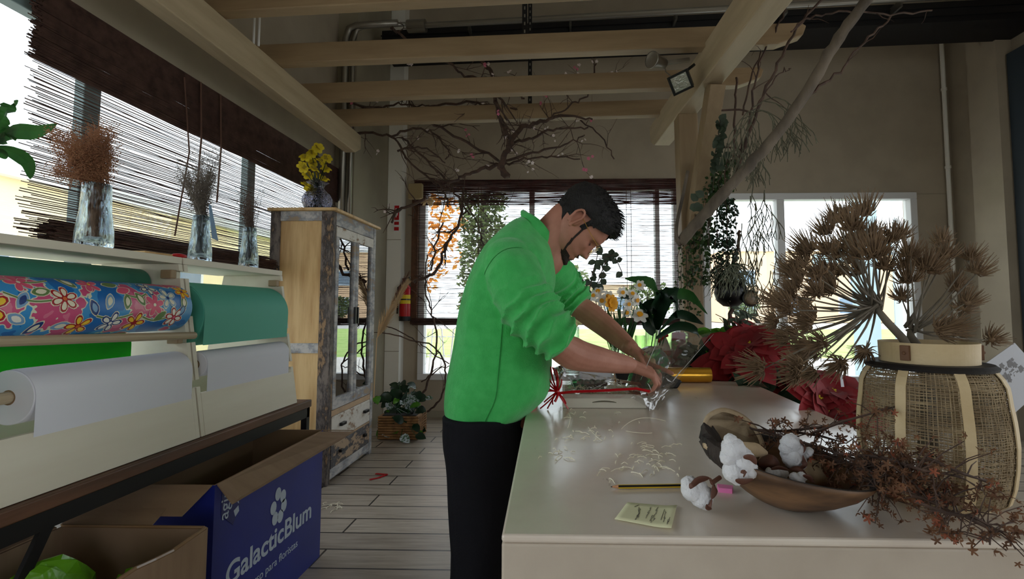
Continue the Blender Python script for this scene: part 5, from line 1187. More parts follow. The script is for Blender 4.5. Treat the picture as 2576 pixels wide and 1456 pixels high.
cotton([(1990,1115,22),(2005,1128,18),(1992,1150,24),(2008,1160,20),(1978,1130,16)], .84, 'upright white cotton boll right of the middle of the bowl', [[(2010,1180,.02),(2025,1165,.02),(2020,1145,.02)],[(2018,1140,.01),(2022,1120,.01),(2012,1105,.01)],[(2030,1195,.03),(2010,1180,.03),(1985,1180,.02)]], [(2015,1160,.85),(2080,1165,.93)])
cotton([(2034,1136,11),(2028,1144,8)], .84, 'tiny cotton tuft right of the upright boll', [[(2022,1150,.0),(2026,1158,.01),(2020,1170,.01)]], None, .5)
cotton([(2008,1208,15),(2016,1200,12),(1998,1200,11)], .79, 'small cotton boll at the front inside of the bowl', [[(2020,1195,.02),(2035,1200,.02),(2048,1215,.02)]], None, .8)
cotton([(1950,1190,12),(1970,1190,12),(1935,1186,9)], .82, 'flat cotton tuft deep in the middle of the bowl', [[(1940,1180,.01),(1960,1175,.01),(1985,1183,.01)]], None, .7)
cotton([(1742,1232,26),(1765,1248,28),(1772,1262,18),(1735,1218,20),(1755,1225,22)], .80, 'cotton boll lying on the table left of the bowl', [[(1735,1228,.025),(1755,1206,.025),(1785,1202,.02)],[(1785,1202,.0),(1800,1225,.01),(1790,1255,.02)],[(1790,1255,.02),(1782,1272,.02),(1776,1270,.02)]], [(1790,1215,.79),(1812,1200,.80)], 1.3)
# rusty dried branch
def sprig(path, Yp, n, lab_parts, fm, sm, fr=.009, sp=.03, mi=0):
    P = [aY(a, b, Yp+y) for a, b, y in path]; sm.tube(P, [.0024]*(len(P)-1)+[.001], 5)
    for i in range(n):
        k = random.uniform(.2,1)*(len(P)-1); ii = min(int(k), len(P)-2); p = P[ii].lerp(P[ii+1], k-ii)
        e = p+V((random.gauss(0,sp),random.gauss(0,sp*.8),random.gauss(0,sp*.8))); 
        if e.z < TZ+.008: e.z = TZ+.008+random.random()*.01
        sm.tube([p, p.lerp(e,.5)+V((0,0,.004)), e], [.0011,.0009,.0007], 4, caps=False)
        for q in range(random.choice((1,2,2,3))):
            c = e+V((random.gauss(0,.006),random.gauss(0,.006),random.gauss(0,.005))); nn = V((random.gauss(0,1),random.gauss(-.5,1),random.gauss(0,1)))
            petals(fm, c, nn, fr*random.uniform(.5,.95), 5, 1 if random.random() < mi else 0, .42, .1, .5)
th = thing('dried_branch', aY(2200,1200,.85), 'rusty brown dried flower branch draped over the bowl and the basket', 'dried flowers')
sm = MB(); fm = MB()
for path, n in (([(1890,1080,.1),(1990,1085,.08),(2060,1095,.06),(2130,1115,.03)],14),([(1880,1075,.1),(1960,1095,.06),(2080,1130,.0),(2200,1170,-.04)],20),([(1960,1085,.1),(2060,1075,.06),(2130,1060,.05)],8),([(2040,1090,.05),(2120,1060,.02),(2260,1020,-.03)],8),
    ([(1980,1100,.06),(2080,1140,.0),(2180,1200,-.06),(2240,1260,-.1)],30),([(2060,1120,.0),(2150,1160,-.05),(2260,1200,-.09),(2400,1270,-.13)],42),([(2100,1140,-.03),(2220,1150,-.1),(2330,1185,-.15),(2400,1195,-.15)],30),([(2130,1150,-.05),(2230,1210,-.1),(2340,1260,-.14),(2420,1300,-.16)],40),([(2300,1260,-.14),(2380,1290,-.17),(2450,1300,-.18),(2540,1350,-.19)],20),([(2430,1300,-.18),(2490,1330,-.19),(2490,1370,-.2)],6),([(2150,1170,-.05),(2200,1200,-.1),(2210,1250,-.12)],14),([(2180,1170,-.06),(2260,1170,-.12),(2300,1210,-.14)],26),([(2330,1150,-.14),(2420,1190,-.16),(2480,1210,-.16)],8),([(2060,1150,.0),(2130,1165,-.04),(2190,1180,-.07)],22)):
    sprig(path, .86, int(n*1.35), None, fm, sm, .0095, .024, .16)
obj('stems', sm, M['twig'], th); obj('flower_clusters', fm, [M['dried_brown'], M['dried_rust']], th)
# ================================================================ woven basket lantern with dried umbels
bx, by = .661, .885
prof = [(.083,TZ+.003),(.097,TZ+.014),(.105,TZ+.04),(.110,TZ+.075),(.112,TZ+.11),(.110,TZ+.145),(.106,TZ+.175),(.104,TZ+.20),(.097,TZ+.216),(.088,TZ+.226)]
def pr_at(z):
    for (r0,z0),(r1,z1) in zip(prof, prof[1:]):
        if z <= z1: return r0+(r1-r0)*(z-z0)/(z1-z0)
    return prof[-1][0]
th = thing('woven_basket', (bx,by,TZ), 'rounded open weave jute basket lantern with cane ribs and a wooden collar', 'basket')
mb = MB(); z = TZ+.006; rz = random.Random(1)
while z < TZ+.224:
    n = 72; ph = rz.random()*9; pts = []
    for i in range(n+1):
        a = 2*pi*i/n; zz = z+.0022*noise.noise(V((cos(a)*2+ph, sin(a)*2, z*40)))+.0012*noise.noise(V((cos(a)*6, sin(a)*6+ph, z*40)))
        r = pr_at(zz)+.0007*(1 if i % 2 else -1); pts.append((bx+r*cos(a), by+r*sin(a), zz))
    mb.tube(pts, rz.uniform(.0007,.0013), 3, caps=False); z += rz.choice((.0024,.003,.0036,.0046))
for k in range(118):
    a0 = 2*pi*k/118+rz.uniform(-.012,.012); pts = []
    for i in range(24):
        z = TZ+.005+.22*i/23; a = a0+.014*noise.noise(V((a0*5, z*14, 2))); r = pr_at(z)+.0006*(1 if (i+k) % 2 else -1); pts.append((bx+r*cos(a), by+r*sin(a), z))
    mb.tube(pts, rz.uniform(.0004,.0009), 3, caps=False)
obj('jute_weave', mb, M['jute'], th)
for k in range(8):
    a = 2*pi*k/8+radians(-102); mb = MB(); rows = []
    for i in range(18):
        z = TZ+.002+.226*i/17; r = pr_at(z)+.003; w = .0075
        aa = w/r; rows.append([(bx+(r+d)*cos(a+s*aa), by+(r+d)*sin(a+s*aa), z) for s, d in ((-1,0),(-1,.0018),(1,.0018),(1,0))])
    mb.grid(rows, wrap=True); obj('cane_rib', mb, M['cane'], th)
mb = MB(); mb.lathe([(.070,TZ+.224),(.095,TZ+.224),(.097,TZ+.229),(.091,TZ+.234),(.070,TZ+.234),(.070,TZ+.224)], (bx,by,0), 56, closed=True); obj('black_band', mb, M['black_band'], th, smooth=False)
mb = MB(); mb.lathe([(.069,TZ+.2345),(.0725,TZ+.2345),(.0735,TZ+.27),(.070,TZ+.27),(.069,TZ+.2345)], (bx,by,0), 64, closed=True); obj('wooden_collar', mb, M['cane'], th)
for a in (radians(-150), radians(-20)):
    c = V((bx+.076*cos(a), by+.076*sin(a), TZ+.253)); d = V((cos(a),sin(a),0)); mb = MB(); mb.bar(c-V((0,0,.013)), c+V((0,0,.013)), .014, .007, d); mb.ball(c+d*.005, .003, 8); obj('leather_tab', mb, M['leather'], th, bevel=.002)
mb = MB(); mb.lathe([(0,TZ+.001),(.083,TZ+.001),(.083,TZ+.006),(0,TZ+.006)], (bx,by,0), 32); obj('base', mb, M['cane'], th)
# umbel flower head: a burst of curved bristles
def head_mesh(seed):
    rq = random.Random(seed); mb = MB()
    for i in range(66):
        a = rq.random()*2*pi; el = rq.uniform(-.35,1.0); u = V((cos(a)*cos(el*1.3), sin(a)*cos(el*1.3), sin(el*1.3)*.9+.25)).normalized()
        L = rq.uniform(.020,.032); c1 = u*L*.5; c2 = u*L+V((0,0,.009))*rq.uniform(.3,2.2); mb.tube([u*.003, c1+V((0,0,-.001)), c2], [.0014,.0011,.0004], 4, caps=False)
        s = u*L*.45; mb.tube([s, s+V((rq.gauss(0,.004),rq.gauss(0,.004),.007))], [.0006,.0002], 3, caps=False)
    mb.ball((0,0,.001), .006, 8)
    return mb
HM = []
def umbel(hub, lst, label, loc, stempath, seed):
    th = thing('dried_umbel', loc, label, 'dried flowers'); L0 = V(loc); rq = random.Random(seed)
    sm = MB(); sm.tube(stempath, [.009,.008,.0075,.007,.005], 8); st = obj('stem', sm, M['dried_stem'], th, smooth=True)
    if not HM:
        for k in range(3):
            o = obj('flower_head', head_mesh(k), M['dried'], None); HM.append(o.data); bpy.data.objects.remove(o)
    for (px, py, Y) in lst:
        c = aY(px, py, Y); h = hub+V((rq.uniform(-.006,.006),rq.uniform(-.01,.01),rq.uniform(-.004,.008)))
        md = h.lerp(c,.55)+V((0,0,-.006)); ray_ = MB(); ray_.tube([h, h.lerp(md,.5)+V((0,0,-.004)), md, c], [.0024,.002,.0016,.0012], 5); ro = obj('ray', ray_, M['dried_stem'], th)
        o = bpy.data.objects.new('flower_head', HM[rq.randrange(3)]); COL.objects.link(o); o.parent = ro; o.location = c-BASE[th.name]
        d = (c-hub).normalized()+V((0,0,.5)); o.rotation_euler = d.to_track_quat('Z','Y').to_euler(); s = rq.uniform(.9,1.2); o.scale = (s,s,s)
hubA = aY(2205,775,.86); hubB = aY(2290,830,.90)
LA = [(2130,560),(2085,590),(2165,650),(2195,600),(2145,660),(2110,650),(2030,670),(2015,720),(2090,715),(1990,780),(2055,800),(1985,850),(2035,900),(2075,860),(2010,920),(2180,545),(2105,560),(2150,580),(2240,610),(2262,600),(2200,650),(2040,640),(2085,640),(2130,625),(2165,620),(2120,690),(2160,690),(2020,700),(2060,700),(2215,640),(2190,620),(2000,745),(1962,762),(2035,770),(2100,735),(1960,812),(2045,815),(2010,840),(2060,880),(1925,925),(2005,945),(2055,930),(2020,900),(2040,870),(2180,880),(2120,910),(2060,740),(2090,690),(2000,690),(2225,680)]
umbel(hubA, [(x, y, .86+random.uniform(-.10,.12)) for x, y in LA], 'big dried umbel of spiky brown heads spreading left out of the basket', (bx-.02,by,TZ+.03), [V((bx-.02,by,TZ+.03)), V((bx-.01,by-.01,TZ+.20)), aY(2270,850,.87), aY(2232,810,.865), hubA], 3)
LB = [(2280,675),(2285,715),(2270,755),(2365,610),(2440,655),(2455,690),(2375,650),(2340,690),(2400,715),(2425,765),(2400,730),(2390,830),(2350,835),(2485,855),(2330,680),(2290,650),(2420,780)]
umbel(hubB, [(x, y, .92+random.uniform(-.08,.14)) for x, y in LB], 'second dried umbel leaning right over the wooden collar of the basket', (bx+.02,by+.02,TZ+.03), [V((bx+.02,by+.02,TZ+.03)), V((bx+.01,by+.01,TZ+.15)), V((bx-.0,by,TZ+.24)), hubB+V((0,0,-.012)), hubB], 5)
th = thing('card_tag', aY(2520,940,.97), 'grey card tag with a dark floral print tied to the right side of the basket', 'tag')
Q = [aY(2470,920,.93),aY(2552,862,.95),aY(2640,960,.96),aY(2545,1045,.94)]
mb = MB(); mb.add(Q, [(0,1,2,3)]); obj('card', mb, M['tag'], th, solid=.001)
mb = MB(); rq = random.Random(3)
for k in range(26):
    u, v = rq.uniform(.25,.75), rq.uniform(.2,.5); p = (Q[0]*(1-u)+Q[1]*u)*(1-v)+(Q[3]*(1-u)+Q[2]*u)*v+V((-.0008,-.0014,0)); r = rq.uniform(.003,.006)
    ux = (Q[1]-Q[0]).normalized(); uy = (Q[3]-Q[0]).normalized(); mb.add([p]+[p+ux*r*(1+.3*sin(5*a))*cos(a)+uy*r*(1+.3*sin(5*a))*sin(a) for a in [2*pi*i/14 for i in range(14)]], [(0,i+1,(i+1)%14+1) for i in range(14)])
obj('floral_print', mb, mat('grey print', rgb(120,118,120), .7), th)
mb = MB(); mb.tube([aY(2475,905,.93), aY(2450,890,.90), V((bx+.07,by-.03,TZ+.25))], .001, 4); obj('string', mb, M['white_pl'], th)
th = thing('card_tag', aY(2060,1010,.8), 'narrow pale paper slip hanging under a dried head left of the basket', 'tag')
mb = MB(); mb.hexa([aY(2112,935,.84),aY(2118,935,.84),aY(2124,973,.84),aY(2116,973,.84)],[aY(2112,935,.8408),aY(2118,935,.8408),aY(2124,973,.8408),aY(2116,973,.8408)]); obj('paper_slip', mb, M['white_paper'], th)
# ================================================================ plants round the pergola post
def cat_path(pts, n):
    out = []
    for k in range(n+1):
        t = k/n*(len(pts)-1); i = min(int(t), len(pts)-2); f = t-i
        p0 = pts[max(i-1,0)]; p1 = pts[i]; p2 = pts[i+1]; p3 = pts[min(i+2,len(pts)-1)]
        out.append(.5*((2*p1)+(p2-p0)*f+(2*p0-5*p1+4*p2-p3)*f*f+(3*p1-p0-3*p2+p3)*f**3))
    return out
def branch(mb, pxs, Y0, Y1, r0, r1, n=6, wob=.006, seg=5, sides=6):
    P = [aY(a, b, Y0+(Y1-Y0)*i/(len(pxs)-1)) for i, (a, b) in enumerate(pxs)]
    P = cat_path(P, n*(len(pxs)-1)); k = len(P)
    P = [p+V((random.gauss(0,wob),random.gauss(0,wob),random.gauss(0,wob)))*(0 if i in (0,k-1) else 1) for i, p in enumerate(P)]
    mb.tube(P, [(r0+(r1-r0)*i/(k-1))*random.uniform(.9,1.1) for i in range(k)], sides); return P
def twigs(mb, P, n, L, r, depth=1, drop=0):
    ends = []
    for i in range(n):
        k = random.randrange(1, len(P)-1); d0 = (P[k+1]-P[k-1]).normalized(); d = (d0*random.uniform(.3,1)+V((random.gauss(0,.6),random.gauss(0,.4),random.gauss(0,.6)-drop))).normalized(); l = L*random.uniform(.4,1.2)
        Q = [P[k]]
        for j in range(5): d = (d+V((random.gauss(0,.22),random.gauss(0,.2),random.gauss(0,.22)))).normalized(); Q.append(Q[-1]+d*l/5)
        mb.tube(Q, [r*(1-j*.15) for j in range(6)], 4, caps=False); ends.append(Q[-1]); ends.append(Q[3])
        if depth: ends += twigs(mb, Q, 2, L*.45, r*.6, depth-1, drop)
    return ends
mb = MB(); P = branch(mb, [(1712,608),(1745,570),(1790,520),(1868,432),(1945,350),(2030,230),(2100,115),(2160,25),(2215,-50)], 2.62, 2.2, .030, .026, 5, .003, sides=10)
mb.tube(cat_path([aY(1712,612,2.62), aY(1702,598,2.60), aY(1703,560,2.62), aY(1716,500,2.66), aY(1730,430,2.68)], 12), [.02,.017,.014,.011]+[.009]*9, 8)
obj('driftwood_branch', mb, M['drift'], label='thick pale driftwood branch slanting up across the pergola post', cat='branch', smooth=True)
def stick(pxs, Y0, Y1, r0, r1, lab, tw=4, L=.2, bl=0):
    mb = MB(); P = branch(mb, pxs, Y0, Y1, r0, r1, 6, .005); e = twigs(mb, P, tw, L, r1*.7, 0)
    o = obj('bare_branch', mb, M['twig'], label=lab, cat='branch'); return e
stick([(1850,445),(1872,370),(1905,280),(1950,180),(2005,70),(2080,-10)], 2.75, 2.5, .011, .007, 'dark bare branch rising steeply left of the driftwood branch', 4)
stick([(1975,305),(2040,235),(2110,180),(2170,110),(2240,42)], 2.4, 2.3, .008, .005, 'slender dark stick running beside the upper right side of the driftwood', 2)
stick([(1846,440),(1847,330),(1850,250),(1852,195)], 2.9, 2.85, .008, .006, 'thin upright brown stick behind the hanging vines', 1)
stick([(1990,80),(2040,42),(2130,30),(2240,35),(2345,26)], 2.3, 2.4, .005, .004, 'thin branch crossing the black beam at the top right', 3, .1)
stick([(1880,330),(1895,230),(1920,130),(1960,60),(1985,0)], 2.8, 2.6, .007, .005, 'wavy dark branch just right of the pergola beam', 3)
stick([(1868,290),(1890,200),(1920,100),(1880,40)], 2.95, 2.7, .006, .004, 'small forked twig near the rounded rafter end', 2)
stick([(1905,265),(1960,185),(1990,172)], 2.6, 2.6, .005, .003, 'short hooked twig right of the rafter end', 0)
stick([(1850,740),(1835,800),(1822,860),(1815,910)], 2.72, 2.6, .013, .012, 'brown branch stump standing behind the red poinsettia', 0)
stick([(1862,580),(1852,640),(1835,700),(1848,740)], 2.74, 2.72, .010, .012, 'dark stick carrying the hanging black pot', 1, .08)
# hanging vines on the post
def vine(regions, label, name, m, cat='plant', Ls=(.03,.05), strands=10, loc=None):
    th = thing(name, loc, label, cat); lf = MB(); sm = MB()
    for (x0, x1, y0, y1, Ya, Yb, n) in regions:
        for i in range(n):
            px, py = random.uniform(x0,x1), random.uniform(y0,y1); p = aY(px+6*sin(py*.05), py, random.uniform(Ya,Yb))
            L = random.uniform(*Ls); lf.leaf(p, (random.uniform(-1,1),random.uniform(-1,.3),random.uniform(-1,.5)), (random.uniform(-.6,.6),-1,random.uniform(-.2,.9)), L, L*.8, curl=.2, seg=3, shape=.85)
        for i in range(strands):
            px = random.uniform(x0,x1); Yq = random.uniform(Ya,Yb); sm.tube([aY(px+random.uniform(-6,6), y0+(y1-y0)*t, Yq) for t in (0,.25,.5,.75,1)], .0018, 4, caps=False)
    obj('stems', sm, M['twig'], th); obj('leaves', lf, m, th)
vine([(1768,1832,400,520,2.95,3.15,380),(1745,1800,500,620,3.05,3.15,200),(1728,1785,600,720,3.05,3.15,180),(1790,1850,395,480,2.8,3.0,90)], 'dense dark green climbing vine on the pergola post', 'climbing_vine', M['vine'], loc=(.86,2.72,1.6), Ls=(.016,.034))
vine([(1798,1850,500,620,2.6,2.72,300),(1800,1850,600,700,2.6,2.7,220),(1785,1830,640,720,2.6,2.66,60)], 'fine leaved hanging plant beside the post against the bright window', 'hanging_plant', M['leaf_dark'], loc=(.98,2.66,1.3), Ls=(.012,.026))
vine([(1704,1735,610,760,2.6,2.72,70),(1712,1760,740,800,2.55,2.66,30)], 'thin trailing creeper hanging on the left edge of the post', 'trailing_creeper', M['vine'], loc=(.74,2.64,1.3), Ls=(.010,.022), strands=3)
th = thing('eucalyptus', (.98,2.7,2.1), 'round leaved grey green eucalyptus sprig high on the right of the post', 'foliage')
sm = MB(); lf = MB(); P = branch(sm, [(1812,300),(1808,340),(1800,380),(1795,420)], 2.66, 2.66, .003, .002, 5, .002)
for p in P[1:]:
    for k in range(2): lf.leaf(p, (random.uniform(-.3,1),-.3,random.uniform(-.6,.5)), (random.uniform(-.4,.4),-1,.2), .05, .045, curl=.1, shape=.75)
for px, py in ((1755,505),(1765,520),(1750,530),(1735,525),(1770,495),(1818,415),(1805,430),(1822,398)): lf.leaf(aY(px,py,2.64), (random.uniform(-1,1),0,random.uniform(-.5,1)), (0,-1,.1), .055, .05, curl=.05, shape=.75)
obj('stems', sm, M['twig'], th); obj('leaves', lf, M['euca'], th)
# wiry hanging cactus
th = thing('wiry_cactus', (1.15,2.6,2.25), 'pale wiry forked hanging plant dangling in front of the right window', 'plant')
mb = MB(); rq = random.Random(21)
def forks(p, d, L, r, k):
    q = [p]; 
    for j in range(3): d = (d+V((rq.gauss(0,.10),rq.gauss(0,.08),rq.gauss(0,.05)-.03))).normalized(); q.append(q[-1]+d*L/3)
    mb.tube(q, [r,r,r*.9,r*.85], 4, caps=False)
    if k <= 0 or q[-1].z < 1.12: return
    for s in ((-1,1) if rq.random() < .66 else (rq.choice((-1,1)),)):
        nd = (d+V((s*rq.uniform(.25,.7),rq.uniform(-.4,.4),rq.uniform(-.1,.15)))).normalized(); nd = (nd*.8+V((0,0,-.45))).normalized(); forks(q[-1], nd, L*rq.uniform(.85,1.08), r*.96, k-1)
for k in range(9):
    p = aY(rq.uniform(1885,1915), rq.uniform(270,290), rq.uniform(2.55,2.65)); forks(p, V((rq.uniform(-.6,1.0),rq.uniform(-.3,.3),rq.uniform(-.9,.2))).normalized(), .062, .0030, rq.choice((5,6)))
for k in range(22):
    p = aY(rq.uniform(1862,1955), rq.uniform(420,700), rq.uniform(2.52,2.66)); forks(p, V((rq.uniform(-.3,.3),0,-1)).normalized(), .055, .0028, rq.choice((3,4,5)))
obj('wiry_stems', mb, M['wiry'], th)
mb = MB(); mb.tube(cat_path([aY(1815,278,2.68), aY(1860,276,2.66), aY(1885,282,2.62)], 6), .006, 5); mb.tube(cat_path([aY(1805,372,2.68), aY(1850,372,2.66), aY(1880,388,2.62)], 6), .005, 5); obj('support_stick', mb, M['twig'], th)
# black pot with grey moss, round lamp
c = aY(1838,738,2.66); th = thing('hanging_pot', c+V((0,0,-.07)), 'round black pot overflowing with grey air plant beside the post', 'pot')
mb = MB(); mb.lathe([(0,-.075),(.04,-.07),(.075,-.04),(.088,0),(.082,.04),(.06,.065),(.055,.06),(.07,.03),(.0,.0)], c, 28); obj('pot_body', mb, M['black'], th, smooth=True)
mb = MB()
for k in range(170):
    a = rq.random()*6.3; r = .06*sqrt(rq.random()); p = c+V((r*cos(a)-.01, r*sin(a)-.01, .06+rq.random()*.10)); Q = [p]; d = V((cos(a)*.6,sin(a)*.6-.4,rq.uniform(-.3,.8)))
    for j in range(5): d = (d+V((rq.gauss(0,.5),rq.gauss(0,.4),-.55))).normalized(); Q.append(Q[-1]+d*.026)
    mb.tube(Q, [.0028,.0026,.0022,.0018,.0014,.001], 4, caps=False)
obj('air_plant', mb, M['grey_moss'], th)
mb = MB(); mb.tube([c+V((-.01,0,.06)), c+V((-.005,.02,.5)), aY(1822,430,2.68)], .003, 5); obj('hanger', mb, M['twig'], th)
c = aY(1888,750,2.58); q = V((.15,-1,.05)).normalized().to_track_quat('Z','Y').to_matrix()
th = thing('round_lamp', c, 'small round lamp with a brown face hanging right of the black pot', 'lamp')
mb = MB(); mb.lathe([(0,-.03),(.03,-.028),(.044,-.01),(.046,0),(.042,.004),(.042,0)], c, 28, axis=q); obj('rim', mb, M['black'], th, smooth=True)
mb = MB(); mb.lathe([(.042,.001),(.02,.012),(0,.015)], c, 28, axis=q); obj('face', mb, mat('brown shell', rgb(140,120,96), .5, col2=rgb(104,86,70), scale=40), th, smooth=True)
mb = MB(); mb.tube([c+V((-.03,.02,0)), aY(1862,745,2.64)], .006, 6); obj('arm', mb, M['black'], th)
th = thing('drooping_foliage', aY(1840,870,2.55), 'grey green leafy twigs hanging over the lawn view above the poinsettia', 'foliage')
lf = MB(); sm = MB()
for (a, b) in (((1800,790),(1880,850)),((1810,800),(1860,870)),((1830,760),(1870,840)),((1820,810),(1905,820)),((1850,780),(1895,800))):
    P = [aY(*a,2.55), aY((a[0]+b[0])/2,(a[1]+b[1])/2-8,2.5), aY(*b,2.5)]; P = cat_path(P, 8); sm.tube(P, .002, 4)
    for p in P[2:]: lf.leaf(p, (random.uniform(.2,1),-.2,random.uniform(-1,.4)), (0,-1,.3), .05, .02, curl=.3)
obj('stems', sm, M['twig'], th); obj('leaves', lf, M['euca'], th)
# ================================================================ flowering branches under the rafters
def blossoms(bm, pts, m=0):
    for p in pts: petals(bm, p, (random.uniform(-1,1),-1,random.uniform(-.6,.6)), random.uniform(.010,.016), 5, m, .9, .1, .3)
def flowering(paths, label, loc, tw=7, L=.3, r=.011, nb=12, pk=.22):
    th = thing('flowering_branch', loc, label, 'branch'); mb = MB(); bl = MB(); ends = []
    for pxs, Y0, Y1, r0, r1 in paths:
        P = branch(mb, pxs, Y0, Y1, r0, r1, 6, .007); ends += twigs(mb, P, tw, L, r1*.65, 1)
    obj('twigs', mb, M['twig'], th); random.shuffle(ends); nb = int(nb*.8)
    for i, p in enumerate(ends[:nb]): blossoms(bl, [p+V((random.gauss(0,.01),0,random.gauss(0,.01))) for _ in range(2)], 1 if random.random() < pk else 0)
    obj('blossoms', bl, [M['blossom'], M['blossom_pink']], th)
flowering([([(985,72),(1010,92),(1060,128),(1125,155),(1170,190),(1230,198),(1280,228),(1320,248)], 3.0, 3.5, .010, .007),([(1205,150),(1235,180),(1245,230),(1250,275),(1275,330),(1280,370)], 3.4, 3.7, .013, .016)], 'upper flowering branch with a pink bud reaching up to the black beam', aY(1230,200,3.4), 7, .32, nb=14)
flowering([([(1275,440),(1262,415),(1280,370),(1305,325),(1350,310),(1420,290),(1490,300)], 3.9, 3.6, .034, .007),([(1262,412),(1200,430),(1150,450),(1120,470)], 3.9, 3.8, .02, .006),([(1290,360),(1340,345),(1400,325),(1480,320)], 3.85, 3.6, .013, .006),([(1270,405),(1340,385),(1420,365),(1470,340)], 3.9, 3.7, .012, .005),([(1265,415),(1330,400),(1400,395),(1460,400)], 3.9, 3.8, .01, .005),([(1255,405),(1160,350),(1060,300),(960,275),(880,262)], 3.9, 4.0, .012, .011)], 'thick knotted flowering branch hanging in the middle under the last rafter', aY(1275,420,3.9), 6, .34, nb=26)
flowering([([(975,275),(1030,290),(1090,268),(1160,258),(1240,265),(1300,275)], 3.9, 3.7, .012, .008),([(965,270),(1010,262),(1080,265)], 3.9, 3.9, .009, .006)], 'arched bare branch running along the last rafter', aY(1090,268,3.9), 6, .26, nb=5)
flowering([([(880,335),(940,335),(1000,355),(1020,400),(1070,440),(1110,470),(1130,520)], 4.2, 4.1, .012, .008),([(985,345),(1040,325),(1090,335),(1130,385),(1120,400)], 4.1, 4.0, .011, .006),([(1010,345),(1060,390),(1110,440),(1150,490),(1180,540)], 4.1, 4.0, .010, .007),([(1000,380),(1060,370),(1120,410)], 4.1, 4.0, .009, .006)], 'tangle of bare drooping branches left above the far blind', aY(1010,360,4.1), 8, .36, nb=8)
flowering([([(1300,275),(1350,300),(1420,290),(1500,330),(1545,400)], 3.7, 3.9, .008, .005),([(1380,300),(1440,260),(1480,235),(1500,160)], 3.6, 3.3, .007, .005)], 'fine flowering twigs with white blossoms right of the thick branch', aY(1400,290,3.7), 7, .28, nb=20, pk=.25)
flowering([([(1110,470),(1160,500),(1200,560),(1215,620)], 4.4, 4.3, .008, .005),([(1100,480),(1150,470),(1200,500),(1280,520)], 4.4, 4.3, .008, .004),([(1070,500),(1000,530),(985,560)], 4.4, 4.4, .014, .012),([(1165,480),(1155,560),(1120,620),(1100,680),(1040,710)], 4.4, 4.5, .010, .016),([(1115,560),(1095,620),(1085,680)], 4.45, 4.5, .008, .009)], 'dark crooked branches hanging in front of the far blind', aY(1110,520,4.4), 6, .28, nb=5)
mb = MB(); P = branch(mb, [(1060,1000),(1080,950),(1100,860),(1085,780),(1070,720),(1075,640)], 4.75, 4.9, .012, .006, 6, .006); twigs(mb, P, 7, .4, .005, 1)
P = branch(mb, [(1075,1035),(1110,1000),(1120,940),(1100,880),(1020,850),(950,835)], 4.7, 4.6, .011, .005); twigs(mb, P, 5, .25, .004, 1); P = branch(mb, [(1060,960),(1100,930),(1130,920)], 4.75, 4.7, .008, .004); P = branch(mb, [(970,820),(1030,845),(1080,880),(1130,915)], 4.6,4.7,.006,.006)
obj('bare_branch', mb, M['twig'], label='tall bare branch standing behind the basket plant by the far window', cat='branch')
# ================================================================ far left corner
c = V((-1.50,4.62,0)); th = thing('potted_plant', c, 'variegated leafy plant in a low woven basket on the floor beside the cabinet', 'plant')
mb = MB(); mb.box(-1.70,-1.34,4.50,4.76,.0,.22); bo = obj('basket', mb, M['rope_basket'], th, bevel=.03)
mb = MB(); 
for i in range(9): mb.tube([(-1.705,4.495,.02+i*.024),(-1.335,4.495,.02+i*.024),(-1.335,4.765,.02+i*.024),(-1.705,4.765,.02+i*.024),(-1.705,4.495,.02+i*.024)], .011, 6)
obj('weave', mb, M['rope_basket'], th)
mb = MB(); mb.box(-1.68,-1.36,4.52,4.74,.221,.225); obj('soil', mb, M['soil'], th)
lf = MB(); sm = MB()
for i in range(95):
    px = random.gauss(1010,32); py = random.uniform(985,1100) if i > 12 else random.uniform(955,1010); px = max(945,min(1070,px)); p = aY(px, py, random.uniform(4.42,4.72))
    L = random.uniform(.07,.13); lf.leaf(p, (random.uniform(-1,1),random.uniform(-1,.2),random.uniform(-.6,.8)), (random.uniform(-.5,.5),-.8,.8), L, L*.75, 0 if random.random() < .72 else (1 if random.random()<.5 else 2), curl=.35, fold=.2, seg=5, shape=.8)
    if i % 3 == 0: sm.tube([c+V((random.uniform(-.08,.08),random.uniform(-.05,.05),.22)), p], .003, 4)
obj('stems', sm, M['leaf'], th); obj('leaves', lf, [M['leaf_dark'], M['leaf_bright'], mat('variegated leaf', rgb(190,200,206), .4, col2=rgb(60,96,60), scale=60, lo=.45, hi=.55)], th, smooth=True)
c = aY(1018,800,5.3); th = thing('fire_extinguisher', c, 'red fire extinguisher with yellow label hanging beside the pilaster', 'fire extinguisher')
mb = MB(); zt = aY(1018,712,5.3).z; mb.lathe([(0,0),(.055,0),(.06,.02),(.06,zt-c.z-.05),(.03,zt-c.z-.01),(.02,zt-c.z)], c, 24); obj('cylinder', mb, M['red'], th, smooth=True)
mb = MB(); mb.lathe([(.0605,.16),(.0605,.26)], c, 24); obj('label', mb, M['yellow_label'], th)
mb = MB(); mb.lathe([(.0608,.20),(.0608,.215)], c, 24); mb.tube([(c.x,c.y,zt),(c.x,c.y,zt+.04)], .015, 8); mb.bar((c.x-.03,c.y,zt+.045),(c.x+.06,c.y-.02,zt+.06), .02,.012); mb.tube([(c.x,c.y-.02,zt+.01),(c.x-.07,c.y-.03,zt-.05),(c.x-.075,c.y-.03,c.z+.05)], .010, 7); obj('valve', mb, M['black'], th)
mb = MB(); mb.lathe([(0,-.03),(.062,-.03),(.064,.02),(.062,.02),(.06,-.001),(0,-.001)], c, 20); mb.box(c.x-.03,c.x+.03,c.y+.055,5.45,c.z+.0,c.z+.05); obj('wall_cradle', mb, M['black'], th)
th = thing('wall_sign', (-1.845,5.296,2.2), 'narrow red and white safety sign on the pale pilaster', 'sign')
mb = MB(); a = aY(991,515,5.29); b = aY(1005,582,5.29); mb.box(a.x,b.x,5.288,5.2975,b.z,a.z); obj('plate', mb, M['white_pl'], th)
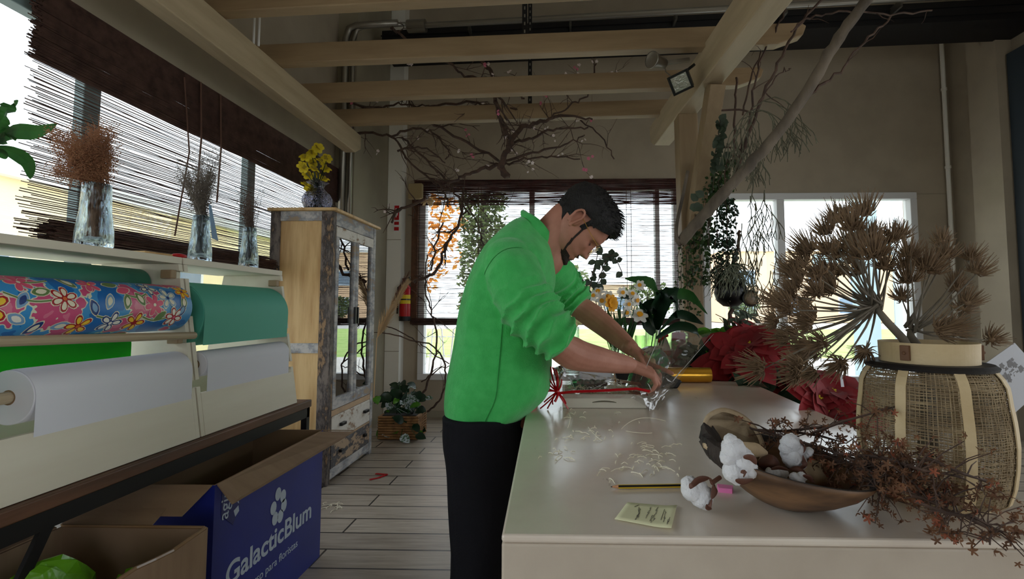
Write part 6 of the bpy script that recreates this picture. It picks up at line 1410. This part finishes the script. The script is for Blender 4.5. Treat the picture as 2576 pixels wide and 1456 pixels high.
mb = MB(); mb.box(a.x+.008,b.x-.008,5.2865,5.288,b.z+.13,a.z-.01); mb.box(a.x+.008,b.x-.008,5.2865,5.288,b.z+.01,b.z+.05); mb.box(a.x+.008,b.x-.008,5.2865,5.288,b.z+.075,b.z+.11); obj('red_field', mb, M['red'], th)
mb = MB(); mb.box(a.x+.02,a.x+.034,5.286,5.2865,b.z+.16,a.z-.04); mb.tube([(a.x+.04,5.286,b.z+.18),(a.x+.045,5.286,b.z+.22)], .006, 5); obj('pictogram', mb, M['white_pl'], th)
th = thing('dried_plume', aX(955,830,-1.55), 'cream pampas like dried plume leaning beside the cabinet', 'dried flowers')
mb = MB(); sm = MB(); A_ = aY(948,850,4.30); B_ = aY(1032,695,4.35)
sm.tube([aY(940,1000,4.30)+V((0,0,0)), A_, A_.lerp(B_,.6)], .005, 5)
for k in range(520):
    t = random.random(); p = A_.lerp(B_, t*.85); d = (B_-A_).normalized()+V((random.gauss(0,.22),random.gauss(0,.2),random.gauss(0,.12))); L = .16*(1-t*.5); q = p+d.normalized()*L; mb.tube([p, p.lerp(q,.5)+V((0,0,.004)), q], [.0025,.002,.0005], 3, caps=False)
for k in range(60):
    t = random.uniform(.5,.95); p = A_.lerp(B_, t)+V((-.03,0,.0)); d = (B_-A_).normalized()+V((random.gauss(-.1,.15),0,random.gauss(0,.15))); mb.tube([p, p+d*.1], [.003,.0008], 3, caps=False, mi=1)
obj('stem', sm, M['pampas'], th); obj('plume', mb, [M['pampas'], M['husk']], th)
th = thing('paper_pouch', aY(1045,480,4.6), 'small tan paper pouch with a dried bloom hanging among the bare branches', 'pouch')
a = aY(1028,462,4.6); b = aY(1062,500,4.6); mb = MB(); mb.box(a.x,b.x,4.58,4.64,b.z,a.z); obj('pouch', mb, mat('tan paper', rgb(150,130,92), .8), th, bevel=.006)
mb = MB(); mb.tube([(a.x+.06,4.61,a.z),(a.x+.04,4.5,a.z+.2)], .002, 4); obj('string', mb, M['cord'], th)
mb = MB(); 
for k in range(26): c = aY(1074,505,4.5); mb.leaf(c, (random.uniform(-1,1),random.uniform(-1,.3),random.uniform(-.7,.5)), (0,-1,.4), .07, .02, curl=.4)
obj('dried_bloom', mb, M['pampas'], th)
mb = MB(); 
for a, b in (((945,1191),(974,1193)),((955,1200),(974,1193)),((930,1206),(958,1200))): mb.bar(aZ(*a,.004), aZ(*b,.004), .02, .003)
obj('ribbon_scrap', mb, M['ribbon'], label='red ribbon scrap lying on the floor planks', cat='ribbon scrap')
mb = MB()
for k in range(14): shred(mb, aZ(random.gauss(835,10), random.gauss(1272,4), .001), .05, random.random()*6.3, .002)
obj('wood_wool', mb, M['straw'], label='few white wood wool shreds fallen on the floor beside the blue box', cat='wood wool', kind='stuff')
# ================================================================ the man
TILT = radians(57); Fv = V((cos(TILT),0,-sin(TILT))); Uv = V((sin(TILT),0,cos(TILT))); Sv = V((0,1,0))
EAR = aY(1452,555,1.525); HO = V((EAR.x, 1.60, EAR.z)); HS = 1.03
def interp(tab, x):
    if x <= tab[0][0]: return tab[0][1]
    for (a, p), (b, q) in zip(tab, tab[1:]):
        if x <= b: t = (x-a)/(b-a); t = t*t*(3-2*t) if False else t; return p+(q-p)*t
    return tab[-1][1]
FT = [(-.118,.070),(-.108,.082),(-.098,.086),(-.088,.082),(-.078,.086),(-.065,.086),(-.055,.090),(-.042,.087),(-.02,.088),(0,.088),(.012,.092),(.028,.098),(.045,.097),(.07,.088),(.095,.066),(.112,.040),(.122,.010),(.127,-.01)]
BT = [(-.118,.03),(-.105,.01),(-.088,-.02),(-.075,-.04),(-.055,-.062),(-.03,-.082),(0,-.096),(.03,-.102),(.06,-.100),(.09,-.085),(.112,-.058),(.122,-.032),(.127,-.012)]
WT = [(-.118,.018),(-.108,.03),(-.095,.042),(-.08,.052),(-.06,.061),(-.04,.067),(-.02,.071),(0,.074),(.02,.076),(.045,.077),(.07,.073),(.095,.060),(.112,.040),(.122,.020),(.127,.002)]
def head_pt(u, th, off=0):
    f1, b1, w = interp(FT,u), interp(BT,u), interp(WT,u); cf = (f1+b1)/2+.01; c, s = cos(th), sin(th)
    ex = 2.3 if c > 0 else 2.0; rad = (abs(c)**ex+abs(s)**ex)**(-1/ex)
    f = cf+rad*c*((f1-cf) if c > 0 else (cf-b1)); y = rad*s*w
    if c > 0:
        g = lambda a, b, sa, sb: exp(-((y-a)/sa)**2-((u-b)/sb)**2)
        nz = 0
        if -.050 < u < .020: t = (.020-u)/.055; nz = .029*min(1,t)**1.1*(1 if u > -.036 else max(0,1-(-.036-u)/.010)**.7)
        f += nz*exp(-(y/(.008+.006*min(1,max(0,(.02-u)/.05))))**2)
        f += .006*g(0,-.057,.02,.005)+.007*g(0,-.071,.018,.006)-.004*g(0,-.064,.024,.003)+.006*g(0,-.100,.02,.012)
        for sg in (-1,1): f += -.013*g(sg*.031,.004,.013,.010)+.004*g(sg*.031,.003,.008,.006)+.005*g(sg*.03,.022,.018,.006)+.005*g(sg*.045,-.022,.014,.012)+.004*g(sg*.012,-.036,.006,.006)
    p = V((f, y, u))
    if off:
        n = V((c*.9, s, max(0,(u-.05))*10)).normalized(); p = p+n*off
    return p
def hw(p): return HO+(Fv*p.x+Sv*p.y+Uv*p.z)*HS
NU, NT = 64, 72
def us(i): return -.118+.245*(i/NU)
bm_ = MB()
rows = [[hw(head_pt(us(i), 2*pi*j/NT)) for j in range(NT)] for i in range(NU+1)]
bm_.grid(rows, wrap=True); o = len(bm_.v); bm_.f.append(tuple(range(NT))[::-1]); bm_.m.append(0); bm_.f.append(tuple(NU*NT+j for j in range(NT))); bm_.m.append(0)
# ears
for sg in (-1,1):
    rows = []
    for i in range(13):
        a = 2*pi*i/12; rows.append([])
    c0 = V((-.006, sg*.078, .002)); rim = []
    for i in range(15):
        a = radians(-70)+radians(300)*i/14; rr_ = .019 if sin(a) > 0 else .015
        rim.append(hw(c0+V((-.004-cos(a)*rr_*.8+.0, sg*(.008+.006*(1 if cos(a) > 0 else .2)), sin(a)*.031))))
    bm_.tube(rim, [.0045]*15, 7); bm_.ball(hw(c0+V((.0,sg*-.002,.0))), .02, 12, sc=(1,.45,1.35), rot=Matrix.Rotation(TILT,3,'Y')); bm_.ball(hw(c0+V((.004,sg*.006,-.028))), .0075, 8)
def cap(a, b, r0, r1, n=14):
    a, b = V(a), V(b); k = 7; d = (b-a); P = []; R = []
    dn = d.normalized()
    for i in range(5): t = (i+.4)/5*pi/2; P.append(a-dn*r0*cos(t)); R.append(r0*sin(t))
    for i in range(k+1): P.append(a+d*i/k); R.append(r0+(r1-r0)*i/k)
    for i in range(4,-1,-1): t = (i+.4)/5*pi/2; P.append(b+dn*r1*cos(t)); R.append(r1*sin(t))
    bm_.tube(P, R, n)
# neck
NB = V((-.085,1.60,1.42)); cap(hw(V((-.035,0,-.02))), NB, .060, .066, 20); cap(hw(V((.0,0,-.06))), NB+V((.04,0,-.03)), .05, .055, 18)
def arm(P, R): 
    k = len(P); Q = cat_path([V(p) for p in P], (k-1)*6); RR = []
    for i in range(len(Q)):
        t = i/6; j = min(int(t), k-2); RR.append(R[j]+(R[j+1]-R[j])*(t-j))
    bm_.tube(Q, RR, 16)
SH_R = aY(1292,668,1.46); EL_R = aY(1392,850,1.37); WR_R = aY(1585,918,1.60)
arm([SH_R, aY(1345,750,1.39), EL_R, aY(1440,888,1.42), aY(1510,905,1.50), WR_R], [.045,.042,.040,.049,.040,.0275])
SH_L = aY(1370,640,1.78); EL_L = aY(1445,760,1.86); WR_L = aY(1592,880,1.72)
arm([SH_L, aY(1410,700,1.83), EL_L, aY(1490,795,1.85), aY(1540,835,1.80), WR_L], [.045,.045,.045,.048,.040,.0265])
# torso core, legs (under the clothes)
cap((-.17,1.60,1.28), (-.20,1.60,.92), .12, .125, 20); cap((-.16,1.50,1.27),(-.16,1.70,1.27), .075,.075,16); cap((-.16,1.60,1.30),NB,.07,.06,16); cap((-.15,1.5,1.28),SH_R,.05,.045); cap((-.15,1.7,1.28),SH_L,.05,.045)
for s in (-1,1):
    y = 1.60+s*.095; cap((-.22,y,.86),(-.225,y+s*.02,.48),.085,.055,16); cap((-.225,y+s*.02,.48),(-.25,y+s*.02,.09),.055,.036,16); cap((-.26,y+s*.02,.045),(-.09,y+s*.03,.035),.036,.03,14)
# hands
def hand(wr, d, n, side, curls, thumb, L=1.0):
    """wr wrist point, d direction of the metacarpals, n back of hand normal, side towards the thumb"""
    d = V(d).normalized(); n = V(n); n = (n-d*n.dot(d)).normalized(); sd = V(side); sd = (sd-d*sd.dot(d)-n*sd.dot(n)).normalized()
    cap(wr-d*.018, wr+d*.04, .0262, .0195, 14)
    pal = [(-.026,.0),( -.009,.0),(.009,.0),(.026,.0)]
    for i, sx in enumerate((.027,.009,-.009,-.026)):
        k0 = wr+d*.008+sd*sx*.55; k1 = wr+d*(.082-.004*abs(i-1))*L+sd*sx; cap(k0, k1, .0155, .0118, 10)
        ln = [(.040,.024,.020),(.045,.028,.021),(.041,.026,.020),(.032,.020,.018)][i]; p = k1; dr = d; r = .0098 if i < 3 else .0085
        ang = 0
        for s_, l in enumerate(ln):
            ang += curls[i][s_]; q = d*cos(ang)-n*sin(ang)+sd*curls[i][3]; q.normalize(); e = p+q*l*L; cap(p, e, r, r*.9, 10); p = e; r *= .9
    tb = wr+d*.022+sd*.018; 
    a = tb; r = .0135
    for (dd, ss, nn, l) in thumb:
        q = (d*dd+sd*ss+n*nn).normalized(); e = a+q*l*L; cap(a, e, r, r*.86, 10); a = e; r *= .86
# near (right) hand pinching the film, palm down, fingers curled downwards
hand(WR_R, (.82,.12,-.30), (.35,-.25,.85), (.1,.95,.3), [(.45,.75,.5,.04),(.55,.85,.55,.0),(.65,.9,.55,-.03),(.75,.95,.55,-.08)], [(.75,.65,-.3,.040),(1,.25,-.45,.032),(1,.0,-.6,.025)])
# far (left) hand over it, index finger stretched right
hand(WR_L, (.70,-.30,-.50), (.35,-.25,.85), (.35,-.90,.2), [(-.35,.10,.08,.10),(.35,.7,.5,.0),(.5,.85,.55,-.02),(.6,.9,.55,-.06)], [(.75,.65,-.1,.040),(1,.3,-.25,.032),(1,.1,-.3,.025)])
body = obj('person', bm_, M['skin'], label='dark haired bearded man in green sweatshirt and glasses bending over the gift tray', cat='person', origin=(-.2,1.6,0), smooth=True)
m = body.modifiers.new('remesh', 'REMESH'); m.mode = 'VOXEL'; m.voxel_size = .0026; m.use_smooth_shade = True
m = body.modifiers.new('smooth', 'SMOOTH'); m.iterations = 3; m.factor = .5
# hair
def shell(name, mask, off, m, parent, nu=120, nt=150, u0=-.118, u1=.127):
    mb = MB(); idx = {}; fs = []
    def key(i, j):
        j %= nt
        if (i, j) not in idx:
            u = u0+(u1-u0)*i/nu; th = 2*pi*j/nt; idx[(i,j)] = len(mb.v); mb.v.append(hw(head_pt(u, th, off(u, th))))
        return idx[(i,j)]
    for i in range(nu):
        for j in range(nt):
            if mask(u0+(u1-u0)*(i+.5)/nu, 2*pi*(j+.5)/nt): mb.f.append((key(i,j),key(i,j+1),key(i+1,j+1),key(i+1,j))); mb.m.append(0)
    if mask(u1, 0): mb.f.append(tuple(key(nu,j) for j in range(nt))); mb.m.append(0)
    return mb
def ang(th): return abs((th+pi) % (2*pi)-pi)       # 0 front, pi back
def hair_mask(u, th):
    a = ang(th)
    if a < .62: return u > .066
    if a < 1.15: return u > .060-(a-.62)*.05
    if a < 1.42: return u > -.004 if a > 1.27 else u > .03
    if a < 1.85: return u > .038-(a-1.42)*.02
    if a < 2.1: return u > -.01
    return u > -.062+.01*cos(3*a)
def hair_off(u, th):
    a = ang(th); nz = noise.noise(V((cos(th)*5, sin(th)*5, u*60)))
    top = min(1, max(0,(u-.02)/.07)); front = max(0, 1-a/1.0)
    edge = .0
    if a < .62: edge = min(1,(u-.064)/.012)
    else: edge = min(1, .35+top)
    return max(.001, (.003+.007*min(1,max(0,(u+.03)/.05))+.012*top+.012*front*top)*max(.2,edge)+.002*nz)
hb = shell('hair', hair_mask, hair_off, M['hair'], body); rh = random.Random(9)
nv0 = len(hb.v)
for k in range(1500):
    u = rh.uniform(-.01,.125); th_ = rh.random()*2*pi
    if not hair_mask(u, th_): continue
    of = hair_off(u, th_)-.002; p = hw(head_pt(u, th_, of)); p1 = hw(head_pt(u, th_, of+.004)); nn = (p1-p).normalized(); a = ang(th_)
    fl = (Fv*.9+Uv*.25)*(1 if u > .05 else .1)-Uv*(.8 if u < .05 else 0); L = .005+.009*max(0,(u-.05)/.07)*(1.3 if a < .9 else .8)
    q = p+nn*L*.5+fl.normalized()*L+V((rh.gauss(0,.0015),rh.gauss(0,.0015),rh.gauss(0,.0015))); hb.tube([p, p.lerp(q,.5)+nn*.0015, q], [.0011,.0009,.0003], 3, caps=False)
obj('hair', hb, M['hair'], body, smooth=True)
def beard_mask(u, th):
    a = ang(th); p = head_pt(u, th)
    if u < -.088 and a < 1.5: return True
    if 1.23 < a < 1.29+max(0,-u)*.7 and -.095 < u < .012: return True                 # strap along the jaw
    if a <= 1.2 and u < -.078-.0*a and u > -.118 and a > .25: return u < -.084+max(0,(a-.5))*.035
    if a < .34 and -.056 < u < -.048: return True                      # moustache
    if a < .12 and u < -.078: return True
    return False
bb = shell('beard', beard_mask, lambda u, th: .0016+.0012*noise.noise(V((cos(th)*20,sin(th)*20,u*300))), M['beard'], body)
obj('beard', bb, M['beard'], body, smooth=True)
# eyebrows and closed looking-down eyes
mb = MB()
for s in (-1,1): mb.tube([hw(V((.094-.9*(y_*y_)/.05*.35, s*y_, .021+.004*sin(pi*(y_-.012)/.04)))) for y_ in (.012,.022,.034,.046)], [.0028,.0036,.0034,.0016], 6)
obj('eyebrows', mb, M['hair'], body)
mb = MB()
for s in (-1,1): mb.tube([hw(V((.0835-abs(y_-.030)*.35, s*y_, -.001-.003*sin(pi*(y_-.018)/.026)))) for y_ in (.018,.024,.031,.038,.044)], [.0008,.0013,.0015,.0013,.0008], 5)
obj('eyelashes', mb, M['hair'], body)
gs = MB()
for s in (-1,1):
    c = V((.106, s*.033, -.004)); ring = [hw(c+V((-.10*abs(.024*cos(a)) , s*.026*cos(a), .0215*sin(a)))) for a in [2*pi*i/24 for i in range(25)]]; gs.tube(ring, .0011, 6, caps=False)
    gs.tube([hw(V((.103, s*.058, .006))), hw(V((.099,s*.074,.010))), hw(V((.05, s*.081, .012))), hw(V((.0, s*.083, .018)))], .0012, 6)
    gs.tube([hw(V((.103, s*.009, -.006))), hw(V((.100,s*.011,-.014)))], .0009, 5)
gs.tube([hw(V((.108,-.009,.002))), hw(V((.112,0,.005))), hw(V((.108,.009,.002)))], .0011, 6)
gl_ = obj('glasses', gs, M['gold'], body)
mb = MB()
for s in (-1,1):
    c = V((.106, s*.033, -.004)); mb.add([hw(c)]+[hw(c+V((-.10*abs(.024*cos(a)), s*.025*cos(a), .0205*sin(a)))) for a in [2*pi*i/24 for i in range(24)]], [(0,i+1,(i+1)%24+1) for i in range(24)])
obj('lens', mb, film('spectacle lens', (.98,.97,.95), .0, .02, .5), gl_)
# sweatshirt
sh = MB()
S = [((1152,1088),(1297,1103),.165),((1138,1050),(1312,1058),.185),((1129,1010),(1348,1026),.200),((1128,960),(1386,985),.203),((1136,900),(1391,930),.200),((1149,830),(1390,860),.195),((1165,760),(1388,790),.195),((1188,690),(1392,735),.200),((1222,625),(1400,700),.195),((1258,585),(1398,665),.165),((1290,556),(1392,640),.115),((1312,545),(1385,620),.085)]
rows = []; NTT = 72
for i, (bp, fp, w) in enumerate(S):
    Bk = aY(*bp, 1.60); Ft = aY(*fp, 1.60); c = (Bk+Ft)/2; ax = (Ft-Bk)/2; row = []
    for j in range(NTT):
        a = 2*pi*j/NTT; cc, ss = cos(a), sin(a); ex = 2.5; rad = (abs(cc)**ex+abs(ss)**ex)**(-1/ex); p = c+ax*(rad*cc*.97)+V((0,rad*ss*w,0)); row.append(p)
    rows.append(row)
# interpolate rows smoothly and add folds
fine = []
for i in range(len(rows)-1):
    for k in range(7):
        t = k/7; p0 = rows[max(i-1,0)]; p1 = rows[i]; p2 = rows[i+1]; p3 = rows[min(i+2,len(rows)-1)]
        fine.append([.5*((2*p1[j])+(p2[j]-p0[j])*t+(2*p0[j]-5*p1[j]+4*p2[j]-p3[j])*t*t+(3*p1[j]-p0[j]-3*p2[j]+p3[j])*t**3) for j in range(NTT)])
fine.append(rows[-1])
for i, row in enumerate(fine):
    c = sum(row, V((0,0,0)))/NTT; v = i/(len(fine)-1)
    for j in range(NTT):
        a = 2*pi*j/NTT; d = (row[j]-c).normalized(); f = .010*noise.noise(V((cos(a)*1.6, sin(a)*1.6, v*4)))+.006*noise.noise(V((cos(a)*3+5, sin(a)*3, v*7)))
        f += .004*sin(a*9+v*6)*max(0,1-v*4) if v > .04 else 0
        if v < .07: f -= .007
        if .07 < v < .10: f += .004
        row[j] = row[j]+d*f
sh.grid(fine, wrap=True); sh.f.append(tuple(range(NTT))[::-1]); sh.m.append(0); k = (len(fine)-1)*NTT; sh.f.append(tuple(k+j for j in range(NTT))); sh.m.append(0)
SR = []
def sleeve(pxs, R, seed, cuffn):
    P = cat_path([aY(a,b,Y) for a,b,Y in pxs], 60); n = 36; rows = []; ups = None
    for i, p in enumerate(P):
        t = i/60; kk = t*(len(R)-1); ii = min(int(kk), len(R)-2); r = R[ii]+(R[ii+1]-R[ii])*(kk-ii)
        d = (P[min(i+1,60)]-P[max(i-1,0)]).normalized(); sd = (V((0,-1,0)) if ups is None else ups); sd = (sd-d*sd.dot(d)).normalized(); ups = sd; u = sd.cross(d); row = []
        for j in range(n):
            a = 2*pi*j/n; amp = .04+.26*max(0,min(1,(t-.30)/.25)); ph = t*(27+6*seed*.1)+1.1*sin(a+seed)+.8*noise.noise(V((cos(a)*1.3+seed,sin(a)*1.3,t*4)))*2
            w = 1-abs(sin(ph)); f = 1+amp*(w**1.6-.22)*(1 if t < .93 else .15)+.06*noise.noise(V((cos(a)*1.5,sin(a)*1.5+seed,t*5)))
            row.append(p+(sd*cos(a)+u*sin(a))*r*f)
        rows.append(row)
    SR.append(rows)
    sh.grid(rows, wrap=True); o = len(sh.v)-n*61; sh.f.append(tuple(o+j for j in range(n))[::-1]); sh.m.append(0); sh.f.append(tuple(o+60*n+j for j in range(n))); sh.m.append(0)
sh.ball(aY(1282,668,1.46), .088, 24); sh.ball(aY(1345,660,1.74), .085, 20)
sleeve([(1268,655,1.475),(1290,690,1.43),(1318,750,1.405),(1352,800,1.39),(1392,838,1.385),(1414,856,1.395)], [.070,.086,.083,.080,.070,.060], 1, 5)
sleeve([(1340,650,1.72),(1385,680,1.78),(1410,715,1.84),(1435,742,1.86),(1462,768,1.85)], [.08,.082,.078,.074,.056], 4, 4)
swo = obj('sweatshirt', sh, M['green_sweat'], body, smooth=True)
m = swo.modifiers.new('remesh', 'REMESH'); m.mode = 'VOXEL'; m.voxel_size = .0036; m.use_smooth_shade = True
m = swo.modifiers.new('smooth', 'SMOOTH'); m.iterations = 2; m.factor = .5
# collar, seams
cb = MB(); rows = []
ck = [(aY(1313,548,1.6), aY(1388,640,1.6), .086), (aY(1308,530,1.6), aY(1402,618,1.6), .080), (aY(1318,526,1.6), aY(1404,606,1.6), .074), (aY(1326,532,1.6), aY(1398,604,1.6), .070), (aY(1330,552,1.6), aY(1390,630,1.6), .070)]
for Bk, Ft, w in ck:
    c = (Bk+Ft)/2; ax = (Ft-Bk)/2; rows.append([c+ax*cos(a)+V((0,sin(a)*w,0))+(Ft-Bk).cross(V((0,1,0))).normalized()*(.004*sin(3*a)) for a in [2*pi*j/48 for j in range(48)]])
cb.grid(rows, wrap=True); obj('collar', cb, M['green_sweat'], swo, smooth=True, sub=1)
def surf_seam(pxs, r=.0016):
    P = cat_path([aY(a,b,Y) for a,b,Y in pxs], 30); q = MB(); q.tube(P, r, 5); obj('seam', q, M['green_dark'], swo)
q = MB(); q.tube([fine[i][int(NTT*.765)]+V((0,-.0012,0)) for i in range(3, 46)], .0014, 5); obj('seam', q, M['green_dark'], swo)
q = MB(); r6 = fine[7]; c6 = sum(r6, V((0,0,0)))/NTT; q.tube([p+(p-c6).normalized()*.0005 for p in r6]+[r6[0]], .0014, 5, caps=False); obj('hem_seam', q, M['green_dark'], swo)
q = MB(); r6 = SR[0][9]; c6 = sum(r6, V((0,0,0)))/len(r6); q.tube([p+(p-c6).normalized()*.0004 for p in r6]+[r6[0]], .0014, 5, caps=False); obj('armhole_seam', q, M['green_dark'], swo)
tr = MB()
def leg(P, R):
    Q = cat_path([V(p) for p in P], 40); n = 28; rows = []
    for i, p in enumerate(Q):
        t = i/40; kk = t*(len(R)-1); ii = min(int(kk), len(R)-2); r = R[ii]+(R[ii+1]-R[ii])*(kk-ii); row = []
        for j in range(n):
            a = 2*pi*j/n; f = 1+.05*noise.noise(V((cos(a)*1.5,sin(a)*1.5+P[0][1]*9,t*8)))+(.05*sin(t*60+sin(a)*1.5)*max(0,(t-.75)*4)); row.append(p+V((cos(a)*r*f, sin(a)*r*f, 0)))
        rows.append(row)
    tr.grid(rows, wrap=True); o = len(tr.v)-n*41; tr.f.append(tuple(o+j for j in range(n))[::-1]); tr.m.append(0); tr.f.append(tuple(o+40*n+j for j in range(n))); tr.m.append(0)
leg([(-.245,1.51,.90),(-.245,1.50,.80),(-.245,1.48,.50),(-.27,1.48,.30),(-.28,1.48,.07)], [.125,.118,.085,.075,.068])
leg([(-.245,1.69,.90),(-.245,1.70,.80),(-.245,1.72,.50),(-.26,1.72,.30),(-.27,1.72,.07)], [.125,.118,.085,.075,.068])
tr.ball((-.245,1.60,.85), .14, 18, sc=(.98,1.2,.7))
to = obj('trousers', tr, M['trouser'], body, smooth=True)
m = to.modifiers.new('remesh', 'REMESH'); m.mode = 'VOXEL'; m.voxel_size = .007; m.use_smooth_shade = True
for s in (-1,1):
    y = 1.60+s*.12; q = MB(); q.ball((-.17,y,.045), .05, 16, sc=(2.5,.95,.85)); q.box(-.29,-.05,y-.045,y+.045,.001,.02); so = obj('shoe', q, M['black'], body, smooth=True)
    m = so.modifiers.new('remesh', 'REMESH'); m.mode = 'VOXEL'; m.voxel_size = .006; m.use_smooth_shade = True
